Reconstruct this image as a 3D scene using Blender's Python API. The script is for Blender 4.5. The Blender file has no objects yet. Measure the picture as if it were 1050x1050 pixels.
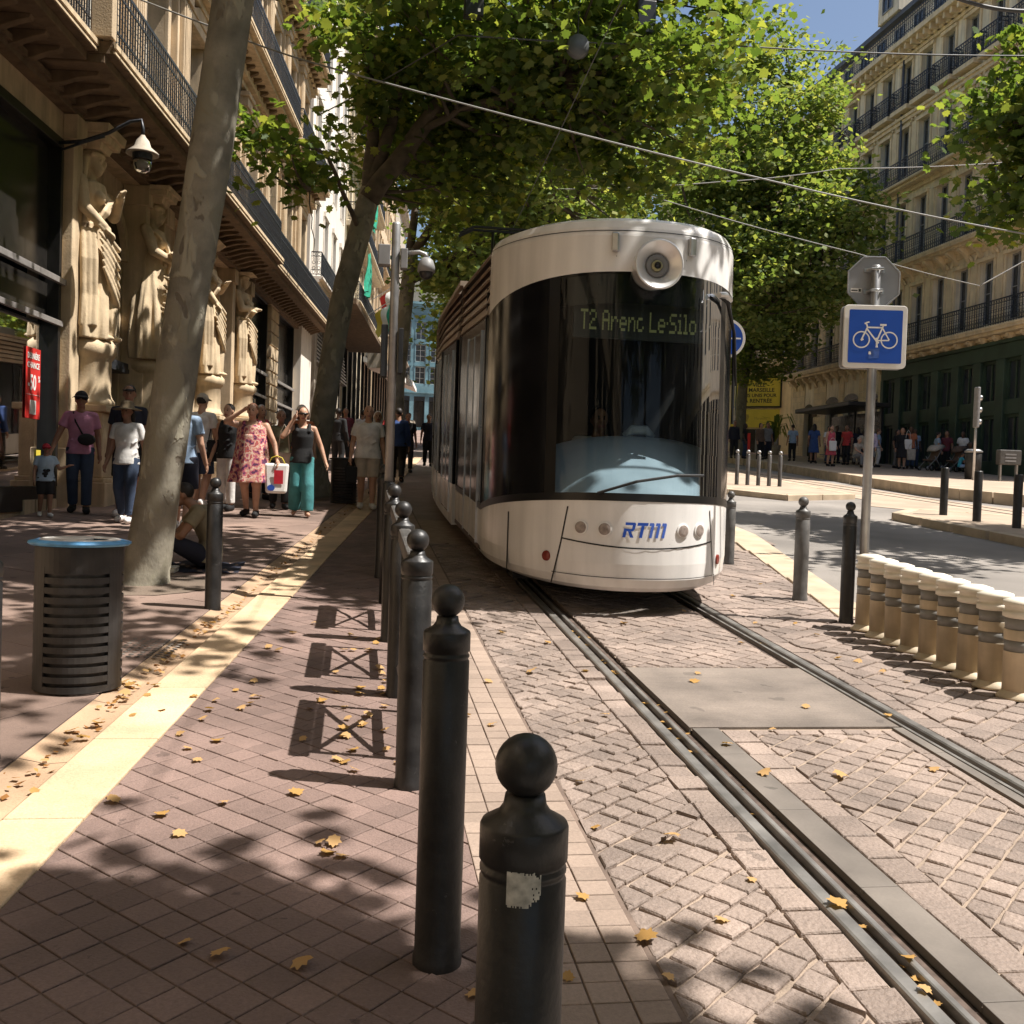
import bpy, bmesh, math, random
import numpy as np
from mathutils import Vector, Matrix
R = math.radians
random.seed(7)
rng = np.random.default_rng(11)
C = bpy.context.scene.collection
SC = bpy.context.scene
SL = 0.0625                       # the street climbs away from the camera
def gz(x, y): return SL * y

# ------------------------------------------------------------ camera
FPX, CEN, EYE = 1050.0, 525.0, 1.6
yaw = math.atan((525 - 366) / FPX); pit = math.atan((525 - 496) / FPX); rol = R(1.9)
fw = Vector((math.sin(yaw) * math.cos(pit), math.cos(yaw) * math.cos(pit), -math.sin(pit)))
rt0 = Vector((math.cos(yaw), -math.sin(yaw), 0)); up0 = rt0.cross(fw)
rt = rt0 * math.cos(rol) + up0 * math.sin(rol); up = up0 * math.cos(rol) - rt0 * math.sin(rol)
cd = bpy.data.cameras.new('camera'); cam = bpy.data.objects.new('camera', cd); C.objects.link(cam)
cam.matrix_world = Matrix(((rt.x, up.x, -fw.x, 0), (rt.y, up.y, -fw.y, 0), (rt.z, up.z, -fw.z, EYE), (0, 0, 0, 1)))
cd.sensor_width = 36; cd.lens = 36 * FPX / 1050; cd.clip_start = 0.05; cd.clip_end = 2000
SC.camera = cam

# ------------------------------------------------------------ sky and sun
sun_el = R(61)
sd = Vector((math.cos(yaw + R(7)), -math.sin(yaw + R(7)), 0))       # towards the sun, camera right and a little behind
sdir = Vector((sd.x * math.cos(sun_el), sd.y * math.cos(sun_el), math.sin(sun_el)))
W = bpy.data.worlds.new('World'); SC.world = W; W.use_nodes = True
nt = W.node_tree; bg = nt.nodes['Background']; sk = nt.nodes.new('ShaderNodeTexSky')
sk.sky_type = 'NISHITA'; sk.sun_disc = False; sk.sun_elevation = sun_el
sk.sun_rotation = math.atan2(sd.x, sd.y); sk.dust_density = 2.5; sk.ozone_density = 1.5
nt.links.new(sk.outputs[0], bg.inputs[0]); bg.inputs[1].default_value = 0.082
sl = bpy.data.lights.new('sun', 'SUN'); sl.energy = 5.0; sl.angle = R(0.53); sl.color = (1, 0.945, 0.875)
so = bpy.data.objects.new('sun', sl); C.objects.link(so)
so.rotation_euler = (-sdir).to_track_quat('-Z', 'Y').to_euler(); so.location = (0, 0, 60)
SC.view_settings.view_transform = 'Standard'; SC.view_settings.look = 'None'
SC.view_settings.exposure = 0.80; SC.view_settings.gamma = 1
SC.cycles.max_bounces = 6; SC.cycles.transparent_max_bounces = 12; SC.cycles.diffuse_bounces = 3
SC.cycles.caustics_reflective = False; SC.cycles.caustics_refractive = False
SC.cycles.sample_clamp_indirect = 6

# ------------------------------------------------------------ materials
MATS = {}
def mat(name, col, rough=0.7, var=0.15, scale=6.0, metal=0.0, bump=0.0, bscale=60.0, spec=0.5, island=0.0, tint=None, emit=None, trans=0.0, streak=0.0, fine=0.0, spots=None):
    if name in MATS: return MATS[name]
    m = bpy.data.materials.new(name); m.use_nodes = True; MATS[name] = m
    t = m.node_tree; N, L = t.nodes, t.links; b = N['Principled BSDF']
    b.inputs['Roughness'].default_value = rough; b.inputs['Metallic'].default_value = metal
    b.inputs['Specular IOR Level'].default_value = spec
    geo = N.new('ShaderNodeNewGeometry')
    nz = N.new('ShaderNodeTexNoise'); nz.inputs['Scale'].default_value = scale; nz.inputs['Detail'].default_value = 5
    L.new(geo.outputs['Position'], nz.inputs['Vector'])
    rp = N.new('ShaderNodeValToRGB')
    lo = [max(0, c * (1 - var * 1.6)) for c in col]; hi = [min(1, c * (1 + var * 1.6)) for c in col]
    if tint: hi = list(tint)
    rp.color_ramp.elements[0].position = 0.28; rp.color_ramp.elements[1].position = 0.72
    rp.color_ramp.elements[0].color = (*lo, 1); rp.color_ramp.elements[1].color = (*hi, 1)
    L.new(nz.outputs['Fac'], rp.inputs['Fac']); out = rp.outputs['Color']
    def mul(sock, src_val, a, bb):
        mr = N.new('ShaderNodeMapRange'); mr.inputs['To Min'].default_value = a; mr.inputs['To Max'].default_value = bb
        L.new(src_val, mr.inputs['Value'])
        mx = N.new('ShaderNodeVectorMath'); mx.operation = 'SCALE'
        L.new(sock, mx.inputs[0]); L.new(mr.outputs['Result'], mx.inputs['Scale']); return mx.outputs[0]
    if island: out = mul(out, geo.outputs['Random Per Island'], 1 - island, 1 + island)
    if fine:
        n3 = N.new('ShaderNodeTexNoise'); n3.inputs['Scale'].default_value = 75; n3.inputs['Detail'].default_value = 7; n3.inputs['Roughness'].default_value = .72
        L.new(geo.outputs['Position'], n3.inputs['Vector']); out = mul(out, n3.outputs['Fac'], 1 - fine * 2, 1 + fine * 2)
    if streak:
        mp = N.new('ShaderNodeMapping'); mp.inputs['Scale'].default_value = (3.0, 3.0, 0.25)
        L.new(geo.outputs['Position'], mp.inputs['Vector'])
        n2 = N.new('ShaderNodeTexNoise'); n2.inputs['Scale'].default_value = 2.2; n2.inputs['Detail'].default_value = 6
        L.new(mp.outputs[0], n2.inputs['Vector'])
        mr = N.new('ShaderNodeMapRange'); mr.inputs['From Min'].default_value = 0.35; mr.inputs['From Max'].default_value = 0.65
        mr.inputs['To Min'].default_value = 1 - streak; mr.inputs['To Max'].default_value = 1.05
        L.new(n2.outputs['Fac'], mr.inputs['Value'])
        mx = N.new('ShaderNodeVectorMath'); mx.operation = 'SCALE'; L.new(out, mx.inputs[0]); L.new(mr.outputs[0], mx.inputs['Scale']); out = mx.outputs[0]
    if spots:                          # gum, oil and chips: small irregular marks of their own
        sc_, th_, fac_, mk_ = spots
        vo = N.new('ShaderNodeTexVoronoi'); vo.inputs['Scale'].default_value = sc_; vo.inputs['Randomness'].default_value = 1; nd = N.new('ShaderNodeTexNoise'); nd.inputs['Scale'].default_value = sc_ * 2.2; nd.inputs['Detail'].default_value = 3
        ad = N.new('ShaderNodeMixRGB'); ad.inputs['Fac'].default_value = .12; L.new(geo.outputs['Position'], ad.inputs['Color1']); L.new(geo.outputs['Position'], nd.inputs['Vector']); L.new(nd.outputs['Color'], ad.inputs['Color2']); L.new(ad.outputs[0], vo.inputs['Vector'])
        sp = N.new('ShaderNodeSeparateColor'); L.new(vo.outputs['Color'], sp.inputs[0])
        gt = N.new('ShaderNodeMath'); gt.operation = 'GREATER_THAN'; gt.inputs[1].default_value = mk_; L.new(sp.outputs[0], gt.inputs[0])
        mt = N.new('ShaderNodeMath'); mt.operation = 'MULTIPLY'; mt.inputs[1].default_value = th_; L.new(sp.outputs[1], mt.inputs[0])
        lt = N.new('ShaderNodeMath'); lt.operation = 'LESS_THAN'; L.new(vo.outputs['Distance'], lt.inputs[0]); L.new(mt.outputs[0], lt.inputs[1])
        mm = N.new('ShaderNodeMath'); mm.operation = 'MULTIPLY'; L.new(gt.outputs[0], mm.inputs[0]); L.new(lt.outputs[0], mm.inputs[1])
        ma = N.new('ShaderNodeMath'); ma.operation = 'MULTIPLY_ADD'; ma.inputs[1].default_value = fac_ - 1; ma.inputs[2].default_value = 1; L.new(mm.outputs[0], ma.inputs[0])
        mx = N.new('ShaderNodeVectorMath'); mx.operation = 'SCALE'; L.new(out, mx.inputs[0]); L.new(ma.outputs[0], mx.inputs['Scale']); out = mx.outputs[0]
    L.new(out, b.inputs['Base Color'])
    # roughness breaks up a little
    rr = N.new('ShaderNodeMapRange'); rr.inputs['To Min'].default_value = max(0.02, rough - 0.12); rr.inputs['To Max'].default_value = min(1, rough + 0.12)
    L.new(nz.outputs['Fac'], rr.inputs['Value']); L.new(rr.outputs[0], b.inputs['Roughness'])
    if bump:
        nb = N.new('ShaderNodeTexNoise'); nb.inputs['Scale'].default_value = bscale; nb.inputs['Detail'].default_value = 4
        L.new(geo.outputs['Position'], nb.inputs['Vector'])
        bp = N.new('ShaderNodeBump'); bp.inputs['Strength'].default_value = bump; bp.inputs['Distance'].default_value = 0.02
        L.new(nb.outputs['Fac'], bp.inputs['Height']); L.new(bp.outputs[0], b.inputs['Normal'])
    if emit:
        b.inputs['Emission Color'].default_value = (*col, 1); b.inputs['Emission Strength'].default_value = emit
    return m
def leafmat(name, c0, c1, c2, tl=0.45):
    m = bpy.data.materials.new(name); m.use_nodes = True; MATS[name] = m
    t = m.node_tree; N, L = t.nodes, t.links; N.remove(N['Principled BSDF'])
    geo = N.new('ShaderNodeNewGeometry'); rp = N.new('ShaderNodeValToRGB'); e = rp.color_ramp.elements
    e[0].color = (*c0, 1); e[1].color = (*c2, 1); x = e.new(0.6); x.color = (*c1, 1)
    L.new(geo.outputs['Random Per Island'], rp.inputs['Fac'])
    df = N.new('ShaderNodeBsdfDiffuse'); tr = N.new('ShaderNodeBsdfTranslucent'); gl = N.new('ShaderNodeBsdfGlossy'); gl.inputs['Roughness'].default_value = 0.6
    g = N.new('ShaderNodeMixRGB'); g.blend_type = 'MULTIPLY'; g.inputs['Fac'].default_value = 1; g.inputs['Color2'].default_value = (1.55, 1.5, 0.6, 1)
    L.new(rp.outputs[0], df.inputs[0]); L.new(rp.outputs[0], g.inputs['Color1']); L.new(g.outputs[0], tr.inputs[0])
    m1 = N.new('ShaderNodeMixShader'); m1.inputs[0].default_value = tl; L.new(df.outputs[0], m1.inputs[1]); L.new(tr.outputs[0], m1.inputs[2])
    m2 = N.new('ShaderNodeMixShader'); m2.inputs[0].default_value = 0.03; gl.inputs[0].default_value = (0.5, 0.55, 0.5, 1)
    L.new(m1.outputs[0], m2.inputs[1]); L.new(gl.outputs[0], m2.inputs[2]); L.new(m2.outputs[0], N['Material Output'].inputs[0])
    return m
def glassmat(name, tint=(0.3, 0.32, 0.33), through=0.5, rough=0.02, base=(0.01, 0.012, 0.014), ior=1.45):
    m = bpy.data.materials.new(name); m.use_nodes = True; MATS[name] = m
    t = m.node_tree; N, L = t.nodes, t.links; N.remove(N['Principled BSDF'])
    tp = N.new('ShaderNodeBsdfTransparent'); tp.inputs[0].default_value = (*tint, 1)
    df = N.new('ShaderNodeBsdfDiffuse'); df.inputs[0].default_value = (*base, 1)
    gl = N.new('ShaderNodeBsdfGlossy'); gl.inputs['Roughness'].default_value = rough; gl.inputs[0].default_value = (0.9, 0.92, 0.95, 1)
    fr = N.new('ShaderNodeFresnel'); fr.inputs[0].default_value = ior
    m1 = N.new('ShaderNodeMixShader'); m1.inputs[0].default_value = through; L.new(df.outputs[0], m1.inputs[1]); L.new(tp.outputs[0], m1.inputs[2])
    m2 = N.new('ShaderNodeMixShader'); L.new(fr.outputs[0], m2.inputs[0]); L.new(m1.outputs[0], m2.inputs[1]); L.new(gl.outputs[0], m2.inputs[2])
    if name == 'windscreen':        # dried rain runs on the glass
        geo = N.new('ShaderNodeNewGeometry'); mp = N.new('ShaderNodeMapping'); mp.inputs['Scale'].default_value = (34, 34, 1.6); L.new(geo.outputs['Position'], mp.inputs['Vector'])
        nz = N.new('ShaderNodeTexNoise'); nz.inputs['Scale'].default_value = 1; nz.inputs['Detail'].default_value = 4; L.new(mp.outputs[0], nz.inputs['Vector'])
        mr = N.new('ShaderNodeMapRange'); mr.inputs['From Min'].default_value = .60; mr.inputs['From Max'].default_value = .78; mr.inputs['To Max'].default_value = .07; L.new(nz.outputs['Fac'], mr.inputs['Value'])
        d2 = N.new('ShaderNodeBsdfDiffuse'); d2.inputs[0].default_value = (.5, .5, .48, 1); m3 = N.new('ShaderNodeMixShader'); L.new(mr.outputs[0], m3.inputs[0]); L.new(m2.outputs[0], m3.inputs[1]); L.new(d2.outputs[0], m3.inputs[2]); m2 = m3
    L.new(m2.outputs[0], N['Material Output'].inputs[0]); return m

def barkmat():
    m = mat('bark', (0.215, 0.195, 0.15), 0.9, 0.25, 4.0, fine=.1); t = m.node_tree; N, L = t.nodes, t.links; b = N['Principled BSDF']; src = b.inputs['Base Color'].links[0].from_socket
    geo = N.new('ShaderNodeNewGeometry'); mp = N.new('ShaderNodeMapping'); mp.inputs['Scale'].default_value = (1, 1, 0.55); L.new(geo.outputs['Position'], mp.inputs['Vector'])
    hs = []
    for sc, col, lo, hi in ((5.5, (0.31, 0.285, 0.215), .57, .62), (8.0, (0.14, 0.118, 0.088), .65, .69), (3.2, (0.225, 0.205, 0.15), .56, .62)):
        n = N.new('ShaderNodeTexNoise'); n.inputs['Scale'].default_value = sc; n.inputs['Detail'].default_value = 3; n.inputs['Distortion'].default_value = .6; L.new(mp.outputs[0], n.inputs['Vector'])
        r = N.new('ShaderNodeMapRange'); r.inputs['From Min'].default_value = lo; r.inputs['From Max'].default_value = hi; L.new(n.outputs['Fac'], r.inputs['Value'])
        x = N.new('ShaderNodeMixRGB'); x.inputs['Color2'].default_value = (*col, 1); L.new(r.outputs[0], x.inputs['Fac']); L.new(src, x.inputs['Color1']); src = x.outputs[0]; hs.append((r.outputs[0], n.outputs['Fac']))
    a = N.new('ShaderNodeMath'); a.operation = 'SUBTRACT'; L.new(hs[0][0], a.inputs[0]); L.new(hs[1][0], a.inputs[1]); nf = N.new('ShaderNodeTexNoise'); nf.inputs['Scale'].default_value = 30; nf.inputs['Detail'].default_value = 5; L.new(mp.outputs[0], nf.inputs['Vector']); a2 = N.new('ShaderNodeMath'); a2.operation = 'ADD'; L.new(a.outputs[0], a2.inputs[0]); L.new(nf.outputs['Fac'], a2.inputs[1])
    bp = N.new('ShaderNodeBump'); bp.inputs['Strength'].default_value = .6; bp.inputs['Distance'].default_value = .012; L.new(a2.outputs[0], bp.inputs['Height']); L.new(bp.outputs[0], b.inputs['Normal'])
    L.new(src, b.inputs['Base Color'])
def setup_mats():
    mat('limestone', (0.60, 0.465, 0.305), 0.85, 0.10, 3.0, bump=0.25, bscale=40, streak=0.22, fine=0.06)
    mat('carved_stone', (0.64, 0.50, 0.325), 0.85, 0.10, 5.0, bump=0.2, bscale=45, streak=0.25)
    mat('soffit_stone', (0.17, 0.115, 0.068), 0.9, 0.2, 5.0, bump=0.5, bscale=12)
    mat('grey_stone', (0.46, 0.40, 0.32), 0.85, 0.12, 2.0, bump=0.2, bscale=40, streak=0.25)
    mat('white_render', (0.78, 0.72, 0.64), 0.85, 0.05, 2.0, streak=0.1)
    mat('cream_render', (0.66, 0.56, 0.40), 0.85, 0.08, 2.0, streak=0.15)
    mat('right_stone', (0.88, 0.78, 0.60), 0.88, 0.09, 1.5, bump=0.25, bscale=30, streak=0.22, fine=0.05)
    mat('right_trim', (0.80, 0.66, 0.44), 0.88, 0.10, 2.0, bump=0.3, bscale=25, streak=0.15)
    mat('far_yellow_stone', (0.80, 0.66, 0.42), 0.88, 0.08, 1.5, streak=0.1)
    mat('blue_glass_wall', (0.14, 0.24, 0.27), 0.25, 0.3, 0.6)
    mat('iron', (0.045, 0.05, 0.058), 0.45, 0.2, 20, metal=0.3)
    mat('bluish_iron', (0.018, 0.024, 0.038), 0.5, 0.2, 20, metal=0.2)
    mat('grey_iron', (0.16, 0.17, 0.18), 0.42, 0.3, 9, metal=0.5)
    mat('shop_frame', (0.015, 0.014, 0.013), 0.35, 0.2, 8)
    mat('shop_bar', (0.32, 0.30, 0.29), 0.4, 0.1, 8, metal=0.3)
    mat('shop_panel', (0.022, 0.02, 0.018), 0.2, 0.2, 3)
    mat('shop_wall', (0.34, 0.30, 0.23), 0.8, 0.1, 2)
    mat('shop_cloth', (0.66, 0.62, 0.54), 0.9, 0.12, 3)
    mat('window_glass', (0.035, 0.042, 0.05), 0.12, 0.3, 0.7, spec=0.7)
    mat('shutter', (0.30, 0.31, 0.32), 0.7, 0.12, 3)
    mat('window_white', (0.6, 0.58, 0.52), 0.6, 0.08, 3)
    mat('slate', (0.10, 0.11, 0.13), 0.6, 0.2, 3)
    mat('green_paint', (0.038, 0.066, 0.042), 0.5, 0.25, 1.2)
    mat('dark_interior', (0.01, 0.01, 0.01), 0.9, 0.1)
    barkmat()
    mat('branch', (0.09, 0.07, 0.05), 0.9, 0.3, 5, bump=0.4, bscale=20)
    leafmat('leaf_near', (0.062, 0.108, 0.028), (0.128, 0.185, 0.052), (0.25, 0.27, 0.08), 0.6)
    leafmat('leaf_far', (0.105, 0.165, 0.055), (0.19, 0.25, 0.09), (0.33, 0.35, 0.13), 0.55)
    leafmat('leaf_dry', (0.34, 0.20, 0.08), (0.54, 0.40, 0.20), (0.44, 0.26, 0.11), 0.15)
    leafmat('leaf_brown', (0.20, 0.09, 0.03), (0.33, 0.16, 0.05), (0.4, 0.24, 0.08), 0.1)
    mat('paver', (0.186, 0.127, 0.108), 0.8, 0.18, 1.4, bump=0.3, bscale=120, island=0.15, fine=0.24, spots=(9, .22, .62, .72))
    mat('border_paver', (0.29, 0.22, 0.175), 0.8, 0.10, 1.5, bump=0.15, bscale=180, island=0.12, fine=0.22, spots=(8, .22, .6, .75))
    mat('cobble', (0.236, 0.183, 0.153), 0.75, 0.18, 2.2, bump=0.5, bscale=60, island=0.17, fine=0.30, spots=(7, .25, .65, .7))
    mat('mortar', (0.31, 0.24, 0.185), 0.95, 0.15, 8, bump=0.4, bscale=120, fine=0.12)
    mat('paver_joint', (0.15, 0.108, 0.085), 0.95, 0.25, 5, fine=.2)
    mat('dark_bed', (0.12, 0.09, 0.07), 0.95, 0.2, 8)
    mat('kerb_stone', (0.56, 0.405, 0.255), 0.8, 0.17, 2.6, bump=0.25, bscale=90, fine=0.22, island=0.07, spots=(11, .22, .75, .6))
    mat('island_kerb', (0.47, 0.37, 0.26), 0.85, 0.14, 2.6, bump=0.25, bscale=80, fine=0.07)
    mat('gutter_stone', (0.40, 0.27, 0.17), 0.85, 0.16, 3, bump=0.3, bscale=70, fine=0.08, island=0.10)
    mat('slab', (0.22, 0.152, 0.122), 0.8, 0.2, 0.9, bump=0.2, bscale=140, island=0.14, fine=0.20, spots=(7, .22, .55, .6))
    mat('asphalt', (0.235, 0.212, 0.19), 0.9, 0.16, 0.6, bump=0.4, bscale=160, fine=0.22)
    mat('island_top', (0.40, 0.31, 0.23), 0.9, 0.12, 1.2, bump=0.3, bscale=100, fine=0.08)
    mat('earth', (0.16, 0.12, 0.09), 0.95, 0.2, 2, bump=0.4, bscale=60)
    mat('rail_head', (0.27, 0.255, 0.235), 0.42, 0.2, 6, metal=0.6, fine=.08)
    mat('rail_side', (0.11, 0.08, 0.065), 0.7, 0.3, 20, metal=0.4)
    mat('rail_plate', (0.150, 0.130, 0.112), 0.75, 0.2, 2.5, fine=0.10, spots=(8, .25, .6, .6))
    mat('cover_plate', (0.178, 0.147, 0.123), 0.7, 0.2, 2.4, fine=0.24, bump=.2, bscale=150, spots=(6, .3, .7, .55))
    mat('bollard_paint', (0.021, 0.020, 0.020), 0.42, 0.3, 12, spec=0.5, bump=0.10, bscale=45, streak=0.2, fine=.1, spots=(26, .25, 3.2, .86))
    mat('grey_bollard', (0.10, 0.095, 0.09), 0.5, 0.25, 10, streak=0.3)
    mat('sticker', (0.55, 0.53, 0.48), 0.8, 0.35, 40)
    mat('plastic_cream', (0.56, 0.46, 0.32), 0.55, 0.14, 5, streak=0.3)
    mat('plastic_cap', (0.78, 0.72, 0.60), 0.5, 0.06, 5)
    mat('grey_band', (0.22, 0.215, 0.20), 0.4, 0.1, 12, streak=0.2)
    mat('galv', (0.34, 0.34, 0.34), 0.45, 0.14, 7, metal=0.6, streak=0.2)
    mat('sign_back', (0.33, 0.33, 0.34), 0.45, 0.08, 6, metal=0.4)
    mat('sign_white', (0.78, 0.76, 0.72), 0.45, 0.04, 5)
    mat('sign_blue', (0.012, 0.075, 0.42), 0.35, 0.06, 4)
    mat('bin_paint', (0.028, 0.026, 0.025), 0.5, 0.3, 9, streak=0.3)
    mat('bin_blue', (0.10, 0.30, 0.55), 0.45, 0.25, 10)
    mat('bin_silver', (0.55, 0.53, 0.50), 0.5, 0.2, 15)
    mat('tram_white', (0.80, 0.785, 0.76), 0.22, 0.04, 2, spec=0.5, streak=0.10, fine=.02, spots=(14, .10, .7, .8))
    mat('tram_black', (0.008, 0.008, 0.009), 0.13, 0.2, 3, spec=0.35)
    mat('tram_sill', (0.006, 0.006, 0.006), 0.35, 0.2, 3)
    mat('tram_slat', (0.42, 0.33, 0.25), 0.5, 0.15, 4)
    mat('tram_slat_gap', (0.10, 0.065, 0.05), 0.7, 0.15, 4)
    mat('rubber', (0.012, 0.012, 0.012), 0.7, 0.2, 8)
    mat('chrome', (0.80, 0.80, 0.80), 0.34, 0.03, 4, metal=0.55)
    mat('steel', (0.5, 0.5, 0.5), 0.32, 0.1, 9, metal=0.9)
    mat('dash', (0.37, 0.44, 0.49), 0.38, 0.06, 3)
    mat('dash_dark', (0.012, 0.013, 0.014), 0.8, 0.1, 3)
    mat('lamp_lens', (0.30, 0.25, 0.22), 0.15, 0.2, 30)
    mat('lamp_ring', (0.55, 0.52, 0.30), 0.3, 0.1, 30)
    mat('marker_red', (0.20, 0.03, 0.02), 0.2, 0.1, 30)
    mat('logo_blue', (0.01, 0.07, 0.42), 0.4, 0.03, 6)
    mat('led', (0.34, 0.36, 0.15), 0.5, 0.0, 6, emit=0.045)
    mat('display_board', (0.02, 0.022, 0.02), 0.5, 0.1, 6)
    glassmat('windscreen', (0.70, 0.77, 0.79), 0.92, ior=1.27)
    glassmat('side_glass', (0.25, 0.25, 0.25), 0.35)
    glassmat('shop_glass', (0.9, 0.9, 0.87), 0.95, ior=1.2)
    glassmat('lamp_glass', (0.8, 0.78, 0.72), 0.45, 0.15, (0.4, 0.38, 0.33))
    mat('poster_red', (0.62, 0.035, 0.03), 0.5, 0.06, 5)
    mat('poster_white', (0.80, 0.78, 0.74), 0.5, 0.03, 5)
    mat('sign_yellow', (0.62, 0.50, 0.055), 0.5, 0.06, 1)
    mat('sign_ink', (0.03, 0.03, 0.02), 0.6, 0.1, 5)
    mat('net_green', (0.02, 0.30, 0.19), 0.7, 0.25, 6)
    mat('flag_blue', (0.02, 0.05, 0.28), 0.7, 0.1, 4)
    mat('flag_white', (0.75, 0.74, 0.72), 0.7, 0.05, 4)
    mat('flag_red', (0.55, 0.03, 0.03), 0.7, 0.1, 4)
    mat('machine_grey', (0.07, 0.067, 0.062), 0.5, 0.15, 9)
    mat('wire', (0.05, 0.05, 0.05), 0.5, 0.2, 9)
    mat('light_wire', (0.26, 0.255, 0.24), 0.5, 0.1, 9)
    mat('device_grey', (0.22, 0.22, 0.22), 0.5, 0.1, 9)
    mat('device_black', (0.015, 0.015, 0.016), 0.4, 0.1, 9)
    mat('paper', (0.6, 0.57, 0.5), 0.9, 0.2, 30)
    mat('bin_bag', (0.10, 0.095, 0.09), 0.5, 0.3, 20)
    mat('awning_white', (0.70, 0.68, 0.64), 0.8, 0.06, 4)

# ------------------------------------------------------------ mesh builder
class MB:
    def __init__(s): s.v = []; s.f = []; s.m = []; s.cur = 0; s.sm = []; s.smooth = False
    def add(s, vs, fs):
        o = len(s.v); s.v.extend([tuple(q) for q in vs])
        for f in fs: s.f.append(tuple(o + i for i in f)); s.m.append(s.cur); s.sm.append(s.smooth)
        return s
    def hexa(s, p):            # 8 points: bottom ring 0-3, top ring 4-7
        return s.add(p, [(3, 2, 1, 0), (4, 5, 6, 7), (0, 1, 5, 4), (1, 2, 6, 5), (2, 3, 7, 6), (3, 0, 4, 7)])
    def box(s, x0, x1, y0, y1, z0, z1, fn=None):
        p = [(x0, y0, z0), (x1, y0, z0), (x1, y1, z0), (x0, y1, z0), (x0, y0, z1), (x1, y0, z1), (x1, y1, z1), (x0, y1, z1)]
        if fn: p = [fn(*q) for q in p]
        return s.hexa(p)
    def cyl(s, a, b, r0, r1=None, n=12, cap=True):
        return s.tube([a, b], [r0, r0 if r1 is None else r1], n, cap)
    def tube(s, path, radii, n=8, cap=True, flat=1.0):
        path = [Vector(p) for p in path]
        if not hasattr(radii, '__len__'): radii = [radii] * len(path)
        vs = []; ref = None
        for i, p in enumerate(path):
            d = (path[min(i + 1, len(path) - 1)] - path[max(i - 1, 0)])
            if d.length < 1e-9: d = Vector((0, 0, 1))
            d.normalize()
            if ref is None:
                ref = Vector((0, 0, 1)) if abs(d.z) < 0.9 else Vector((1, 0, 0))
            a = ref - d * ref.dot(d)
            if a.length < 1e-4: a = Vector((0, 1, 0)) - d * d.y
            a.normalize(); ref = a; b = d.cross(a)
            for k in range(n):
                t = 2 * math.pi * k / n
                vs.append(p + (a * math.cos(t) + b * math.sin(t) * flat) * radii[i])
        fs = []
        for i in range(len(path) - 1):
            for k in range(n):
                fs.append((i * n + k, i * n + (k + 1) % n, (i + 1) * n + (k + 1) % n, (i + 1) * n + k))
        if cap: fs.append(tuple(range(n - 1, -1, -1))); fs.append(tuple((len(path) - 1) * n + k for k in range(n)))
        return s.add(vs, fs)
    def lathe(s, prof, n=24, c=(0, 0, 0), fn=None, cap=True):
        vs = []
        for r, z in prof:
            for k in range(n):
                t = 2 * math.pi * k / n
                p = (c[0] + r * math.cos(t), c[1] + r * math.sin(t), c[2] + z)
                vs.append(fn(*p) if fn else p)
        fs = []
        for i in range(len(prof) - 1):
            for k in range(n):
                fs.append((i * n + k, i * n + (k + 1) % n, (i + 1) * n + (k + 1) % n, (i + 1) * n + k))
        if cap: fs.append(tuple(range(n - 1, -1, -1))); fs.append(tuple((len(prof) - 1) * n + k for k in range(n)))
        return s.add(vs, fs)
    def ball(s, c, r, n=16, m=10):
        rx, ry, rz = r if hasattr(r, '__len__') else (r, r, r)
        vs = [(c[0], c[1], c[2] - rz)]
        for i in range(1, m):
            t = math.pi * i / m
            for k in range(n):
                a = 2 * math.pi * k / n
                vs.append((c[0] + rx * math.sin(t) * math.cos(a), c[1] + ry * math.sin(t) * math.sin(a), c[2] - rz * math.cos(t)))
        vs.append((c[0], c[1], c[2] + rz)); fs = []
        for k in range(n):
            fs.append((0, 1 + (k + 1) % n, 1 + k)); fs.append((len(vs) - 1, 1 + (m - 2) * n + k, 1 + (m - 2) * n + (k + 1) % n))
        for i in range(m - 2):
            for k in range(n):
                fs.append((1 + i * n + k, 1 + i * n + (k + 1) % n, 1 + (i + 1) * n + (k + 1) % n, 1 + (i + 1) * n + k))
        return s.add(vs, fs)
    def prism(s, poly, fa, fb):    # polygon (2d) extruded between two mapping functions
        n = len(poly); vs = [fa(*p) for p in poly] + [fb(*p) for p in poly]
        fs = [tuple(range(n - 1, -1, -1)), tuple(range(n, 2 * n))]
        for i in range(n): fs.append((i, (i + 1) % n, n + (i + 1) % n, n + i))
        return s.add(vs, fs)
    def build(s, name, mats, parent=None, loc=None, smooth=None, bevel=0, world=True):
        if isinstance(mats, str): mats = [mats]
        me = bpy.data.meshes.new(name)
        off = Vector(loc) if loc is not None else (base_of(parent) if parent is not None and world else Vector((0, 0, 0)))
        me.from_pydata([(x - off.x, y - off.y, z - off.z) for x, y, z in s.v], [], s.f)
        for q in mats: me.materials.append(MATS[q] if isinstance(q, str) else q)
        if len(mats) > 1: me.polygons.foreach_set('material_index', s.m)
        if smooth is None: me.polygons.foreach_set('use_smooth', s.sm)
        elif smooth: me.polygons.foreach_set('use_smooth', [True] * len(me.polygons))
        me.update()
        o = bpy.data.objects.new(name, me); C.objects.link(o)
        if parent is not None: o.parent = parent
        elif loc is not None: o.location = loc
        if bevel:
            b = o.modifiers.new('bevel', 'BEVEL'); b.width = bevel; b.segments = 2; b.limit_method = 'ANGLE'; b.angle_limit = R(40)
        return o
def base_of(o):
    b = Vector((0, 0, 0))
    while o is not None: b += Vector(o.location); o = o.parent
    return b
def tag(o, label=None, cat=None, group=None, kind=None):
    if label: o['label'] = label
    if cat: o['category'] = cat
    if group: o['group'] = group
    if kind: o['kind'] = kind
    return o
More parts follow.
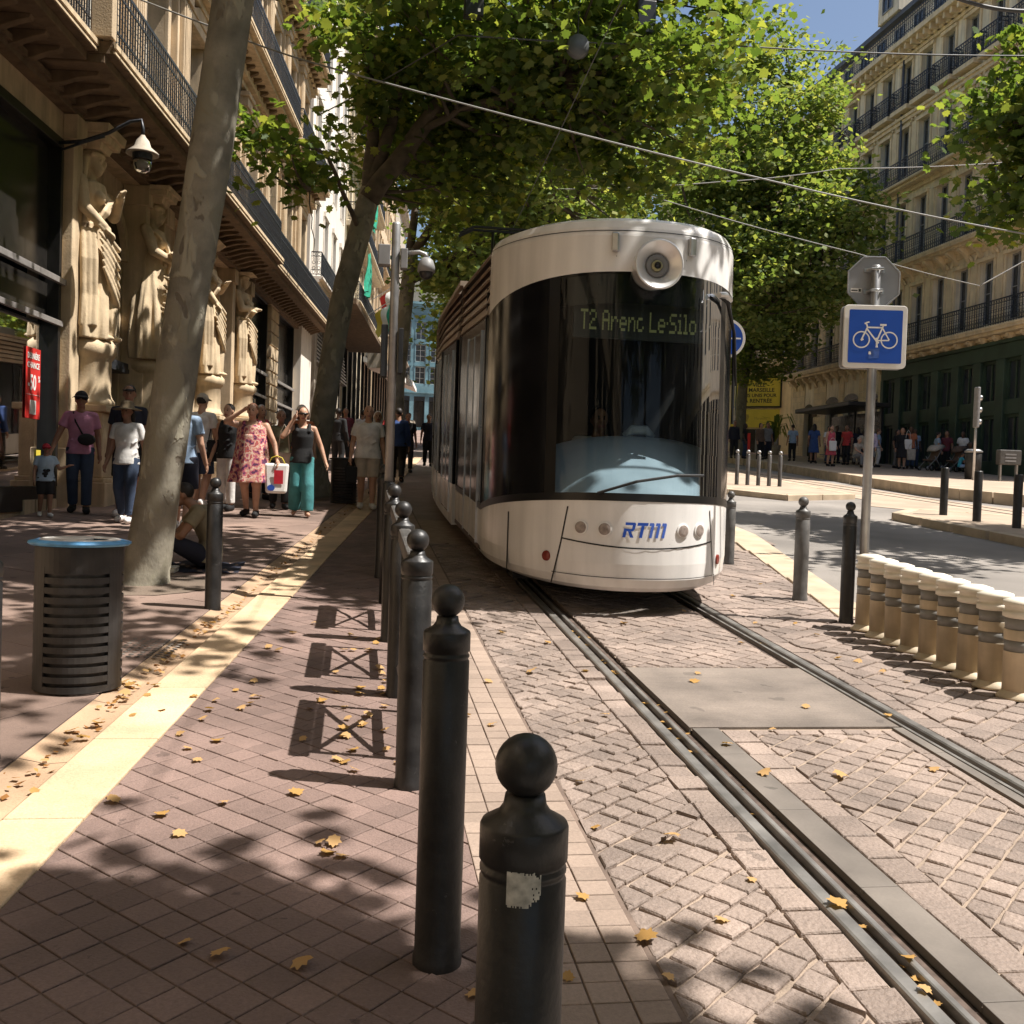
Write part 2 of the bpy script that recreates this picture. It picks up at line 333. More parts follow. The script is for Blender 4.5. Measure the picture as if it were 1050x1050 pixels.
def thing(name, label, cat, loc, group=None, rz=0):
    o = bpy.data.objects.new(name, None); C.objects.link(o); o.location = loc; o.rotation_euler = (0, 0, rz); o.empty_display_size = 0.1
    return tag(o, label, cat, group)
def copy_tree(o, parent=None):
    c = o.copy(); C.objects.link(c)
    if parent is not None: c.parent = parent
    for ch in list(o.children): copy_tree(ch, c)
    return c
def text_geo(body, size=1.0, fat=0.0, align='CENTER', spacing=1.0, shear=0.0):
    cu = bpy.data.curves.new('t', 'FONT'); cu.body = body; cu.size = size; cu.offset = fat; cu.align_x = align; cu.align_y = 'CENTER'
    cu.space_character = spacing; cu.shear = shear; cu.resolution_u = 3
    ob = bpy.data.objects.new('t', cu); C.objects.link(ob)
    dg = bpy.context.evaluated_depsgraph_get(); me = ob.evaluated_get(dg).to_mesh()
    v = [tuple(q.co) for q in me.vertices]; f = [tuple(p.vertices) for p in me.polygons]
    ob.evaluated_get(dg).to_mesh_clear(); bpy.data.objects.remove(ob); bpy.data.curves.remove(cu)
    return v, f
class Fr:                         # a facade frame: u along, w outward, z up
    def __init__(s, ox, oy, ux, uy, side=1):
        l = math.hypot(ux, uy); s.o = (ox, oy); s.u = (ux / l, uy / l); s.n = (s.u[1] * side, -s.u[0] * side)
    def p(s, u, w, z): return (s.o[0] + s.u[0] * u + s.n[0] * w, s.o[1] + s.u[1] * u + s.n[1] * w, z)
    def g(s, u, w=0): return gz(0, s.p(u, w, 0)[1])
    def box(s, mb, u0, u1, w0, w1, z0, z1): return mb.box(u0, u1, w0, w1, z0, z1, s.p)
def wall_holes(mb, fr, u0, u1, z0, z1, holes, w=0, depth=0.3):
    us = sorted({u0, u1, *[h[0] for h in holes], *[h[1] for h in holes]}); us = [u for u in us if u0 <= u <= u1]
    zs = sorted({z0, z1, *[h[2] for h in holes], *[h[3] for h in holes]}); zs = [z for z in zs if z0 <= z <= z1]
    for i in range(len(us) - 1):
        run = None
        for j in range(len(zs) - 1):
            cu, cz = (us[i] + us[i + 1]) / 2, (zs[j] + zs[j + 1]) / 2
            inside = any(h[0] < cu < h[1] and h[2] < cz < h[3] for h in holes)
            if not inside and run is None: run = zs[j]
            if (inside or j == len(zs) - 2) and run is not None:
                top = zs[j] if inside else zs[j + 1]
                mb.add([fr.p(us[i], w, run), fr.p(us[i + 1], w, run), fr.p(us[i + 1], w, top), fr.p(us[i], w, top)], [(0, 1, 2, 3)]); run = None
    for a, b, c, d in holes:
        q = [(a, c), (b, c), (b, d), (a, d)]
        for k in range(4):
            (ua, za), (ub, zb) = q[k], q[(k + 1) % 4]
            mb.add([fr.p(ua, w, za), fr.p(ub, w, zb), fr.p(ub, w - depth, zb), fr.p(ua, w - depth, za)], [(0, 1, 2, 3)])
TMP = bpy.data.scenes.new('workbench')
def finish(o, mods=()):
    """evaluate modifiers into a plain mesh without operators"""
    TMP.collection.objects.link(o); vl = TMP.view_layers[0]; vl.update(); dg = vl.depsgraph; e = o.evaluated_get(dg)
    me = bpy.data.meshes.new_from_object(e, depsgraph=dg); TMP.collection.objects.unlink(o); old = o.data; o.modifiers.clear(); o.data = me
    bpy.data.meshes.remove(old); return o
setup_mats()
# ============================================================ GROUND
def struct(o, label=None): o['kind'] = 'structure'; return o
def G(x, y, dz=0): return (x, y, gz(x, y) + dz)
mb = MB()
ys = [-40, 0, 40, 80, 130, 400]; xs = [-120, -40, 0, 40, 140]
for j in range(len(ys) - 1):
    for i in range(len(xs) - 1):
        q = [(xs[i], ys[j]), (xs[i + 1], ys[j]), (xs[i + 1], ys[j + 1]), (xs[i], ys[j + 1])]
        mb.add([(x, y, SL * min(y, 130) - 0.06) for x, y in q], [(0, 1, 2, 3)])
struct(mb.build('ground', 'asphalt'))
def clip(poly, conv):
    for i in range(len(conv)):
        (ax, ay), (bx, by) = conv[i], conv[(i + 1) % len(conv)]
        out = []
        for k in range(len(poly)):
            p, q = poly[k], poly[(k + 1) % len(poly)]
            sp = (bx - ax) * (p[1] - ay) - (by - ay) * (p[0] - ax); sq = (bx - ax) * (q[1] - ay) - (by - ay) * (q[0] - ax)
            if sp >= 0: out.append(p)
            if sp * sq < 0:
                t = sp / (sp - sq); out.append((p[0] + (q[0] - p[0]) * t, p[1] + (q[1] - p[1]) * t))
        poly = out
        if len(poly) < 3: return []
    return poly
def inset(poly, d):
    """parallel inset of a convex ccw polygon"""
    n = len(poly); conv = []
    for i in range(n):
        (ax, ay), (bx, by) = poly[i], poly[(i + 1) % n]; l = math.hypot(bx - ax, by - ay)
        if l < 1e-6: continue
        nx, ny = -(by - ay) / l, (bx - ax) / l
        conv.append(((ax + nx * d, ay + ny * d), (bx + nx * d, by + ny * d)))
    out = list(poly)
    for a, b in conv:
        res = []
        for k in range(len(out)):
            p, q = out[k], out[(k + 1) % len(out)]
            sp = (b[0] - a[0]) * (p[1] - a[1]) - (b[1] - a[1]) * (p[0] - a[0]); sq = (b[0] - a[0]) * (q[1] - a[1]) - (b[1] - a[1]) * (q[0] - a[0])
            if sp >= 0: res.append(p)
            if sp * sq < 0:
                t = sp / (sp - sq); res.append((p[0] + (q[0] - p[0]) * t, p[1] + (q[1] - p[1]) * t))
        out = res
        if len(out) < 3: return []
    return out
def area(p): return 0.5 * sum(p[i][0] * p[(i + 1) % len(p)][1] - p[(i + 1) % len(p)][0] * p[i][1] for i in range(len(p)))
def pave(mb, region, org, ang, su, sv, gu, gv, zj=0.002, tilt=0.01, bev=0.006, top=0.0, stag=0.0, jit=0.0, amin=0.0006, deep=0.03, rnd=random):
    if area(region) < 0: region = region[::-1]
    ca, sa = math.cos(ang), math.sin(ang)
    loc = [((x - org[0]) * ca + (y - org[1]) * sa, -(x - org[0]) * sa + (y - org[1]) * ca) for x, y in region]
    u0, u1 = min(p[0] for p in loc), max(p[0] for p in loc); v0, v1 = min(p[1] for p in loc), max(p[1] for p in loc)
    for j in range(math.floor(v0 / sv), math.ceil(v1 / sv) + 1):
        off = stag * su * (j % 2) + (rnd.uniform(-.35, .35) * su if stag < 0 else 0)
        for i in range(math.floor((u0 - off) / su) - 1, math.ceil((u1 - off) / su) + 1):
            a, b = i * su + off + gu / 2, (i + 1) * su + off - gu / 2; c, d = j * sv + gv / 2, (j + 1) * sv - gv / 2
            if b < u0 or a > u1: continue
            pl = [(a + rnd.uniform(-jit, jit), c + rnd.uniform(-jit, jit)), (b + rnd.uniform(-jit, jit), c + rnd.uniform(-jit, jit)),
                  (b + rnd.uniform(-jit, jit), d + rnd.uniform(-jit, jit)), (a + rnd.uniform(-jit, jit), d + rnd.uniform(-jit, jit))]
            pl = clip(pl, loc)
            if len(pl) < 3 or area(pl) < amin: continue
            p1 = inset(pl, bev * 0.35); p2 = inset(pl, bev)
            if len(p1) != len(pl) or len(p2) != len(pl): p1 = p2 = None
            cx = sum(p[0] for p in pl) / len(pl); cy = sum(p[1] for p in pl) / len(pl)
            h = top + rnd.gauss(0, zj); tx, ty = rnd.gauss(0, tilt), rnd.gauss(0, tilt)
            def w(p, dz):
                z = h + dz + ((p[0] - cx) * tx + (p[1] - cy) * ty)
                X, Y = org[0] + p[0] * ca - p[1] * sa, org[1] + p[0] * sa + p[1] * ca
                return (X, Y, gz(X, Y) + z)
            n = len(pl)
            if p1 is None:
                mb.add([w(p, -deep) for p in pl] + [w(p, 0) for p in pl], [tuple(range(n, 2 * n))] + [(k, (k + 1) % n, n + (k + 1) % n, n + k) for k in range(n)]); continue
            vs = [w(p, -deep) for p in pl] + [w(p, -bev * 0.75) for p in pl] + [w(p, -bev * 0.2) for p in p1] + [w(p, 0) for p in p2]
            fs = [tuple(range(3 * n, 4 * n))]
            for r in range(3): fs += [(r * n + k, r * n + (k + 1) % n, (r + 1) * n + (k + 1) % n, (r + 1) * n + k) for k in range(n)]
            mb.add(vs, fs)
def sheet(name, poly, m, dz, kind='structure', th=0.0):
    mb = MB()
    if th: mb.prism(poly, lambda x, y: G(x, y, dz - th), lambda x, y: G(x, y, dz))
    else: mb.add([G(x, y, dz) for x, y in poly], [tuple(range(len(poly)))])
    o = mb.build(name, m); o['kind'] = kind; return o
def sx(y): return -0.98 + 0.096 * (y - 4.32)        # right edge of the pale strip
SD = math.atan2(1, 0.096)
# left pink pavers, set at 45 degrees
mb = MB(); pr = random.Random(3)
pave(mb, [(sx(1.4), 1.4), (0.45, 1.4), (0.45, 19.0), (sx(18.6), 18.6)], (-0.706, 3.51), R(45), 0.128, 0.122, 0.006, 0.005, zj=0.0012, tilt=0.006, bev=0.004, rnd=pr)
struct(mb.build('pink_paving', 'paver'))
sheet('paving_joints', [(sx(1.0), 1.0), (0.93, 1.0), (0.93, 19.5), (sx(19.5) , 19.5)], 'paver_joint', -0.006)
# border of square pavers beside the cobbles
mb = MB(); pave(mb, [(0.45, 1.4), (0.91, 1.4), (0.91, 19), (0.45, 19)], (0.45, 1.44), 0, 0.115, 0.107, 0.005, 0.005, zj=0.001, tilt=0.005, bev=0.004, rnd=pr)
struct(mb.build('border_paving', 'border_paver'))
# cobbles either side of and between the rails
def track_x(y): return 0.0 if y < 14 else 0.006 * (y - 14) ** 2
cob = dict(zj=0.0030, tilt=0.022, bev=0.011, jit=0.006, deep=0.04)
mb = MB()
pave(mb, [(0.925, 1.6), (1.44, 1.6), (1.44, 13), (0.925, 13)], (0.925, 2.777), R(42), 0.118, 0.116, 0.009, 0.014, stag=-1, rnd=pr, **cob)
pave(mb, [(1.445, 1.6), (1.585, 1.6), (1.585, 13), (1.445, 13)], (1.445, 2.1), R(90), 0.16, 0.14, 0.012, 0.008, stag=0, rnd=pr, **cob)
pave(mb, [(2.11, 1.8), (2.86, 1.8), (2.86, 5.12), (2.11, 5.12)], (2.117, 4.15), R(43), 0.112, 0.113, 0.008, 0.012, stag=-1, rnd=pr, zj=0.003, tilt=0.02, bev=0.010, jit=0.004, deep=0.04)
pave(mb, [(1.955, 1.8), (2.105, 1.8), (2.105, 5.20), (1.955, 5.20)], (1.955, 2.0), R(90), 0.20, 0.15, 0.008, 0.006, rnd=pr, zj=0.002, tilt=0.012, bev=0.009, jit=0.004)
pave(mb, [(2.865, 1.8), (2.93, 1.8), (2.93, 5.20), (2.865, 5.20)], (2.865, 2.0), R(90), 0.20, 0.065, 0.008, 0.004, rnd=pr, zj=0.002, tilt=0.012, bev=0.009, jit=0.003)
pave(mb, [(2.11, 5.125), (2.86, 5.125), (2.86, 5.20), (2.11, 5.20)], (2.11, 5.125), 0, 0.13, 0.075, 0.008, 0.004, rnd=pr, zj=0.002, tilt=0.012, bev=0.009)
pave(mb, [(1.80, 6.60), (2.94, 6.60), (2.94, 13), (1.80, 13)], (2.117, 7.15), R(40), 0.125, 0.12, 0.010, 0.012, stag=-1, rnd=pr, zj=0.002, tilt=0.016, bev=0.009, jit=0.006)
for poly in ([(3.30, 1.8), (4.355, 1.8), (4.355, 8.39), (3.30, 8.39)], [(3.30, 8.395), (4.20, 8.395), (5.15, 13), (3.30, 13)]): pave(mb, poly, (3.3, 4.0), R(38), 0.18, 0.15, 0.012, 0.014, stag=-1, rnd=pr, zj=0.003, tilt=0.016, bev=0.011, jit=0.007)
pave(mb, [(3.16, 1.8), (3.295, 1.8), (3.295, 13), (3.16, 13)], (3.16, 2.0), R(90), 0.18, 0.135, 0.010, 0.006, rnd=pr, zj=0.003, tilt=0.02, bev=0.012, jit=0.005)
struct(mb.build('cobblestones', 'cobble'))
sheet('cobble_joints', [(0.92, 1.0), (1.59, 1.0), (1.59, 16), (0.92, 16)], 'mortar', -0.016)
sheet('cobble_joints', [(1.80, 1.0), (2.95, 1.0), (2.95, 16), (1.80, 16)], 'mortar', -0.011)
sheet('cobble_joints', [(3.15, 1.0), (4.7, 1.0), (4.7, 9.3), (5.7, 14), (3.15, 14)], 'mortar', -0.016)
# far, unmodelled continuation of the paved track bed
sheet('track_bed', [(0.46, 19.01), (0.46, 110), (16, 110), (9.0, 40), (6.0, 14.01), (0.93, 14.01), (0.93, 19.01)], 'cobble', -0.03)
# rails
def rail(name, prof, xs0, y0, y1, m, sign=1):
    mb = MB(); n = 44; pts = [y0 + (y1 - y0) * k / n for k in range(n + 1)]
    for y in pts:
        for dx, dz in prof: mb.v.append(G(xs0 + sign * dx + track_x(y), y, dz))
    p = len(prof)
    for k in range(n):
        for i in range(p - 1): mb.f.append((k * p + i, k * p + i + 1, (k + 1) * p + i + 1, (k + 1) * p + i) if sign < 0 else (k * p + i + 1, k * p + i, (k + 1) * p + i, (k + 1) * p + i + 1)); mb.m.append(0); mb.sm.append(False)
    o = mb.build(name, m); o['kind'] = 'structure'; return o
for x0, sgn in ((1.665, 1), (3.085, -1)):
    rail('tram_rail', [(-0.064, -0.03), (-0.060, 0.001), (-0.052, 0.005), (-0.008, 0.005), (0.0, -0.002), (0.003, -0.045), (0.040, -0.045), (0.042, -0.001), (0.047, 0.002), (0.066, 0.002), (0.070, -0.03)], x0, 1.0, 55, 'rail_head', sgn)
    rail('rail_groove', [(0.0035, -0.0445), (0.0395, -0.0445)], x0, 1.0, 55, 'dark_interior', sgn)['kind'] = 'structure'
    rail('rail_channel', [(-0.085, -0.028), (0.13, -0.028)], x0, 1.0, 55, 'rail_side', sgn)
mb = MB()
for a, b in ((1.80, 1.945), (2.945, 3.005)):
    for k in range(6):
        y0 = 1.2 + k * 0.72; y1 = min(y0 + 0.717, 5.22)
        if y1 > y0: mb.prism([(a, y0), (b, y0), (b, y1), (a, y1)], lambda x, y: G(x, y, -0.03), lambda x, y: G(x, y, 0.003))
struct(mb.build('rail_side_plate', 'rail_plate', bevel=0.002))
mb = MB()
for k in range(10):                                        # brushed steel cover over the drain between the rails
    y0 = 5.235 + k * 0.131; mb.prism([(1.79, y0), (2.995, y0), (2.995, y0 + 0.1306), (1.79, y0 + 0.1306)], lambda x, y: G(x, y, -0.03), lambda x, y: G(x, y, 0.004 + 0.0002 * (k % 3)))
struct(mb.build('drain_cover', 'cover_plate', bevel=0.0015))
# pale stone strip, gutter and left pavement
mb = MB()
y = 1.2
while y < 40:
    l = pr.uniform(0.9, 1.02); a, b = y + 0.003, y + l - 0.003
    mb.prism([(sx(a) - 0.30, a), (sx(a) - 0.004, a), (sx(b) - 0.004, b), (sx(b) - 0.30, b)], lambda x, y: G(x, y, -0.03), lambda x, y: G(x, y, 0.006)); y += l
struct(mb.build('kerb_strip', 'kerb_stone', bevel=0.006))
mb = MB(); y = 1.0
while y < 40:
    l = pr.uniform(0.7, 1.3); a, b = y + 0.003, y + l - 0.003
    for w0, w1, z0, z1 in ((0.315, 0.40, -0.010, -0.016), (0.40, 0.52, -0.016, 0.010)):
        P = [G(sx(a) - w1, a, z1), G(sx(a) - w0, a, z0), G(sx(b) - w0, b, z0), G(sx(b) - w1, b, z1)]
        mb.add(P, [(0, 1, 2, 3)])
    y += l
struct(mb.build('gutter', 'gutter_stone'))
sheet('gutter_bed', [(sx(0) - 0.53, 0), (sx(0) - 0.28, 0), (sx(40) - 0.28, 40), (sx(40) - 0.53, 40)], 'dark_bed', -0.03)
mb = MB()
pave(mb, [(-8.5, 0), (sx(0) - 0.53, 0), (sx(34) - 0.53, 34), (-4.0, 34)], (-2.0, 4.0), R(52), 0.92, 0.62, 0.004, 0.004, top=0.012, zj=0.0012, tilt=0.0015, bev=0.003, stag=0.5, rnd=pr)
struct(mb.build('pavement', 'slab'))
sheet('pavement_bed', [(-9.5, -2), (sx(-2) - 0.525, -2), (sx(36) - 0.525, 36), (-3.5, 36)], 'dark_bed', 0.004)
sheet('far_pavement', [(-4.2, 34.01), (0.45, 34.01), (4.0, 60), (9.0, 118), (5.0, 118)], 'slab', 0.0)
# metal tree grille plates on the pavement, tactile studs
mb = MB(); cx, cy = -1.32, 6.95
for i in range(9):
    for j in range(7):
        a = Vector((0.0955, 0.9954, 0)); b = Vector((0.9954, -0.0955, 0)); q = Vector((cx, cy, 0)) + a * (i - 4) * 0.062 + b * (j - 3) * 0.055
        mb.lathe([(0.018, 0), (0.012, 0.004)], 8, (q.x, q.y, gz(q.x, q.y) + 0.013))
o = mb.build('stud_plate', 'rail_plate'); struct(o)
# asphalt carriageway on the right with its stone edging
def rx(y): return 4.80 + 0.23 * (min(y, 15.5) - 9.48) if y > 4 else 3.55
sheet('road', [(4.45, 1), (40, 1), (40, 110), (18, 110), (9.0, 30), (6.8, 19), (6.19, 15.5), (rx(8.2), 8.2), (4.45, 7.5)], 'asphalt', -0.052)
mb = MB(); yy = 8.4
while yy < 19:
    l = pr.uniform(0.9, 1.3); a, b = yy + .004, yy + l - .004
    w = 0.36 + 0.14 * min(1, max(0, (yy - 9) / 5))
    mb.prism([(rx(a) - w, a), (rx(a), a), (rx(b), b), (rx(b) - w, b)], lambda x, y: G(x, y, -0.08), lambda x, y: G(x, y, 0.012)); yy += l
struct(mb.build('road_kerb', 'island_kerb', bevel=0.01))
mb = MB(); yy = 1.2
while yy < 8.4:
    mb.prism([(4.36, yy), (4.62, yy), (4.62, yy + 0.99), (4.36, yy + 0.99)], lambda x, y: G(x, y, -0.08), lambda x, y: G(x, y, 0.008)); yy += 1.0
struct(mb.build('road_kerb', 'kerb_stone', bevel=0.01))
# refuges in the carriageway
def miter(poly, d):
    out = []; n = len(poly)
    for i in range(n):
        p, q, r = poly[i - 1], poly[i], poly[(i + 1) % n]
        a = Vector((q[0] - p[0], q[1] - p[1])).normalized(); b = Vector((r[0] - q[0], r[1] - q[1])).normalized()
        na, nb = Vector((-a.y, a.x)), Vector((-b.y, b.x)); m = (na + nb).normalized(); k = d / max(.4, m.dot(na)); out.append((q[0] + m.x * k, q[1] + m.y * k))
    return out
def refuge(name, poly, h, kw=0.22):
    if area(poly) < 0: poly = poly[::-1]
    sheet(name, miter(poly, kw), 'island_top', h - 0.006, th=0.12)
    mb = MB(); n = len(poly); q = miter(poly, kw - .003)
    for k in range(n):
        a, b = poly[k], poly[(k + 1) % n]; c, d = q[(k + 1) % n], q[k]; L_ = max(1, int(math.hypot(b[0] - a[0], b[1] - a[1]) / 1.0))
        for t in range(L_):
            f = lambda p, r, s: (p[0] + (r[0] - p[0]) * s, p[1] + (r[1] - p[1]) * s)
            s0, s1 = t / L_ + 0.004, (t + 1) / L_ - 0.004
            mb.prism([f(a, b, s0), f(a, b, s1), f(d, c, s1), f(d, c, s0)], lambda x, y: G(x, y, -0.08), lambda x, y: G(x, y, h))
    struct(mb.build(name + '_kerb', 'island_kerb', bevel=0.012))
refuge('traffic_island', [(10.2, 6), (15.0, 6), (14.2, 18.5), (11.6, 20.2), (10.45, 18.9)], 0.10)
refuge('tram_island', [(9.3, 24.9), (10.2, 23.3), (12.6, 24.6), (14.0, 45), (11.0, 45)], 0.09)
sheet('right_track_bed', [(14.4, 6), (18, 6), (15.4, 25.5), (16, 45), (14.1, 45), (12.8, 24.6), (11.8, 22.4), (14.25, 18.6)], 'island_top', -0.042)
for x0 in (14.6, 15.25):
    mb = MB()
    for k in range(20): mb.prism([(x0 + 0.0, 20 + k), (x0 + 0.07, 20 + k), (x0 + 0.07, 21 + k), (x0 + 0.0, 21 + k)], lambda x, y: G(x - 0.02 * (y - 20), y, -0.06), lambda x, y: G(x - 0.02 * (y - 20), y, -0.034))
    struct(mb.build('tram_rail', 'rail_side'))
refuge('platform', [(17.27, 39.8), (16.04, 30.2), (15.8, 26.6), (16.4, 24.6), (19.5, 17), (26, 17), (26, 56), (18.8, 56)], 0.26, 0.35)
sheet('right_pavement', [(19, 17.0), (60, 17), (60, 75), (22, 75), (19, 56.2)], 'slab', 0.2)

for (x, y, r) in ((-1.87, 9.46, .62), (-0.82, 19.5, .8)):
    mb = MB(); n = 26; mb.add([(x, y, gz(x, y) + .035)] + [(x + r * random.uniform(.9, 1.06) * math.cos(2 * math.pi * k / n), y + r * random.uniform(.9, 1.06) * math.sin(2 * math.pi * k / n), gz(x, y + r * math.sin(2 * math.pi * k / n)) + .0165) for k in range(n)], [(0, 1 + k, 1 + (k + 1) % n) for k in range(n)])
    struct(mb.build('tree_pit', 'earth'))
# ============================================================ TREES
LEAF_A = np.array([(0, -0.50, 0.0), (0.12, -0.34, 0.02), (0.36, -0.36, -0.04), (0.34, -0.12, 0.0), (0.50, 0.06, -0.07), (0.30, 0.14, -0.01), (0.24, 0.36, -0.04), (0.12, 0.34, -0.02), (0.0, 0.56, -0.07),
                   (-0.12, 0.34, -0.02), (-0.24, 0.36, -0.04), (-0.30, 0.14, -0.01), (-0.50, 0.06, -0.07), (-0.34, -0.12, 0.0), (-0.36, -0.36, -0.04), (-0.12, -0.34, 0.02)], dtype=float)
LEAF_A_F = [(0, 1, 2, 3, 4, 5, 6, 7, 8), (8, 9, 10, 11, 12, 13, 14, 15, 0)]
LEAF_B = np.array([(0, -0.5, 0), (0.42, -0.05, -0.06), (0, 0.55, 0), (-0.42, -0.05, -0.06)], dtype=float)
LEAF_B_F = [(0, 1, 2), (0, 2, 3)]
def leaf_mesh(name, pts, size, tmpl, faces, upb=0.7, var=0.3):
    n = len(pts); k = len(tmpl)
    nrm = rng.normal(size=(n, 3)); nrm[:, 2] = np.abs(nrm[:, 2]) + upb; nrm /= np.linalg.norm(nrm, axis=1)[:, None]
    t = rng.normal(size=(n, 3)); t -= nrm * (t * nrm).sum(1)[:, None]; t /= np.linalg.norm(t, axis=1)[:, None]; b = np.cross(nrm, t)
    s = size * (1 + var * rng.uniform(-1, 1, n))[:, None, None]
    V = pts[:, None, :] + s * (tmpl[None, :, 0, None] * t[:, None, :] + tmpl[None, :, 1, None] * b[:, None, :] + tmpl[None, :, 2, None] * nrm[:, None, :])
    V = V.reshape(-1, 3).astype(np.float32)
    me = bpy.data.meshes.new(name); me.vertices.add(len(V)); me.vertices.foreach_set('co', V.ravel())
    lt = np.array([len(f) for f in faces]); idx = np.concatenate([np.array(f) for f in faces])
    L = (np.arange(n)[:, None] * k + idx[None, :]).ravel().astype(np.int32)
    lens = np.tile(lt, n); st = np.concatenate([[0], np.cumsum(lens)[:-1]]).astype(np.int32)
    me.loops.add(len(L)); me.loops.foreach_set('vertex_index', L)
    me.polygons.add(len(lens)); me.polygons.foreach_set('loop_start', st); me.polygons.foreach_set('loop_total', lens.astype(np.int32))
    me.update(calc_edges=True); me.validate(); return me
def bez(a, b, sag=0.25, n=6, wob=0.1):
    a, b = Vector(a), Vector(b); mid = (a + b) / 2 + Vector((0, 0, -(b - a).length * sag * 0.3)) + Vector([random.uniform(-1, 1) * wob * (b - a).length for _ in range(3)])
    return [a * (1 - t) ** 2 + mid * 2 * t * (1 - t) + b * t * t for t in [k / n for k in range(n + 1)]]
def tree(label, base, trunk, rad, limbs, blobs, nclu, per, lsize, near, group, crad=0.55, matn=None, ivis=1):
    """trunk: points from the ground up; limbs: lists of points; blobs: ellipsoids that hold the leaf clusters"""
    root = thing('plane_tree', label, 'tree', base, group)
    t = MB()
    tp = [Vector(p) for p in trunk]; P = []; Q = []
    for i in range(len(tp) - 1):
        for k in range(6):
            s = k / 6; P.append(tp[i].lerp(tp[i + 1], s)); Q.append(rad[i] * (1 - s) + rad[i + 1] * s)
    P.append(tp[-1]); Q.append(rad[-1])
    for i in range(1, len(P) - 1): Q[i] *= 1 + random.uniform(-.03, .03)
    t.tube(P, Q, 18); tr = t.build('trunk', 'bark', root, smooth=True)
    ends = [tp[-1]]; lb = MB(); lb.smooth = True
    for pts, r0, r1 in limbs:
        pts = [Vector(p) for p in pts]; PP = []
        for i in range(len(pts) - 1): PP += [pts[i].lerp(pts[i + 1], k / 4) + Vector([random.uniform(-.03, .03) for _ in range(3)]) * (1 if k else 0) for k in range(4)]
        PP.append(pts[-1]); lb.tube(PP, [r0 + (r1 - r0) * k / (len(PP) - 1) for k in range(len(PP))], 10); ends += PP[2:]
    vol = [b[3] * b[4] * b[5] for b in blobs]; tot = sum(vol); cl = []
    for b, v in zip(blobs, vol):
        for _ in range(max(1, int(nclu * v / tot))):
            while True:
                q = Vector([random.uniform(-1, 1) for _ in range(3)])
                if 0.25 < q.length < 1 : break
            q = q * (0.55 + 0.45 * q.length) if q.length < .7 else q
            cl.append(Vector((b[0] + q.x * b[3], b[1] + q.y * b[4], b[2] + q.z * b[5])))
    for c in cl:
        if random.random() < 0.55:
            e = min(ends, key=lambda p: (p - c).length * random.uniform(.8, 1.2) + max(0, p.z - c.z)); lb.tube(bez(e, c), [0.05, 0.042, 0.034, 0.028, 0.02, 0.014, 0.007], 5)
    lb.build('limbs', 'branch' if not matn else matn, root)
    cc = np.array([tuple(c) for c in cl]); pts = []
    for c in cc:
        m = int(per * random.uniform(0.5, 1.5)); r = crad * random.uniform(0.7, 1.35)
        d = rng.normal(size=(m, 3)) * np.array([r, r, r * 0.55]) * 0.62
        pts.append(c + d)
    pts = np.concatenate(pts)
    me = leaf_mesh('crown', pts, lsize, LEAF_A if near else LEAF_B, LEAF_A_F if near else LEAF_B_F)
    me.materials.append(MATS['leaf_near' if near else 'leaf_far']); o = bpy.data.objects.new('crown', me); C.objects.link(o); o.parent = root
    me.transform(Matrix.Translation(-Vector(base))); return root
GT = 'plane trees lining the street'
def tb(x, y): return (x, y, gz(x, y))
# the leaning pale trunk beside the bin
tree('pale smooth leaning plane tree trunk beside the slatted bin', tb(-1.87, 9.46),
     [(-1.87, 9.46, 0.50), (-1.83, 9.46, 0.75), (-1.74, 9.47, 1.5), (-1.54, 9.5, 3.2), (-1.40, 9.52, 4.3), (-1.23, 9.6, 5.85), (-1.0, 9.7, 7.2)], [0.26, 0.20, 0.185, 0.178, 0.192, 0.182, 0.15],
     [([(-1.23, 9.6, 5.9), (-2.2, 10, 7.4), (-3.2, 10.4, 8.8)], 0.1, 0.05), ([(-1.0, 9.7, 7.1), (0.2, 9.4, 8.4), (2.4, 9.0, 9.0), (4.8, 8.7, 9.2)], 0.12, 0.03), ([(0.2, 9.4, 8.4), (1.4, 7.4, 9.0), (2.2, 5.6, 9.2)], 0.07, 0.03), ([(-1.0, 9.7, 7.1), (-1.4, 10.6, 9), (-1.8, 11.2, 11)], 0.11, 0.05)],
     [(-1.6, 9.4, 9.8, 2.6, 3.4, 2.0), (1.2, 10.0, 8.9, 2.3, 2.8, 1.1), (0.3, 14.2, 9.6, 1.7, 1.9, 0.9), (2.3, 5.6, 9.2, 1.3, 1.7, 0.7), (5.0, 8.6, 9.2, 1.5, 1.5, 0.9)], 330, 62, 0.19, True, GT)
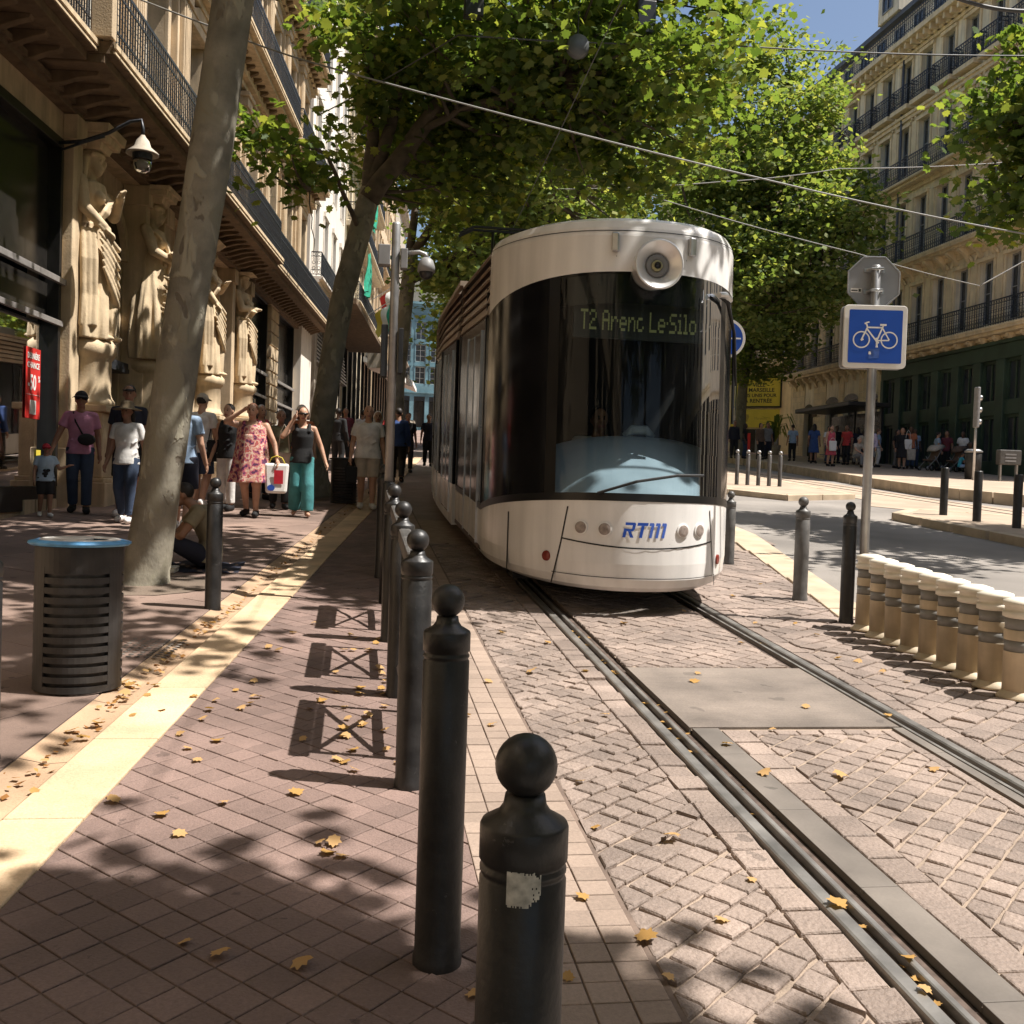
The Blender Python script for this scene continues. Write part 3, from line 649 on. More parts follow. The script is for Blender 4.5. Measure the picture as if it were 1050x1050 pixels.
# the darker forked trunk behind it; its crown hangs over the tram
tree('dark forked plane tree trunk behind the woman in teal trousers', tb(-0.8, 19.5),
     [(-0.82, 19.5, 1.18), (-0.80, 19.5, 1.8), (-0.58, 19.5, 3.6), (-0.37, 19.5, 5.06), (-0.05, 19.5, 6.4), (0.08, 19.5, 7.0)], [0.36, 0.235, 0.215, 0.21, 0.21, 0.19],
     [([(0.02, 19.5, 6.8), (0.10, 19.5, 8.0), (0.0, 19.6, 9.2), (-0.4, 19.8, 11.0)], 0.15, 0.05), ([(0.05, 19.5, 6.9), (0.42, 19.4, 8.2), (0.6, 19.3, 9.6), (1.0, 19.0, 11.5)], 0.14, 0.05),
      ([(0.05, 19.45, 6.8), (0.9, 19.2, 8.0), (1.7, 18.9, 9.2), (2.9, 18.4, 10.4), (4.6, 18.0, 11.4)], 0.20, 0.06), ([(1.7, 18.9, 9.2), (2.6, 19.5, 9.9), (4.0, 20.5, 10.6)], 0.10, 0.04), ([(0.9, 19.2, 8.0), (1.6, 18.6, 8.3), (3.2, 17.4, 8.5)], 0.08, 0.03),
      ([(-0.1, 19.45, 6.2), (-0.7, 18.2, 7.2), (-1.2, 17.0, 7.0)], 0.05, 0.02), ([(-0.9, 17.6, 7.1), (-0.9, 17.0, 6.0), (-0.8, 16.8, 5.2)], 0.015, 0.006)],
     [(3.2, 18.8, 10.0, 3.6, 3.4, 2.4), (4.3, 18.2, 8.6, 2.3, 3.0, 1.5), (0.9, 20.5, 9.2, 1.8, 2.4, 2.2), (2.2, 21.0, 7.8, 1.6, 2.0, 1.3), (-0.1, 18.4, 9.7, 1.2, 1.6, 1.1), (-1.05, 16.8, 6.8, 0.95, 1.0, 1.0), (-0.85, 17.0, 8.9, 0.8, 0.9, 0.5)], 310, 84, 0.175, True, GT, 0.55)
tree('plane tree standing behind the camera pole and left of the tram', tb(1.0, 31),
     [(1.0, 31, 1.9), (1.05, 31, 4.5), (1.4, 31, 8.5)], [0.30, 0.25, 0.2], [([(1.4, 31, 8.3), (3.2, 30, 11), (5, 30, 13)], .14, .05), ([(1.3, 31, 8), (1.6, 32, 11), (1.8, 32, 14)], .14, .05), ([(1.3, 31, 7.5), (3.6, 30, 8.8), (6, 29, 10)], .12, .04)],
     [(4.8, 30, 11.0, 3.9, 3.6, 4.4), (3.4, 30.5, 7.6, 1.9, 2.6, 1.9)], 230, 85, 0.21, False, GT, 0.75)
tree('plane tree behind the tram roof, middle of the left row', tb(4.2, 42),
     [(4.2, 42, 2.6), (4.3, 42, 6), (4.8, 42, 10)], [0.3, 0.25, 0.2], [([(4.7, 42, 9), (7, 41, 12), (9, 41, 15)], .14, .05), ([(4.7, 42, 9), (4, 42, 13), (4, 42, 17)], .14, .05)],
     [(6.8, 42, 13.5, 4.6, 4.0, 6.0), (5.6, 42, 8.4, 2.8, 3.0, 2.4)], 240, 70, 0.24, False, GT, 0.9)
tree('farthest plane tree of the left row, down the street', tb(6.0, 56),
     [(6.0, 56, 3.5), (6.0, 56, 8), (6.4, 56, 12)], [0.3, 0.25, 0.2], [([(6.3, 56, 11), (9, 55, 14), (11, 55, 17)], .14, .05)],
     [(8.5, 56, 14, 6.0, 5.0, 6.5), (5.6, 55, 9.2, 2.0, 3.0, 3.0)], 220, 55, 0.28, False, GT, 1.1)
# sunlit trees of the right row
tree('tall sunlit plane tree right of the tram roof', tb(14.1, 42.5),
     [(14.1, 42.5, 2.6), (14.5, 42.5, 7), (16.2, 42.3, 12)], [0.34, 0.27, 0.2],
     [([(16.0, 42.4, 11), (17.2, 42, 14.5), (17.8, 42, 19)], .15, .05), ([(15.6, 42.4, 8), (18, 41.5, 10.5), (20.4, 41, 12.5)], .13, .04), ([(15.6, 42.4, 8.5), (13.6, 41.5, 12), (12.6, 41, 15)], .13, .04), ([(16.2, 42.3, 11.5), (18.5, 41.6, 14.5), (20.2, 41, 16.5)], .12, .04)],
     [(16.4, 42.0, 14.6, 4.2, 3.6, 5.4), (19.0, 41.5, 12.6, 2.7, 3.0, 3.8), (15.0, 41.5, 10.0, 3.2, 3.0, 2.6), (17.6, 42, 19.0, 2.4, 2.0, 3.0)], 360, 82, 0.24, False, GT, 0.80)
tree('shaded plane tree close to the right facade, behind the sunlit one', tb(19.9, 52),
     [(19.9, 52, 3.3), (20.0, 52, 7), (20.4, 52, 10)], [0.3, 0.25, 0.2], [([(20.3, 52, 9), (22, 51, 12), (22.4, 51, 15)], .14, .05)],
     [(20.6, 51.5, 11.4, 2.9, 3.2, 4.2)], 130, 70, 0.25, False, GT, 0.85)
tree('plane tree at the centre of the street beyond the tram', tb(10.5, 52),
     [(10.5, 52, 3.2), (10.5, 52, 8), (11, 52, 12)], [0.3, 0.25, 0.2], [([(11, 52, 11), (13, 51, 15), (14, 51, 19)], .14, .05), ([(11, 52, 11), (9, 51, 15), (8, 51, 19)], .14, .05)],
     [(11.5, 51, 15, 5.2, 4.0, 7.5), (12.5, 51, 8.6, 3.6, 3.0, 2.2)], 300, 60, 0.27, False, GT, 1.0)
# out-of-frame trees: boughs and shade reaching in, then crowns added against the sky
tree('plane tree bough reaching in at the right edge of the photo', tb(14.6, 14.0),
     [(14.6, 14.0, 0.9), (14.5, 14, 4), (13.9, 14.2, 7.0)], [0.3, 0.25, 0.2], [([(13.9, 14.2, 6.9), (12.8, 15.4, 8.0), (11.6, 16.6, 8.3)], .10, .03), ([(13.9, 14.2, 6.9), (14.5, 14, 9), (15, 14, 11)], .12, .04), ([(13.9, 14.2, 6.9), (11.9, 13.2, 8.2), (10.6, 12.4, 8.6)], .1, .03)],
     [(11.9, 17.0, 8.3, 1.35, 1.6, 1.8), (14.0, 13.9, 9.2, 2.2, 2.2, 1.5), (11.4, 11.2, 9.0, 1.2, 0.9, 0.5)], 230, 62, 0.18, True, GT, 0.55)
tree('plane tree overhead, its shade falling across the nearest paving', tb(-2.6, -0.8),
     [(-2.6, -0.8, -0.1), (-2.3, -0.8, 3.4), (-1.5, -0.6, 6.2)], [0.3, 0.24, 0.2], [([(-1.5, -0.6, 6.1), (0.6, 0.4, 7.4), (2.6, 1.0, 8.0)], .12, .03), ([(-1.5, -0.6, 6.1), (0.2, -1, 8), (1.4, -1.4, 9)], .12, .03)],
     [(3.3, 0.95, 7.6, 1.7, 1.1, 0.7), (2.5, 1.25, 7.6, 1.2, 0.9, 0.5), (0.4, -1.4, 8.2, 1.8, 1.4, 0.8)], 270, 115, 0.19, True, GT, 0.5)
tree('added unseen plane tree across the carriageway behind the photographer', tb(11.5, -9), [(11.5, -9, -.6), (11.5, -9, 4), (11.2, -9, 7)], [.3, .25, .2], [([(11.2, -9, 6.9), (9, -9.5, 9), (7.5, -10, 10)], .12, .04)], [(11, -9, 10, 4.2, 4.0, 3.4)], 90, 60, 0.34, False, GT, 1.0)  # added out of view to block sky light and darken tram reflections
tree('added unseen plane tree by the rails behind the photographer', tb(-1.8, -12), [(-1.8, -12, -.8), (-1.6, -12, 4), (-1, -12, 7)], [.3, .25, .2], [([(-1, -12, 6.9), (2, -12, 9), (4, -12, 10)], .12, .04)], [(2.6, -13, 10, 8.0, 4.0, 4.2)], 170, 60, 0.34, False, GT, 1.0)  # added, crown widened to close the sky gap mirrored in the windscreen
tree('added unseen plane tree on the right row level with the photographer', tb(17.5, -1), [(17.5, -1, -.1), (17.5, -1, 4), (17.2, -1, 7)], [.3, .25, .2], [([(17.2, -1, 6.9), (19, -1, 9), (20, -1, 10)], .12, .04)], [(17.5, -1, 10, 3.6, 4.2, 3.4)], 80, 60, 0.34, False, GT, 1.0)  # added out of view, keeps bright sky out of the tram glass
tree('added unseen broad plane tree crown just behind the photographer', tb(5.5, -6), [(5.5, -6, -.4), (5.5, -6, 4), (5.2, -6, 7)], [.3, .25, .2], [([(5.2, -6, 6.9), (4, -6, 9), (2, -6, 10)], .12, .04)], [(4.5, -5.2, 9.5, 6.5, 3.2, 2.2)], 170, 60, 0.30, False, GT, 0.9)  # added crown cutting sky light so the nearest shade turns darker
# ============================================================ TRAM
TX, TY, HW, NL = 2.37, 8.20, 1.16, 1.85
def npl(phi, ins=0.0, y0=0.0):
    s, c = math.sin(phi), math.cos(phi); hw = HW - ins; nl = NL - ins * 0.3 - y0
    return (hw * math.copysign(abs(s) ** (2 / 2.3), s), ins * 0.8 + y0 + nl * (1 - abs(c)))
def nosey(x):
    s = min(1, (abs(x) / HW) ** 1.15); return NL * (1 - math.sqrt(1 - s * s))
def nraise(z): return 0.11 * max(0, z - 1.0) / 2.3
def TW(x, y, z): Y = TY + y; return (TX + x + track_x(Y), Y, gz(0, Y) + z)
PH = [R(-90 + 5 * k) for k in range(37)]
END = 4.55
def outline(ins, z):
    y0 = nraise(z); pts = [npl(p, ins, y0) for p in PH]
    hw = HW - ins
    return [(-hw, END), (-hw, 3.4), (-hw, 2.3)] + pts + [(hw, 2.3), (hw, 3.4), (hw, END)]
AT = [1, 1, 1] + [abs(p) / (math.pi / 2) for p in PH] + [1, 1, 1]
def zlow(t): return 1.02 - 0.27 * t ** 2.2
def zhigh(t): return 2.87 - 0.30 * t ** 2.5
tram = thing('tram', 'white and black articulated tram with a rounded glass nose on the rails', 'tram', TW(0, 0, 0))
def band(mb, r0, r1, k0=0, k1=None):       # r = list of (x,y,z) per outline sample
    k1 = len(r0) - 1 if k1 is None else k1; n = k1 - k0 + 1
    mb.add([TW(*p) for p in r0[k0:k1 + 1]] + [TW(*p) for p in r1[k0:k1 + 1]], [(k + 1, k, n + k, n + k + 1) for k in range(n - 1)])
def ring(ins, zf):
    z = [zf(t) if callable(zf) else zf for t in AT]
    o = [outline(ins, zz)[i] for i, zz in enumerate(z)]
    return [(x, y, zz) for (x, y), zz in zip(o, z)]
hull = MB(); hull.smooth = True
rows = [ring(0.13, 0.21), ring(0.05, 0.25), ring(0.012, 0.32), ring(0.0, 0.45), ring(0.0, 0.60), ring(0.0, lambda t: zlow(t) - 0.03)]
for a, b in zip(rows, rows[1:]): band(hull, a, b)
hull.build('hull', 'tram_white', tram)
sill = MB(); sill.smooth = True; band(sill, ring(-0.004, lambda t: zlow(t) - 0.045), ring(-0.004, lambda t: zlow(t) + 0.02)); sill.build('windscreen_sill', 'tram_sill', tram)
fh = MB(); fh.smooth = True
rows = [ring(0.0, lambda t: zhigh(t)), ring(0.0, 3.0), ring(0.0, 3.17), ring(0.015, 3.24), ring(0.05, 3.30), ring(0.12, 3.33)]
k0 = 4; k1 = len(AT) - 5
for a, b in zip(rows, rows[1:]): band(fh, a, b, k0, k1)
top = [p for p in rows[-1]]; fh.add([TW(*p) for p in top], [tuple(range(len(top)))]); fh.build('forehead', 'tram_white', tram)
fs_ = MB(); band(fs_, ring(-.002, 3.205), ring(-.002, 3.212), 4, len(AT) - 5); fs_.build('roof_seam', 'tram_sill', tram)
iw0, iw1 = 3 + 11, 3 + 25                                     # windscreen spans -30..30 degrees
lo, hi = ring(0.0, zlow), ring(0.0, zhigh)
def mids(k, n=6): return None
def glass(k0, k1, ins0=0.0):
    g = MB(); g.smooth = True; N_ = 5; R_ = []
    for j in range(N_ + 1): R_.append(ring(ins0, lambda t, j=j: zlow(t) * (1 - j / N_) + zhigh(t) * j / N_))
    for a, b in zip(R_, R_[1:]): band(g, a, b, k0, k1)
    return g
glass(iw0, iw1).build('windscreen', 'windscreen', tram)
glass(iw0 - 1, iw0).build('pillar', 'tram_sill', tram); glass(iw1, iw1 + 1).build('pillar', 'tram_sill', tram)
glass(4, iw0 - 1).build('cab_side_window', 'tram_black', tram); glass(iw1 + 1, len(AT) - 5).build('cab_side_window', 'tram_black', tram)
glass(3, 4).build('corner_post', 'tram_black', tram); glass(len(AT) - 5, len(AT) - 4).build('corner_post', 'tram_black', tram)
# header band behind the top of the windscreen
hd = MB(); hd.smooth = True; band(hd, ring(0.05, lambda t: zhigh(t) - 0.26), ring(0.05, lambda t: zhigh(t) + .02), 4, len(AT) - 5); hd.build('header_blind', 'tram_black', tram)
# interior lining
it = MB()
it.box(-1.15, 1.15, 1.95, 2.0, 0.3, 2.9, TW); it.box(-.95, .95, 1.0, 1.95, 0.30, 0.34, TW); it.box(-.9, .9, 1.0, 1.95, 2.80, 2.84, TW)
it.build('cab_partition', 'dash_dark', tram)
ds = MB(); ds.smooth = True; n = 20; prof = []
for j in range(9):
    s = j / 8; row = []
    for k in range(n + 1):
        x = -1.0 + 2.0 * k / n; yf = nosey(x) + 0.07; zt = 1.50 - 0.22 * abs((x - 0.12) / 1.0) ** 2.4
        yb = 0.92 + 0.12 * (x * x); zf = zlow(min(1, abs(math.asin(max(-1, min(1, math.copysign(min(1, (abs(x) / HW) ** 1.15), x)))) / (math.pi / 2)))) + 0.0
        y = yf + (yb - yf) * s; z = zf + (zt - zf) * (1 - (1 - s) ** 1.25)
        row.append(TW(x, y, z))
    prof.append(row)
back = [TW(-1.0 + 2.0 * k / n, 1.25, 1.50 - 0.22 * abs((-1.0 + 2.0 * k / n - 0.12)) ** 2.4 - 0.05) for k in range(n + 1)]
prof.append(back); vs = [p for r in prof for p in r]; w = n + 1
ds.add(vs, [(j * w + k, j * w + k + 1, (j + 1) * w + k + 1, (j + 1) * w + k) for j in range(len(prof) - 1) for k in range(n)])
dsh = ds.build('dashboard', 'dash', tram)
c_ = MB(); c_.smooth = True; c_.tube([TW(0.05, 1.02, 1.50), TW(0.12, 0.98, 1.56), TW(0.24, 0.98, 1.56), TW(0.32, 1.02, 1.50)], [0.03, 0.045, 0.045, 0.03], 10); c_.build('instrument_hood', 'dash', dsh)
# destination display, a dot matrix of square lamps
GL = {'A': ['01110', '10001', '10001', '11111', '10001', '10001', '10001'], 'r': ['00000', '00000', '10110', '11001', '10000', '10000', '10000'], 'e': ['00000', '00000', '01110', '10001', '11111', '10000', '01110'],
      'n': ['00000', '00000', '10110', '11001', '10001', '10001', '10001'], 'c': ['00000', '00000', '01110', '10000', '10000', '10001', '01110'], 'L': ['10000', '10000', '10000', '10000', '10000', '10000', '11111'],
      'S': ['01111', '10000', '10000', '01110', '00001', '00001', '11110'], 'i': ['010', '000', '110', '010', '010', '010', '111'], 'l': ['110', '010', '010', '010', '010', '010', '111'], 'o': ['00000', '00000', '01110', '10001', '10001', '10001', '01110'],
      'T': ['11111', '00100', '00100', '00100', '00100', '00100', '00100'], '2': ['01110', '10001', '00001', '00110', '01000', '10000', '11111'], ' ': ['00'] * 7, '.': ['0', '0', '0', '1', '0', '0', '0']}
txt = 'T2 Arenc Le.Silo'; wtot = sum(len(GL[c][0]) + 1 for c in txt) - 1; pitch = 1.02 / wtot; x = -0.54; db = MB()
for c in txt:
    g = GL[c]
    for r_ in range(7):
        for q in range(len(g[0])):
            if g[r_][q] == '1':
                xx = x + q * pitch; zz = 2.57 - r_ * 0.0245
                db.box(xx, xx + pitch * 0.92, 0.352, 0.356, zz - 0.0222, zz, TW)
    x += (len(g[0]) + 1) * pitch
bd = MB(); bd.box(-0.60, 0.66, 0.36, 0.40, 2.33, 2.64, TW); dsp = bd.build('destination_display', 'display_board', tram); db.build('lettering', 'led', dsp)
# surface pieces on the nose
def NS(x, z, off=0.004):
    e = 0.01; dy = (nosey(x + e) - nosey(x - e)) / (2 * e); l = math.hypot(1, dy)
    return TW(x + dy / l * off, nosey(x) + nraise(z) - off / l, z)
def strip(mb, p0, p1, w, n=8, off=0.003):      # a thin seam painted groove along the surface
    (xa, za), (xb, zb) = p0, p1; l = math.hypot(xb - xa, zb - za); nx, nz = -(zb - za) / l * w / 2, (xb - xa) / l * w / 2; vs = []
    for k in range(n + 1):
        t = k / n; x, z = xa + (xb - xa) * t, za + (zb - za) * t; vs += [NS(x - nx, z - nz, off), NS(x + nx, z + nz, off)]
    mb.add(vs, [(2 * k, 2 * k + 2, 2 * k + 3, 2 * k + 1) for k in range(n)])
sm_ = MB()
for s in (-1, 1): strip(sm_, (s * 0.72, 0.24), (s * 0.66, 0.60), 0.010); strip(sm_, (s * 0.66, 0.60), (s * 0.62, 0.90), 0.010)
for k in range(12):
    a, b = -0.66 + k * 0.11, -0.66 + (k + 1) * 0.11; f = lambda x: 0.585 + 0.045 * (x / .66) ** 2
    strip(sm_, (a, f(a)), (b, f(b)), 0.012, 3)
for s in (-1, 1):
    strip(sm_, (s * 1.02, 0.26), (s * 1.02, 0.78), 0.008, 6); strip(sm_, (s * 0.30, 3.0), (s * 0.30, 2.99), 0.004, 1)
for k in range(16): strip(sm_, (-.72 + k * .09, .335), (-.72 + (k + 1) * .09, .335), 0.006, 2)
sm_.build('panel_seam', 'tram_sill', tram)
def disc(mb, x, z, r, prof, n=24):
    c = Vector(NS(x, z, 0)); e = 0.01; dy = (nosey(x + e) - nosey(x - e)) / (2 * e); nrm = Vector((dy, -1, 0)).normalized(); u = Vector((1, dy, 0)).normalized(); vs = []
    for rr, d in prof:
        for k in range(n):
            t = 2 * math.pi * k / n; vs.append(c + u * (rr * math.cos(t)) + Vector((0, 0, 1)) * (rr * math.sin(t)) + nrm * d)
    fs = [(i * n + k, (i + 1) * n + k, (i + 1) * n + (k + 1) % n, i * n + (k + 1) % n) for i in range(len(prof) - 1) for k in range(n)]
    fs.append(tuple((len(prof) - 1) * n + k for k in range(n))); mb.add(vs, fs)
for x in (-0.52, -0.34, 0.33, 0.50):
    h = MB(); disc(h, x, 0.735, 0.06, [(0.062, 0.0), (0.062, 0.008), (0.05, 0.011)]); hh = h.build('headlight', 'tram_white', tram)
    l = MB(); disc(l, x, 0.735, 0.05, [(0.05, 0.0112), (0.048, 0.015), (0.03, 0.019)]); l.build('lens', 'lamp_lens', hh)
for x in (-0.76, 0.76):
    h = MB(); disc(h, x, 0.46, 0.045, [(0.045, 0.0), (0.042, 0.012), (0.02, 0.016)]); h.build('marker_light', 'marker_red', tram)
# round head lamp at the brow
c0 = Vector(TW(0.0, -0.10, 2.915)); fl_ = MB(); fl_.smooth = True
def lampring(prof, m, nm, par):
    b = MB(); b.smooth = True; n = 40; vs = []
    for r_, d in prof:
        for k in range(n): t = 2 * math.pi * k / n; vs.append((c0.x + r_ * math.cos(t), c0.y + d, c0.z + r_ * math.sin(t)))
    fs = [(i * n + k, (i + 1) * n + k, (i + 1) * n + (k + 1) % n, i * n + (k + 1) % n) for i in range(len(prof) - 1) for k in range(n)]; fs.append(tuple((len(prof) - 1) * n + k for k in range(n)))
    b.add(vs, fs); return b.build(nm, m, par)
hl = lampring([(0.17, 0.30), (0.19, 0.02), (0.205, 0.0), (0.195, -0.008), (0.185, 0.0), (0.10, 0.075), (0.095, 0.085)], 'chrome', 'brow_lamp', tram)
lampring([(0.094, 0.07), (0.088, 0.06), (0.05, 0.075), (0.045, 0.078)], 'device_grey', 'inner_ring', hl); lampring([(0.045, 0.077), (0.042, 0.055), (0.03, 0.05)], 'lamp_ring', 'lens_ring', hl); lampring([(0.028, 0.0495), (0.02, 0.04)], 'device_black', 'lens', hl)
for x in (-0.31, 0.34):
    b = MB(); b.hexa([NS(x - .028, 3.03, 0), NS(x + .028, 3.03, 0), NS(x + .028, 3.03, .045), NS(x - .028, 3.03, .045), NS(x - .028, 3.19, 0), NS(x + .028, 3.19, 0), NS(x + .028, 3.19, .045), NS(x - .028, 3.19, .045)]); b.build('lifting_eye', 'steel', tram, bevel=0.012)
# operator lettering
lg = MB()
def quad(poly, sc=0.125, x0=-0.20, z0=0.675, mi=0):
    lg.cur = mi; n = len(poly); lg.add([NS(x0 + (p[0] + 0.25 * p[1]) * sc * 0.78, z0 + p[1] * sc, 0.004) for p in poly], [tuple(range(n))])
for p in ([(0.05, .82), (.80, .82), (.90, .92), (.82, 1), (0, 1)], [(.66, .55), (.90, .55), (.92, .915), (.66, .815)], [(0, .42), (.80, .42), (.90, .54), (0.0, .60)], [(0, 0), (.26, 0), (.26, .415), (0, .415)], [(.36, .415), (.62, .415), (.95, 0), (.66, 0)],
          [(1.05, .80), (1.98, .80), (1.98, 1), (1.05, 1)], [(1.42, 0), (1.68, 0), (1.68, .795), (1.42, .795)]): quad(p)
for k in range(3):
    q = 2.10 + k * 0.56; quad([(q, .80), (q + .17, .80), (q + .17, 1), (q, 1)], mi=1); quad([(q + .175, 0), (q + .42, 0), (q + .42, .90), (q + .34, 1), (q + .175, 1)], mi=1)
mat('disc_grey', (.09, .095, .1), .5, .1, 9); mat('logo_light', (0.06, 0.14, 0.55), 0.4, 0.03, 6)
lg.build('operator_lettering', ['logo_blue', 'logo_light'], tram)
# wipers
wp = MB(); wp.smooth = True
def wpath(pts, off): return [NS(x, z, off) for x, z in pts]
wp.tube(wpath([(0.60, 2.74), (0.72, 2.70), (0.86, 2.45), (0.955, 2.0)], .06), [.02, .018, .014, .01], 6); wp.build('wiper', 'rubber', tram)
b = MB(); b.tube(wpath([(0.93, 2.50), (0.985, 2.1), (1.0, 1.65)], .035), [.014, .014, .014], 6); b.build('wiper_blade', 'rubber', tram)
b = MB(); b.tube(wpath([(0.58, 2.74), (0.66, 2.75), (0.74, 2.72)], .075), [.025, .03, .02], 8); b.build('wiper_pivot', 'steel', tram)
b = MB(); b.tube(wpath([(-0.40, 1.03), (-0.1, 1.14), (0.25, 1.20), (0.50, 1.20)], .03), .012, 6); b.build('wiper_blade', 'rubber', tram)
# cab car sides: doors, posts, louvred roof sides
def side_panels(y0, y1, s, par, doors, first=False):
    X = s * HW
    def bx(mb, a, b, w0, w1, z0, z1): mb.box(X + s * w0 if s > 0 else X + s * w1, X + s * w1 if s > 0 else X + s * w0, a, b, z0, z1, TW)
    g = MB(); bx(g, y0, y1, -0.03, -0.004, 0.745, 2.60); g.build('side_window', 'tram_black', par)
    for a in doors:
        d = MB(); bx(d, a, a + 0.62, -0.02, 0.006, 0.34, 2.48); bx(d, a + 0.64, a + 1.26, -0.02, 0.006, 0.34, 2.48); dd = d.build('door', 'tram_black', par, bevel=0.006)
        d = MB(); bx(d, a + 0.02, a + 0.60, 0.0062, 0.010, 0.36, 0.74); bx(d, a + 0.66, a + 1.24, 0.0062, 0.010, 0.36, 0.74); d.build('kick_panel', 'tram_white', dd)
        d = MB(); bx(d, a + 0.625, a + 0.635, -0.01, 0.012, 0.34, 2.48); bx(d, a - 0.025, a - 0.005, -0.01, 0.016, 0.34, 2.5); bx(d, a + 1.265, a + 1.285, -0.01, 0.016, 0.34, 2.5); d.build('door_seal', 'steel', dd)
    for q in (y0 + 0.02, y1 - 0.06): p = MB(); bx(p, q, q + 0.04, -0.01, 0.008, 0.745, 2.6); p.build('post', 'tram_sill', par)
    lv = MB()
    for k in range(6):
        z = 2.63 + k * 0.112
        lv.hexa([TW(X, y0, z), TW(X, y1, z), TW(X - s * .03, y1, z), TW(X - s * .03, y0, z), TW(X - s * (.02 + .012 * k), y0, z + .085), TW(X - s * (.02 + .012 * k), y1, z + .085), TW(X - s * .06, y1, z + .085), TW(X - s * .06, y0, z + .085)])
    lv.build('roof_louvre', 'tram_slat', par)
    k_ = MB(); k_.hexa([TW(X - s * .035, y0, 2.6), TW(X - s * .035, y1, 2.6), TW(X - s * .3, y1, 2.6), TW(X - s * .3, y0, 2.6), TW(X - s * .1, y0, 3.33), TW(X - s * .1, y1, 3.33), TW(X - s * .3, y1, 3.33), TW(X - s * .3, y0, 3.33)]); k_.build('louvre_backing', 'tram_slat_gap', par)
for s in (-1, 1): side_panels(1.86, END, s, tram, [2.2], True)
cr = MB(); cr.box(-0.92, 0.92, 1.9, END, 3.10, 3.28, TW); cr.box(-1.16, 1.16, 2.02, END, 0.3, 0.34, TW); cr.box(-1.15, 1.15, END - .06, END, 0.3, 3.2, TW); cr.build('car_roof', 'tram_slat_gap', tram)
def carbody(y0, y1, par):
    b = MB()
    n = 5
    for k in range(n):
        a, c = y0 + (y1 - y0) * k / n, y0 + (y1 - y0) * (k + 1) / n
        b.box(-HW, HW, a, c, 0.22, 0.744, TW)
    o = b.build('lower_panel', 'tram_white', par)
    for s in (-1, 1):
        for k in range(2): side_panels(y0 + (y1 - y0) * k / 2, y0 + (y1 - y0) * (k + 1) / 2, s, par, [y0 + (y1 - y0) * k / 2 + 0.5])
    t = MB(); t.box(-1.14, 1.14, y0, y1, 3.30, 3.36, TW); t.box(-1.1, 1.1, y0, y0 + .05, .3, 3.3, TW); t.build('car_roof', 'tram_slat', par)
for y0, y1 in ((5.0, 10.2), (10.7, 15.9), (16.4, 23.0)):
    bl = MB()
    for k in range(5): bl.box(-HW + .05 + .03 * (k % 2), HW - .05 - .03 * (k % 2), y0 - .47 + k * .094, y0 - .47 + (k + 1) * .094, 0.25, 3.22, TW)
    bl.build('bellows', 'rubber', tram); carbody(y0, y1, tram)
sk_ = MB(); sk_.box(-.9, .9, 1.3, 22.9, 0.12, 0.22, TW); sk_.build('underframe', 'rubber', tram)
for y in (2.9, 3.9, 12, 13, 18, 19):
    for x in (-0.7, 0.7):
        b = MB(); b.smooth = True; b.tube([TW(x - .05, y, .28), TW(x + .05, y, .28)], .27, 20); b.build('wheel', 'rail_side', tram)
pg = MB(); Y = 9.6
for s in (-1, 1): pg.tube([TW(s * .5, Y, 3.36), TW(s * .35, Y - 1.0, 4.15), TW(s * .25, Y + .1, 4.85)], .025, 6)
pg.tube([TW(-.85, Y + .1, 4.75), TW(-.6, Y + .1, 4.88), TW(.6, Y + .1, 4.88), TW(.85, Y + .1, 4.75)], .025, 6); pg.tube([TW(-.85, Y - .2, 4.75), TW(-.6, Y - .2, 4.88), TW(.6, Y - .2, 4.88), TW(.85, Y - .2, 4.75)], .025, 6)
pg.tube([TW(-.35, Y - 1.0, 4.15), TW(.35, Y - 1.0, 4.15)], .025, 6); pg.build('pantograph', 'device_black', tram)
b = MB()
for k, (y, l) in enumerate(((2.6, 1.2), (6.2, 2.6), (12, 2.5), (18, 3))): b.box(-.7, .7, y, y + l, 3.3, 3.62, TW)
b.build('roof_equipment', 'device_grey', tram, bevel=.03)

# ============================================================ STREET FURNITURE
def lathe_thing(parts, name, label, cat, loc, group=None):
    t = thing(name, label, cat, loc, group)
    for nm, prof, m, n in parts:
        b = MB(); b.smooth = True; b.lathe(prof, n); b.build(nm, m, t, world=False, bevel=0)
    return t
def sphere_prof(r, zc, z0=None, n=12):
    out = []
    for k in range(n + 1):
        a = -math.pi / 2 + math.pi * k / n; z = zc + r * math.sin(a)
        if z0 is None or z > z0: out.append((max(0.0015, r * math.cos(a)), z))
    return out
def bollard(label, x, y, m, r=0.068, h=1.115, group=None, dz=0.0):
    b = r / 0.068; hb = h - 2 * 0.073 * b - 0.05
    rb = r * .72; hb = h - 2 * rb - .004; post = [(r * 1.09, -0.08), (r * 1.07, 0.02), (r * 1.0, 0.035), (r, hb * .5), (r, hb - .122), (r * .95, hb - .118), (r * .95, hb - .113), (r, hb - .109), (r, hb - .104), (r * .95, hb - .100), (r * .95, hb - .095), (r * 1.02, hb - .091), (r * 1.02, hb - .040), (r * .98, hb - .034), (r * .62, hb - .020), (r * .50, hb - .008), (r * .46, hb + 0.008)]
    return lathe_thing([('post', post, m, 32), ('ball', sphere_prof(rb, h - rb, None, 14), m, 28)], 'bollard', label, 'bollard', (x, y, gz(x, y) + dz), group)
GB = 'black ball-topped bollards in the left row beside the rails'
B1 = bollard('nearest black ball-topped bollard, with a torn pale sticker', 0.272, 1.56, 'bollard_paint', group=GB)
s_ = MB(); s_.smooth = True
edge = random.Random(5); tp_ = [18 - (edge.random() < .3) - (2 if k > 20 else 0) - int(2 * edge.random() * (k > 12)) for k in range(26)]; bt_ = [int(edge.random() * 1.6) + (int((k - 15) * .55) if k > 15 else 0) for k in range(26)]
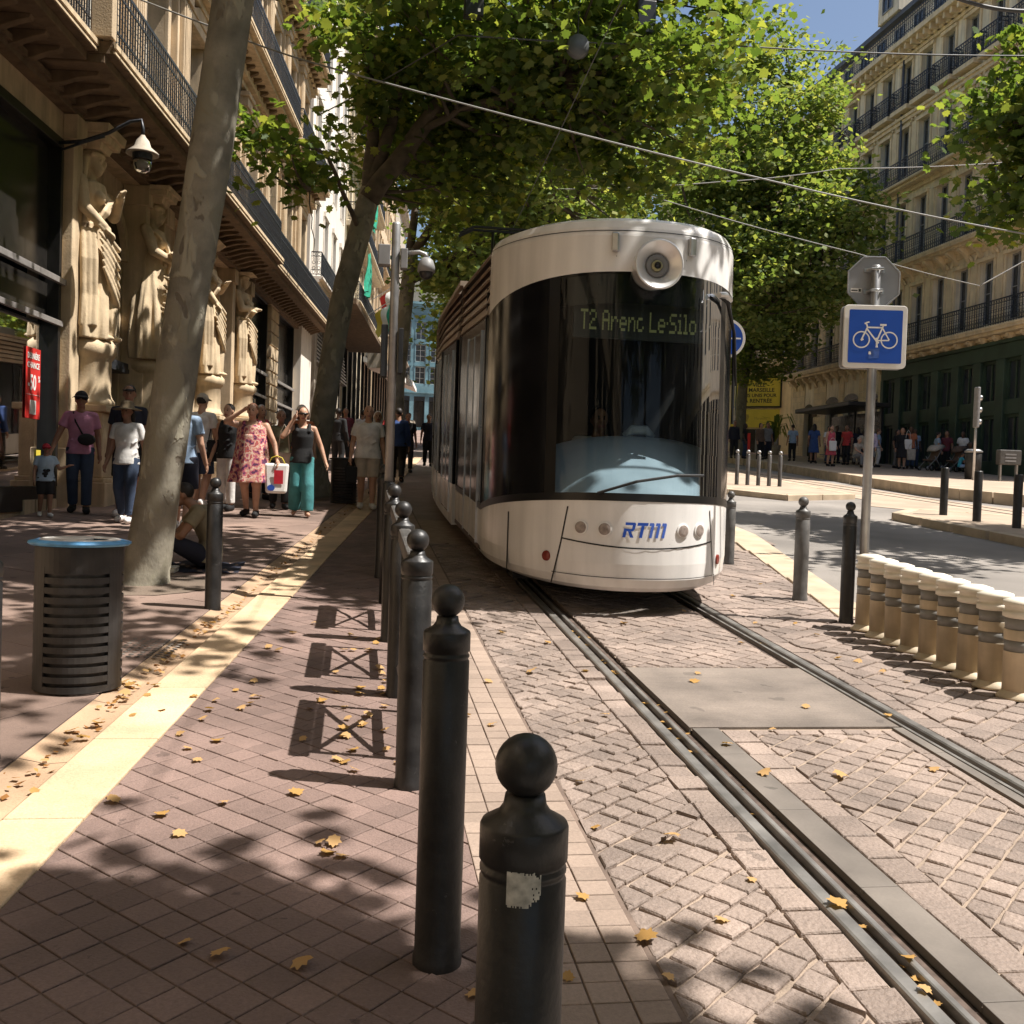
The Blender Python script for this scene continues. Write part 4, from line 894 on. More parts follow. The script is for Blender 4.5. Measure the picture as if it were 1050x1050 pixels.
for k in range(26):
    for j in range(bt_[k], tp_[k]):
        if k > 17 and edge.random() < .05 * (k - 17) / 2: continue
        a0 = R(-120 + k * 1.7); a1 = a0 + R(1.7); z0 = .868 + j * .0031; rr = .0688
        s_.add([(rr * math.cos(a0), rr * math.sin(a0), z0), (rr * math.cos(a1), rr * math.sin(a1), z0), (rr * math.cos(a1), rr * math.sin(a1), z0 + .0031), (rr * math.cos(a0), rr * math.sin(a0), z0 + .0031)], [(0, 1, 2, 3)])
s_.build('sticker', 'sticker', B1, world=False)
LB = ['second black ball-topped bollard from the camera, standing clear', 'black ball-topped bollard third from the camera, before the first cross barrier', 'black ball-topped bollard between the two cross-braced barriers',
      'black ball-topped bollard just in front of the camera pole']
for (x, y), l in zip(((0.271, 2.978), (0.264, 4.427), (0.262, 5.864), (0.259, 7.295)), LB): bollard(l, x, y, 'bollard_paint', group=GB)
bollard('farther black ball-topped bollard, behind the camera pole', 0.258, 10.15, 'bollard_paint', group=GB)
def barrier(label, y0, y1):
    t = thing('barrier', label, 'barrier', tb(0.262, y0), 'cross-braced barriers between bollards'); x = 0.262
    def bar(nm, pts, r, fl=1.0): b = MB(); b.tube([G(x, yy, z) for yy, z in pts], r, 8, True, fl); b.build(nm, 'bollard_paint', t, smooth=True)
    b = MB(); b.prism([(x - .035, y0 + .02), (x + .035, y0 + .02), (x + .035, y1 - .02), (x - .035, y1 - .02)], lambda a, c: G(a, c, .90), lambda a, c: G(a, c, .985)); b.build('top_rail', 'grey_bollard', t, bevel=.015)
    bar('middle_rail', [(y0 + .1, .80), (y1 - .1, .80)], .022); bar('lower_rail', [(y0 + .1, .24), (y1 - .1, .24)], .026)
    bar('cross_brace', [(y0 + .14, .79), (y1 - .14, .25)], .016); bar('cross_brace', [(y0 + .14, .25), (y1 - .14, .79)], .016)
    for q in (y0 + .10, y1 - .10): bar('upright', [(q, -.05), (q, .95)], .018)
barrier('black cross-braced barrier nearest the camera, between two bollards', 4.66, 5.64)
barrier('black cross-braced barrier in front of the camera pole', 6.10, 7.08)
barrier('black cross-braced barrier beside the camera pole base', 7.52, 8.50)
# left pavement bollards
bollard('black ball-topped bollard beside the seated man', -1.111, 8.366, 'bollard_paint', r=.062, h=1.06, dz=-.01)
def flatpost(label, x, y, h, r, m, dz=0, grp=None, cap='bollard_paint'):
    return lathe_thing([('post', [(r * 1.1, -.08), (r, .02), (r, h - .02), (r * .9, h)], m, 20)], 'bollard', label, 'bollard', (x, y, gz(x, y) + dz), grp)
bollard('dark post cut off by the left edge, in front of the bin', -1.585, 4.75, 'bollard_paint', r=.06, h=1.0, dz=.01)
# right hand grey bollards along the road edge
GR = 'grey ball-topped bollards along the road edge'
bollard('weathered grey ball-topped bollard against the tram nose', 4.407, 11.69, 'grey_bollard', r=.062, h=0.87, group=GR)
bollard('weathered grey ball-topped bollard standing alone right of the tram', 4.221, 9.27, 'grey_bollard', r=.068, h=0.99, group=GR)
bollard('dark ball-topped bollard hidden behind the bicycle sign pole', 4.16, 8.2, 'bollard_paint', r=.058, h=1.03, group=GR)
GI = 'slim posts across the tram island'
for k, l in enumerate(('leftmost', 'second from left', 'middle', 'fourth from left', 'rightmost')):
    x = 10.38 + k * .288; y = 27.16 - k * .06
    lathe_thing([('post', [(.062, -.05), (.055, .02), (.055, .83), (.04, .86)], 'grey_bollard', 14), ('ball', sphere_prof(.055, .92, None, 8), 'galv', 12)], 'bollard', l + ' of the five slim grey posts on the far tram island', 'bollard', (x, y, gz(x, y) + .085), GI)
GJ = 'dark flat-topped posts on the near traffic island'
for (x, y), l in zip(((11.445, 18.72), (11.341, 17.45), (11.402, 16.37)), ('farthest', 'middle', 'nearest')): flatpost(l + ' of three dark flat-topped posts on the near island', x, y, .94, .075, 'bollard_paint', .09, GJ)
# row of cream plastic delineators
GP = 'cream banded plastic delineators'
def delineator():
    t = thing('delineator', '', 'delineator', (0, 0, 0), GP); r = .097
    for nm, prof, m in (('foot', [(.13, 0), (.13, .012), (.11, .028), (r, .05)], 'plastic_cream'), ('tube', [(r, .05), (r * 1.0, .29), (r * 1.02, .292), (r * 1.02, .296)], 'plastic_cream'),
                        ('reflective_band', [(r * .985, .296), (r * .985, .368)], 'grey_band'), ('collar', [(r * 1.02, .368), (r * 1.03, .371), (r * 1.03, .43), (r * 1.02, .433)], 'plastic_cream'), ('reflective_band', [(r * .985, .433), (r * .985, .505)], 'grey_band'),
                        ('cap', [(r * 1.0, .505), (r * 1.16, .512), (r * 1.16, .545), (r * 1.03, .55), (r * 1.03, .575), (r * 1.18, .58), (r * 1.14, .612), (r * .6, .628), (.004, .63)], 'plastic_cap')):
        b = MB(); b.smooth = True; b.lathe(prof, 28); b.build(nm, m, t, world=False)
    return t
dp = delineator(); nd = 9; wd = ('farthest', 'second farthest', 'third farthest', 'fourth from the sign pole', 'middle', 'fourth nearest', 'third nearest', 'second nearest', 'nearest')
for k in range(nd):
    o = dp if k == 0 else copy_tree(dp); y = 7.86 - k * .253; x = 4.172 - .006 * k + random.uniform(-.008, .008)
    o.location = (x, y, gz(x, y)); o.rotation_euler = (R(random.uniform(-1.2, 1.2)), R(random.uniform(-1.5, 1.5)), random.uniform(0, 6))
    o['label'] = (wd[k] + ' cream banded delineator in the row beside the road') if k else 'farthest cream banded delineator, touching the bicycle sign pole'
# bicycle sign on its pole
sp = Vector(tb(4.262, 8.13)); sg = thing('bicycle_sign', 'square blue cycle sign and octagonal sign back on a grey pole', 'road sign', sp)
b = MB(); b.smooth = True; b.lathe([(.038, -.05), (.038, 3.02), (.03, 3.03)], 20, sp); b.build('pole', 'galv', sg)
face = Vector((-math.sin(yaw + R(2)) * 1.0, -math.cos(yaw + R(2)), 0)); fu = Vector((-face.y, face.x, 0))
def SGN(c, u, v, d): p = c + fu * u + face * d + Vector((0, 0, v)); return tuple(p)
def rrect(w, h, r, n=5):
    out = []
    for cx, cy, a0 in ((w - r, -h + r, -90), (w - r, h - r, 0), (-w + r, h - r, 90), (-w + r, -h + r, 180)):
        for k in range(n + 1): a = R(a0 + 90 * k / n); out.append((cx + r * math.cos(a), cy + r * math.sin(a)))
    return out
cS = sp + Vector((0, 0, 2.425)) + face * 0.05
b = MB(); b.prism(rrect(.262, .262, .035), lambda u, v: SGN(cS, u, v, -.025), lambda u, v: SGN(cS, u, v, .0)); pl = b.build('sign_plate', 'sign_white', sg, bevel=.004)
b = MB(); b.add([SGN(cS, u, v, .0035) for u, v in rrect(.222, .222, .012)], [tuple(range(24))]); b.build('blue_field', 'sign_blue', pl)
bk = MB()
def tor(cx, cy, r, w, n=36):
    vs = []
    for k in range(n): a = 2 * math.pi * k / n; vs += [SGN(cS, cx + (r - w) * math.cos(a), cy + (r - w) * math.sin(a), .0055), SGN(cS, cx + (r + w) * math.cos(a), cy + (r + w) * math.sin(a), .0055)]
    bk.add(vs, [(2 * k, 2 * k + 1, (2 * k + 3) % (2 * n), (2 * k + 2) % (2 * n)) for k in range(n)])
def seg(p, q, w, d=.006):
    l = math.hypot(q[0] - p[0], q[1] - p[1]); nx, ny = -(q[1] - p[1]) / l * w, (q[0] - p[0]) / l * w
    bk.add([SGN(cS, p[0] + nx, p[1] + ny, d), SGN(cS, q[0] + nx, q[1] + ny, d), SGN(cS, q[0] - nx, q[1] - ny, d), SGN(cS, p[0] - nx, p[1] - ny, d)], [(0, 1, 2, 3)])
tor(-.115, -.028, .066, .0055); tor(.115, -.028, .066, .0055)
seg((-.115, -.028), (-.068, .075), .0065); seg((-.068, .075), (.055, .075), .0065, .0062); seg((-.072, .062), (.01, -.038), .0065, .0064); seg((.012, -.036), (.062, .092), .0065, .0066); seg((.055, .072), (.115, -.028), .0055, .0068); seg((.012, -.034), (.115, -.030), .0055, .007)
seg((.035, .098), (.088, .098), .008, .0072); seg((-.068, .075), (-.080, .110), .006, .0074); seg((-.084, .112), (-.055, .120), .006, .0076); seg((-.09, .114), (-.088, .10), .006, .0078); seg((.012, -.01), (.014, -.085), .008, .008); seg((-.003, -.016), (.026, -.058), .010, .0082); seg((.004, -.086), (.024, -.086), .005, .0084); seg((-.12, -.034), (-.10, -.022), .008, .0086)
bk.build('bicycle_symbol', 'sign_white', pl)
b = MB(); b.add([SGN(cS, u, v, .0045) for u, v in ((-.05, -.185), (.035, -.178), (.04, -.10), (-.045, -.105))], [(0, 1, 2, 3)]); mat('faded_blue', (.05, .12, .42), .5, .2, 30); b.build('sticker', 'faded_blue', pl)
b = MB(); b.add([SGN(cS, u, v, .0055) for u, v in ((-.052, -.15), (-.03, -.15), (-.033, -.128), (-.05, -.125))], [(0, 1, 2, 3)]); b.build('sticker', 'sign_white', pl)
c2 = cS - face * .062 + fu * -.012; b = MB(); b.prism(rrect(.262, .262, .035), lambda u, v: SGN(c2, u, v - .004, -.022), lambda u, v: SGN(c2, u, v - .004, .0)); b.build('rear_plate', 'sign_back', sg, bevel=.004)
cO = sp + Vector((0, 0, 2.895)) - face * .05; oc = [(.232 * math.cos(R(22.5 + 45 * k)), .232 * math.sin(R(22.5 + 45 * k))) for k in range(8)]
b = MB(); b.prism(oc, lambda u, v: SGN(cO, u, v, -.018), lambda u, v: SGN(cO, u, v, -.004)); op = b.build('octagonal_plate', 'sign_back', sg)
b = MB()
for k in range(8):
    (x0, y0), (x1, y1) = oc[k], oc[(k + 1) % 8]; b.tube([SGN(cO, x0, y0, -.002), SGN(cO, x1, y1, -.002)], .008, 6)
b.build('rim', 'galv', op)
for v in (-.08, .10):
    b = MB(); b.hexa([SGN(cO, u, v + q, d) for q in (-.016, .016) for u, d in ((-.085, 0), (.085, 0), (.085, .012), (-.085, .012))]); b.tube([SGN(cO, -.06, v, .012), SGN(cO, -.045, v, .085), SGN(cO, .045, v, .097), SGN(cO, .06, v, .012)], .012, 6); b.build('clamp', 'steel', sg)
b = MB(); b.add([SGN(cO, u, v, -.0025) for u, v in ((-.19, -.085), (-.10, -.085), (-.10, -.05), (-.19, -.05))], [(0, 1, 2, 3)]); st_ = b.build('maker_plate', 'sign_white', op)
b = MB(); b.add([SGN(cO, u, v, -.0018) for u, v in ((-.125, -.08), (-.104, -.08), (-.104, -.055), (-.125, -.055))], [(0, 1, 2, 3)]); b.add([SGN(cO, u, v, -.0018) for u, v in ((-.185, -.074), (-.132, -.074), (-.132, -.064), (-.185, -.064))], [(0, 1, 2, 3)]); b.build('stamp', 'sign_ink', st_)
# round blue sign behind the tram
rp_ = Vector(tb(4.73, 13.0)); rs = thing('round_sign', 'round blue mandatory sign edged in white, half hidden behind the tram', 'road sign', rp_)
b = MB(); b.smooth = True; b.lathe([(.035, -.05), (.035, 3.05)], 16, rp_); b.build('pole', 'galv', rs)
cR = rp_ + Vector((0, 0, 2.79)) + face * .05; n = 40; cir = lambda r: [(r * math.cos(2 * math.pi * k / n), r * math.sin(2 * math.pi * k / n)) for k in range(n)]
b = MB(); b.prism(cir(.26), lambda u, v: SGN(cR, u, v, -.02), lambda u, v: SGN(cR, u, v, 0)); q = b.build('sign_plate', 'sign_white', rs); b = MB(); b.add([SGN(cR, u, v, .004) for u, v in cir(.225)], [tuple(range(n))]); b.build('blue_field', 'sign_blue', q)
b = MB()
for r0 in (((-.20, -.01), (.20, .01)), ((-.01, -.20), (.01, -.012)), ((-.01, .012), (.01, .20))): b.add([SGN(cR, u, v, .006) for u, v in ((r0[0][0], r0[0][1]), (r0[1][0], r0[0][1]), (r0[1][0], r0[1][1]), (r0[0][0], r0[1][1]))], [(0, 1, 2, 3)])
b.build('white_lines', 'sign_white', q)
# litter bins
def bin_(label, x, y, rz, lid, ring_m, h=.80, r=.232, dz=.012):
    t = thing('litter_bin', label, 'litter bin', (x, y, gz(x, y) + dz))
    def cylshell(b, r_, z0, z1, a0=0, a1=360, th=.006, n=48):
        k0 = int(a0 / 360 * n); k1 = int(a1 / 360 * n); m = k1 - k0; vs = []
        for q, zz in ((r_, z0), (r_, z1), (r_ - th, z1), (r_ - th, z0)):
            for k in range(m + 1): a = 2 * math.pi * (k0 + k) / n + rz; vs.append((q * math.cos(a), q * math.sin(a), zz))
        w_ = m + 1; b.add(vs, [((j % 4) * w_ + k, (j % 4) * w_ + k + 1, ((j + 1) % 4) * w_ + k + 1, ((j + 1) % 4) * w_ + k) for j in range(4) for k in range(m)] + [(0, 3 * w_, 2 * w_, w_), (m, w_ + m, 2 * w_ + m, 3 * w_ + m)])
    b = MB(); nb = 12; z = .035; pitch = (h - .145) / nb
    cylshell(b, r, .0, .035); cylshell(b, r, h - .11, h)
    for k in range(nb): cylshell(b, r, z + k * pitch + .021, z + (k + 1) * pitch + .0001)
    for k in range(3): cylshell(b, r + .001, .03, h - .105, k * 120, k * 120 + 30, .010)
    b.build('slatted_body', 'bin_paint', t, world=False, bevel=0)
    b = MB(); b.smooth = True; b.lathe([(.05, .02), (r - .03, .02), (r - .025, h - .06)], 32, cap=False); b.build('liner', 'bin_bag', t, world=False)
    b = MB(); b.smooth = True; b.lathe([(r * .80, h + .004), (r * 1.10, h + .004), (r * 1.16, h + .014), (r * 1.15, h + .024), (r * .98, h + .034), (r * .80, h + .034), (r * .80, h + .004)], 48, cap=False); q = b.build('lid_ring', ring_m, t, world=False)
    b = MB(); b.smooth = True; b.lathe([(r * .66, h + .030), (r * .80, h + .036), (r * .86, h + .040), (r * .92, h + .034)], 48, cap=False); b.build('lid_rim', lid, q, world=False)
    b = MB(); b.lathe([(r * .82, h - .01), (r * .80, h + .022)], 40); b.build('lid_hollow', 'dark_interior', q, world=False)
    b = MB(); b.hexa([(-r * .78, -.07, h + .026), (r * .2, -.10, h + .026), (r * .25, .06, h + .026), (-r * .76, .08, h + .026), (-r * .78, -.07, h + .036), (r * .2, -.10, h + .040), (r * .25, .06, h + .040), (-r * .76, .08, h + .036)]); b.build('flap', lid, q, world=False, bevel=.004)
    return t
bin_('round slatted grey litter bin with a blue ring lid', -1.52, 6.0, R(205), 'bin_silver', 'bin_blue', h=.79)
bin_('round black slatted litter bin beside the man in a white shirt', -0.241, 18.4, 1.2, 'bin_paint', 'bin_paint', h=.76)
# camera pole
pp = Vector(tb(0.26, 8.75)); cp = thing('camera_pole', 'tall galvanised pole carrying a dome camera and grey cabinet', 'pole', pp)
b = MB(); b.smooth = True; b.lathe([(.055, -.05), (.055, 1.02), (.05, 1.03)], 20, pp); b.build('base_sleeve', 'bollard_paint', cp)
b = MB(); b.smooth = True; b.lathe([(.037, 1.0), (.036, 3.20), (.03, 3.22)], 20, pp); b.build('shaft', 'galv', cp)
def lb_(nm, m, x0, x1, y0, y1, z0, z1, bev=.006, par=None): b = MB(); b.box(pp.x + x0, pp.x + x1, pp.y + y0, pp.y + y1, pp.z + z0, pp.z + z1); return b.build(nm, m, par or cp, bevel=bev)
lb_('cabinet', 'device_grey', -.145, -.045, -.06, .06, 2.85, 3.02); lb_('bracket', 'device_grey', .043, .10, -.05, .05, 2.83, 3.0)
b = MB(); b.smooth = True; b.tube([pp + Vector(q) for q in ((.09, 0, 2.97), (.2, 0, 2.985), (.25, 0, 2.97), (.26, 0, 2.93))], [.018, .018, .018, .03], 10); b.build('arm', 'galv', cp)
b = MB(); b.smooth = True; b.lathe([(.03, .12), (.055, .10), (.072, .05), (.075, 0)], 24, pp + Vector((.262, 0, 2.82))); dm = b.build('dome_camera', 'device_grey', cp)
b = MB(); b.smooth = True; b.lathe(sphere_prof(.06, 0, None, 10)[:7], 20, pp + Vector((.262, 0, 2.815))); b.build('dome', 'device_black', dm)
lb_('signal_box', 'device_black', .043, .085, -.05, .07, 1.95, 2.33); lb_('signal_box', 'device_black', -.10, -.043, -.02, .1, 1.92, 2.36)
# overhead wires and what hangs on them
def wire(label, pts, r, m, sag=0.15, hang=()):
    t = None; b = MB(); b.smooth = True; path = []
    for i in range(len(pts) - 1):
        a, c = Vector(pts[i]), Vector(pts[i + 1])
        for k in range(12): s = k / 12; path.append(a.lerp(c, s) - Vector((0, 0, sag * 4 * s * (1 - s))))
    path.append(Vector(pts[-1])); b.tube(path, r, 6); o = b.build('overhead_wire', m, None); return tag(o, label, 'wire')
# ============================================================ BUILDINGS
def railing(mb, fr, u0, u1, w, z, h=0.95, pitch=0.13, rings=True, t=0.02, returns=(0, 0), rn=10):
    def run(a, b, f):
        L_ = abs(b - a); n = max(1, round(L_ / pitch)); s = 1 if b > a else -1
        f(mb, a, b, h - .045, h); f(mb, a, b, .05, .08); f(mb, a, b, h - .20, h - .175); f(mb, a, b, .22, .24)
        for k in range(n + 1):
            q = a + (b - a) * k / n; f(mb, q - .007, q + .007, .0, h - .04)
            if rings and k < n:
                c = q + (b - a) / n / 2
                for zc, r in ((h * .32, pitch * .46), (h * .55, pitch * .46), (h * .70, pitch * .3), (h - .11, pitch * .4), (.15, pitch * .4)):
                    vs = []
                    for i in range(rn):
                        ang = 2 * math.pi * i / rn
                        vs += [f.pt(c + r * math.cos(ang), zc + r * math.sin(ang)), f.pt(c + r * .72 * math.cos(ang), zc + r * .72 * math.sin(ang))]
                    mb.add(vs, [(2 * i, (2 * i + 2) % (2 * rn), (2 * i + 3) % (2 * rn), 2 * i + 1) for i in range(rn)])
    class F:
        def __init__(s, pt, bx): s.pt = pt; s.bx = bx
        def __call__(s, m, a, b, c, d): s.bx(m, a, b, c, d)
    run(u0, u1, F(lambda a, zz: fr.p(a, w, z + zz), lambda m, a, b, c, d: fr.box(m, min(a, b), max(a, b), w - t / 2, w + t / 2, z + c, z + d)))
    for uu, on in zip((u0, u1), returns):
        if on: run(on, w, F(lambda a, zz, uu=uu: fr.p(uu, a, z + zz), lambda m, a, b, c, d, uu=uu: fr.box(m, uu - t / 2, uu + t / 2, min(a, b), max(a, b), z + c, z + d)))
def window_part(par, fr, a, b, z0, z1, w, glassm='window_glass', framem='window_white', shut=None, name='window', bars=2):
    f = MB(); t = .06
    fr.box(f, a, a + t, w - .05, w, z0, z1); fr.box(f, b - t, b, w - .05, w, z0, z1); fr.box(f, a + t, b - t, w - .05, w, z1 - t, z1); fr.box(f, a + t, b - t, w - .05, w, z0, z0 + t)
    c = (a + b) / 2; fr.box(f, c - t / 2, c + t / 2, w - .05, w - .003, z0 + t, z1 - t)
    for k in range(1, bars + 1): q = z0 + (z1 - z0) * k / (bars + 1); fr.box(f, a + t, c - t / 2, w - .05, w - .006, q - .02, q + .02); fr.box(f, c + t / 2, b - t, w - .05, w - .006, q - .02, q + .02)
    o = f.build(name, framem, par)
    g = MB(); fr.box(g, a, b, w - .08, w - .052, z0, z1); g.build('pane', glassm, o)
    if shut:
        for (s0, s1) in ([(a, a + (b - a) * .48)] if shut == 'one' else [(a, c - .005), (c + .005, b)]):
            s = MB(); fr.box(s, s0, s0 + .05, w + .02, w + .06, z0, z1); fr.box(s, s1 - .05, s1, w + .02, w + .06, z0, z1); n = int((z1 - z0) / .085)
            for k in range(n):
                q = z0 + (z1 - z0) * k / n
                s.hexa([fr.p(s0 + .05, w + .022, q + .05), fr.p(s1 - .05, w + .022, q + .05), fr.p(s1 - .05, w + .032, q + .05), fr.p(s0 + .05, w + .032, q + .05), fr.p(s0 + .05, w + .045, q), fr.p(s1 - .05, w + .045, q), fr.p(s1 - .05, w + .055, q), fr.p(s0 + .05, w + .055, q)][4:] + [fr.p(s0 + .05, w + .022, q + .07), fr.p(s1 - .05, w + .022, q + .07), fr.p(s1 - .05, w + .032, q + .07), fr.p(s0 + .05, w + .032, q + .07)])
            s.build('shutter', 'shutter', o)
    return o
def moulding(mb, fr, u0, u1, z, steps):
    for w0, za, zb in steps: fr.box(mb, u0, u1, -.05, w0, z + za, z + zb)
# ---------------------------------------------------------- left corner building with the caryatids
FL = Fr(-6.02, 0, 0.096, 1)
A = thing('building', 'ornate pale stone building with caryatid portal and iron balconies', 'building', FL.p(16.3, 0, FL.g(16.3)))
U0, U1 = 3.0, 40.2
shops = [(9.0, 16.18, FL.g(16) + .34, 6.45), (29.35, 32.45, FL.g(30) + .34, 6.95), (34.1, 37.5, FL.g(35) + .34, 6.98)]
doors = [(18.15, 19.85, FL.g(18) - .2, 5.45), (25.6, 27.2, FL.g(25) - .2, 5.6)]
portal = [(16.66, 28.95, 0, 6.86)]
FD = Fr(FL.p(0, -.3, 0)[0], FL.p(0, -.3, 0)[1], 0.096, 1)
bays = [5.5 + 3.0 * k for k in range(12)]; bw = .68
up1 = [(c - bw, c + bw, 7.75, 11.1) for c in bays]; up2 = [(c - bw, c + bw, 12.75, 15.4) for c in bays]; up3 = [(c - bw, c + bw, 17.0, 19.4) for c in bays]
wl = MB(); wall_holes(wl, FL, U0, U1, 0, 21, shops + portal + up1 + up2 + up3, 0, .45); wall_holes(wl, FD, 16.66, 28.95, 0, 6.86, doors, 0, .45)
wl.add([FL.p(U1, 0, 0), FL.p(U1, -12, 0), FL.p(U1, -12, 21), FL.p(U1, 0, 21)], [(0, 1, 2, 3)]); wl.add([FL.p(U0, 0, 0), FL.p(U0, -12, 0), FL.p(U0, -12, 21), FL.p(U0, 0, 21)], [(3, 2, 1, 0)])
wl.build('wall', 'limestone', A)
b = MB(); FL.box(b, U0, U1, -11, -3.2, 0, 21); b.build('inner_wall', 'dark_interior', A)
# arched heads over the two doorways
for a, c, z0, z1 in doors:
    b = MB(); m = (a + c) / 2; r = (c - a) / 2; n = 16
    pts = [(m + r * math.cos(math.pi * k / n), z1 + .95 * r * math.sin(math.pi * k / n)) for k in range(n + 1)]
    for k in range(n):
        (p, q), (s, t_) = pts[k], pts[k + 1]; d = 1.18; p2, q2 = m + (p - m) * d, z1 + (q - z1) * d; s2, t2 = m + (s - m) * d, z1 + (t_ - z1) * d
        b.hexa([FD.p(p, .002, q), FD.p(s, .002, t_), FD.p(s, .12, t_), FD.p(p, .12, q), FD.p(p2, .002, q2), FD.p(s2, .002, t2), FD.p(s2, .12, t2), FD.p(p2, .12, q2)])
    b.build('arch_moulding', 'carved_stone', A)
    b = MB(); b.add([FD.p(p, .004, q) for p, q in pts], [tuple(range(n + 1))]); b.build('fanlight', 'shop_panel', A)
    b = MB(); FD.box(b, a, c, -.42, -.36, z0, z1); d_ = b.build('door', 'shop_frame', A)
    b = MB(); FD.box(b, a + .1, m - .05, -.36, -.34, z0 + 1.0, z1 - .2); FD.box(b, m + .05, c - .1, -.36, -.34, z0 + 1.0, z1 - .2); b.build('pane', 'window_glass', d_)
    b = MB(); FD.box(b, a + .05, c - .05, -.35, .22, 3.38, 3.46); FD.box(b, a + .05, c - .05, .16, .20, 3.46, 3.56); b.build('iron_transom', 'iron', d_)
# pilasters of the ground floor
pb = MB()
for a, c, w, f in ((16.27, 16.64, .16, FL), (19.95, 20.2, .42, FD), (21.35, 21.8, .36, FD), (23.6, 23.95, .36, FD), (25.1, 25.45, .3, FD), (27.28, 27.6, .42, FD), (28.97, 29.32, .2, FL)):
    pb = MB(); f.box(pb, a, c, .0, w, f.g(a) - .2, 6.85); f.box(pb, a - .04, c + (.0 if a < 17 else .04), .003, w + .04, f.g(a) - .2, f.g(a) + .9); f.box(pb, a - .04, c + (.0 if a < 17 else .04), .003, w + .06, 6.5, 6.86); pb.build('pilaster', 'limestone', A, bevel=.015)
pb = MB()
for k in range(15):                                             # rusticated pier between the two shop windows
    z = FL.g(33) + .4 * k; FL.box(pb, 32.6, 33.95, .0, .14, z, z + .35); FL.box(pb, 32.66, 33.9, .0, .09, z + .35, z + .40)
pb.build('rusticated_pier', 'limestone', A, bevel=.015)
b = MB(); FL.box(b, 37.65, 40.1, .0, .3, FL.g(38) - .2, 7.0); b.build('end_pier', 'white_render', A, bevel=.02)
# frieze under the balcony
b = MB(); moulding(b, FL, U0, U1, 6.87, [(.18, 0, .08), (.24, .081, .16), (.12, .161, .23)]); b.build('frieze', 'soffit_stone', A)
def balcony(u0, u1, w, zs, par, m='limestone', ret=(0, 0), pitch=.13, th=.30, brk=True, near=True, railm='iron', h=.95):
    s = MB(); FLx = par[1]; fr = FLx
    fr.box(s, u0, u1, -.02, w - .12, zs, zs + .12); fr.box(s, u0, u1, -.02, w, zs + .1201, zs + th)
    o = s.build('balcony', m, par[0], bevel=.012)
    e = MB(); fr.box(e, u0 - .01, u1 + .01, w + .002, w + .035, zs + th - .10, zs + th - .03); fr.box(e, u0, u1, w - .05, w + .02, zs + .13, zs + .16); e.build('edge_moulding', par[2], o)
    if brk:
        k_ = MB(); fr.box(k_, u0 + .12, u1 - .12, .001, .06, zs - .06, zs - .004); n = max(1, int((u1 - u0) / 0.46))
        for k in range(n):
            u = u0 + .15 + (u1 - u0 - .3) * (k + .5) / n; prof = [(.0, 0), (w - .3, 0), (w - .32, -.05), (w * .5, -.09), (w * .3, -.17), (.1, -.2), (.0, -.2)]
            k_.prism(prof, lambda a, z, u=u: fr.p(u - .065, a, zs + z - .001), lambda a, z, u=u: fr.p(u + .065, a, zs + z - .001))
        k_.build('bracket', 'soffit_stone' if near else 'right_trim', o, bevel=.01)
    r = MB(); railing(r, fr, u0 + .03, u1 - .03, w - .06, zs + th, h, pitch, True, .02, ret, 10 if near else 6); r.build('railing', railm, o)
    return o
PA = (A, FL, 'carved_stone')
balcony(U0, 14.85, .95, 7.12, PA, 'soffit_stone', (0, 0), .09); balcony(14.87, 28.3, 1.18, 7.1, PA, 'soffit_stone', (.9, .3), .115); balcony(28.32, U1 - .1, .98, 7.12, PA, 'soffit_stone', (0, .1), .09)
b = MB(); FL.box(b, 14.78, 14.96, .90, 1.18, 7.42, 8.42); FL.box(b, 14.74, 15.0, .88, 1.20, 8.42, 8.5); b.build('balcony_pier', 'limestone', A, bevel=.01)
for a, c, w, z in ((4.5, 16.5, .85, 12.0), (17.2, 23.8, .85, 12.0), (24.6, 33, .85, 12.0), (33.6, 39.8, .85, 12.0), (4.5, 21, .8, 16.2), (22.6, 31, .8, 16.2), (32, 39.8, .8, 16.2)): balcony(a, c, w, z, PA, 'limestone', (.1, .1))
for hs, nm in ((up1, 1), (up2, 2), (up3, 3)):
    for a, c, z0, z1 in hs: window_part(A, FL, a, c, z0, z1, -.32)
# upper floor pilasters and window surrounds
for i, c in enumerate(bays[:-1] + [bays[-1]]):
    for z0, z1 in ((7.55, 11.5), (12.35, 15.9), (16.6, 20)):
        u = c + 1.5
        if u > U1 - .4: continue
        b = MB(); FL.box(b, u - .34, u + .34, .0, .14, z0, z1); FL.box(b, u - .22, u + .22, .14, .24, z0 + .25, z1 - .35); FL.box(b, u - .30, u + .30, .14, .29, z1 - .35, z1 - .12); FL.box(b, u - .38, u + .38, .0, .34, z1 - .119, z1)
        for q in (-.15, -.05, .05, .15): FL.box(b, u + q - .025, u + q + .025, .24, .265, z0 + .35, z1 - .45)
        FL.box(b, u - .30, u + .30, .14, .30, z0, z0 + .249); b.build('pilaster', 'limestone', A, bevel=.012)
    for z0, z1 in ((7.75, 11.1), (12.75, 15.4), (17.0, 19.4)):
        b = MB(); FL.box(b, c - bw - .18, c - bw - .002, .0, .09, z0 - .1, z1); FL.box(b, c + bw + .002, c + bw + .18, .0, .09, z0 - .1, z1); FL.box(b, c - bw - .22, c + bw + .22, .0, .13, z1 + .002, z1 + .22)
        b.prism([(c - bw - .24, z1 + .221), (c + bw + .24, z1 + .221), (c, z1 + .62)], lambda a, z: FL.p(a, .002, z), lambda a, z: FL.p(a, .16, z)); b.build('window_surround', 'limestone', A, bevel=.012)
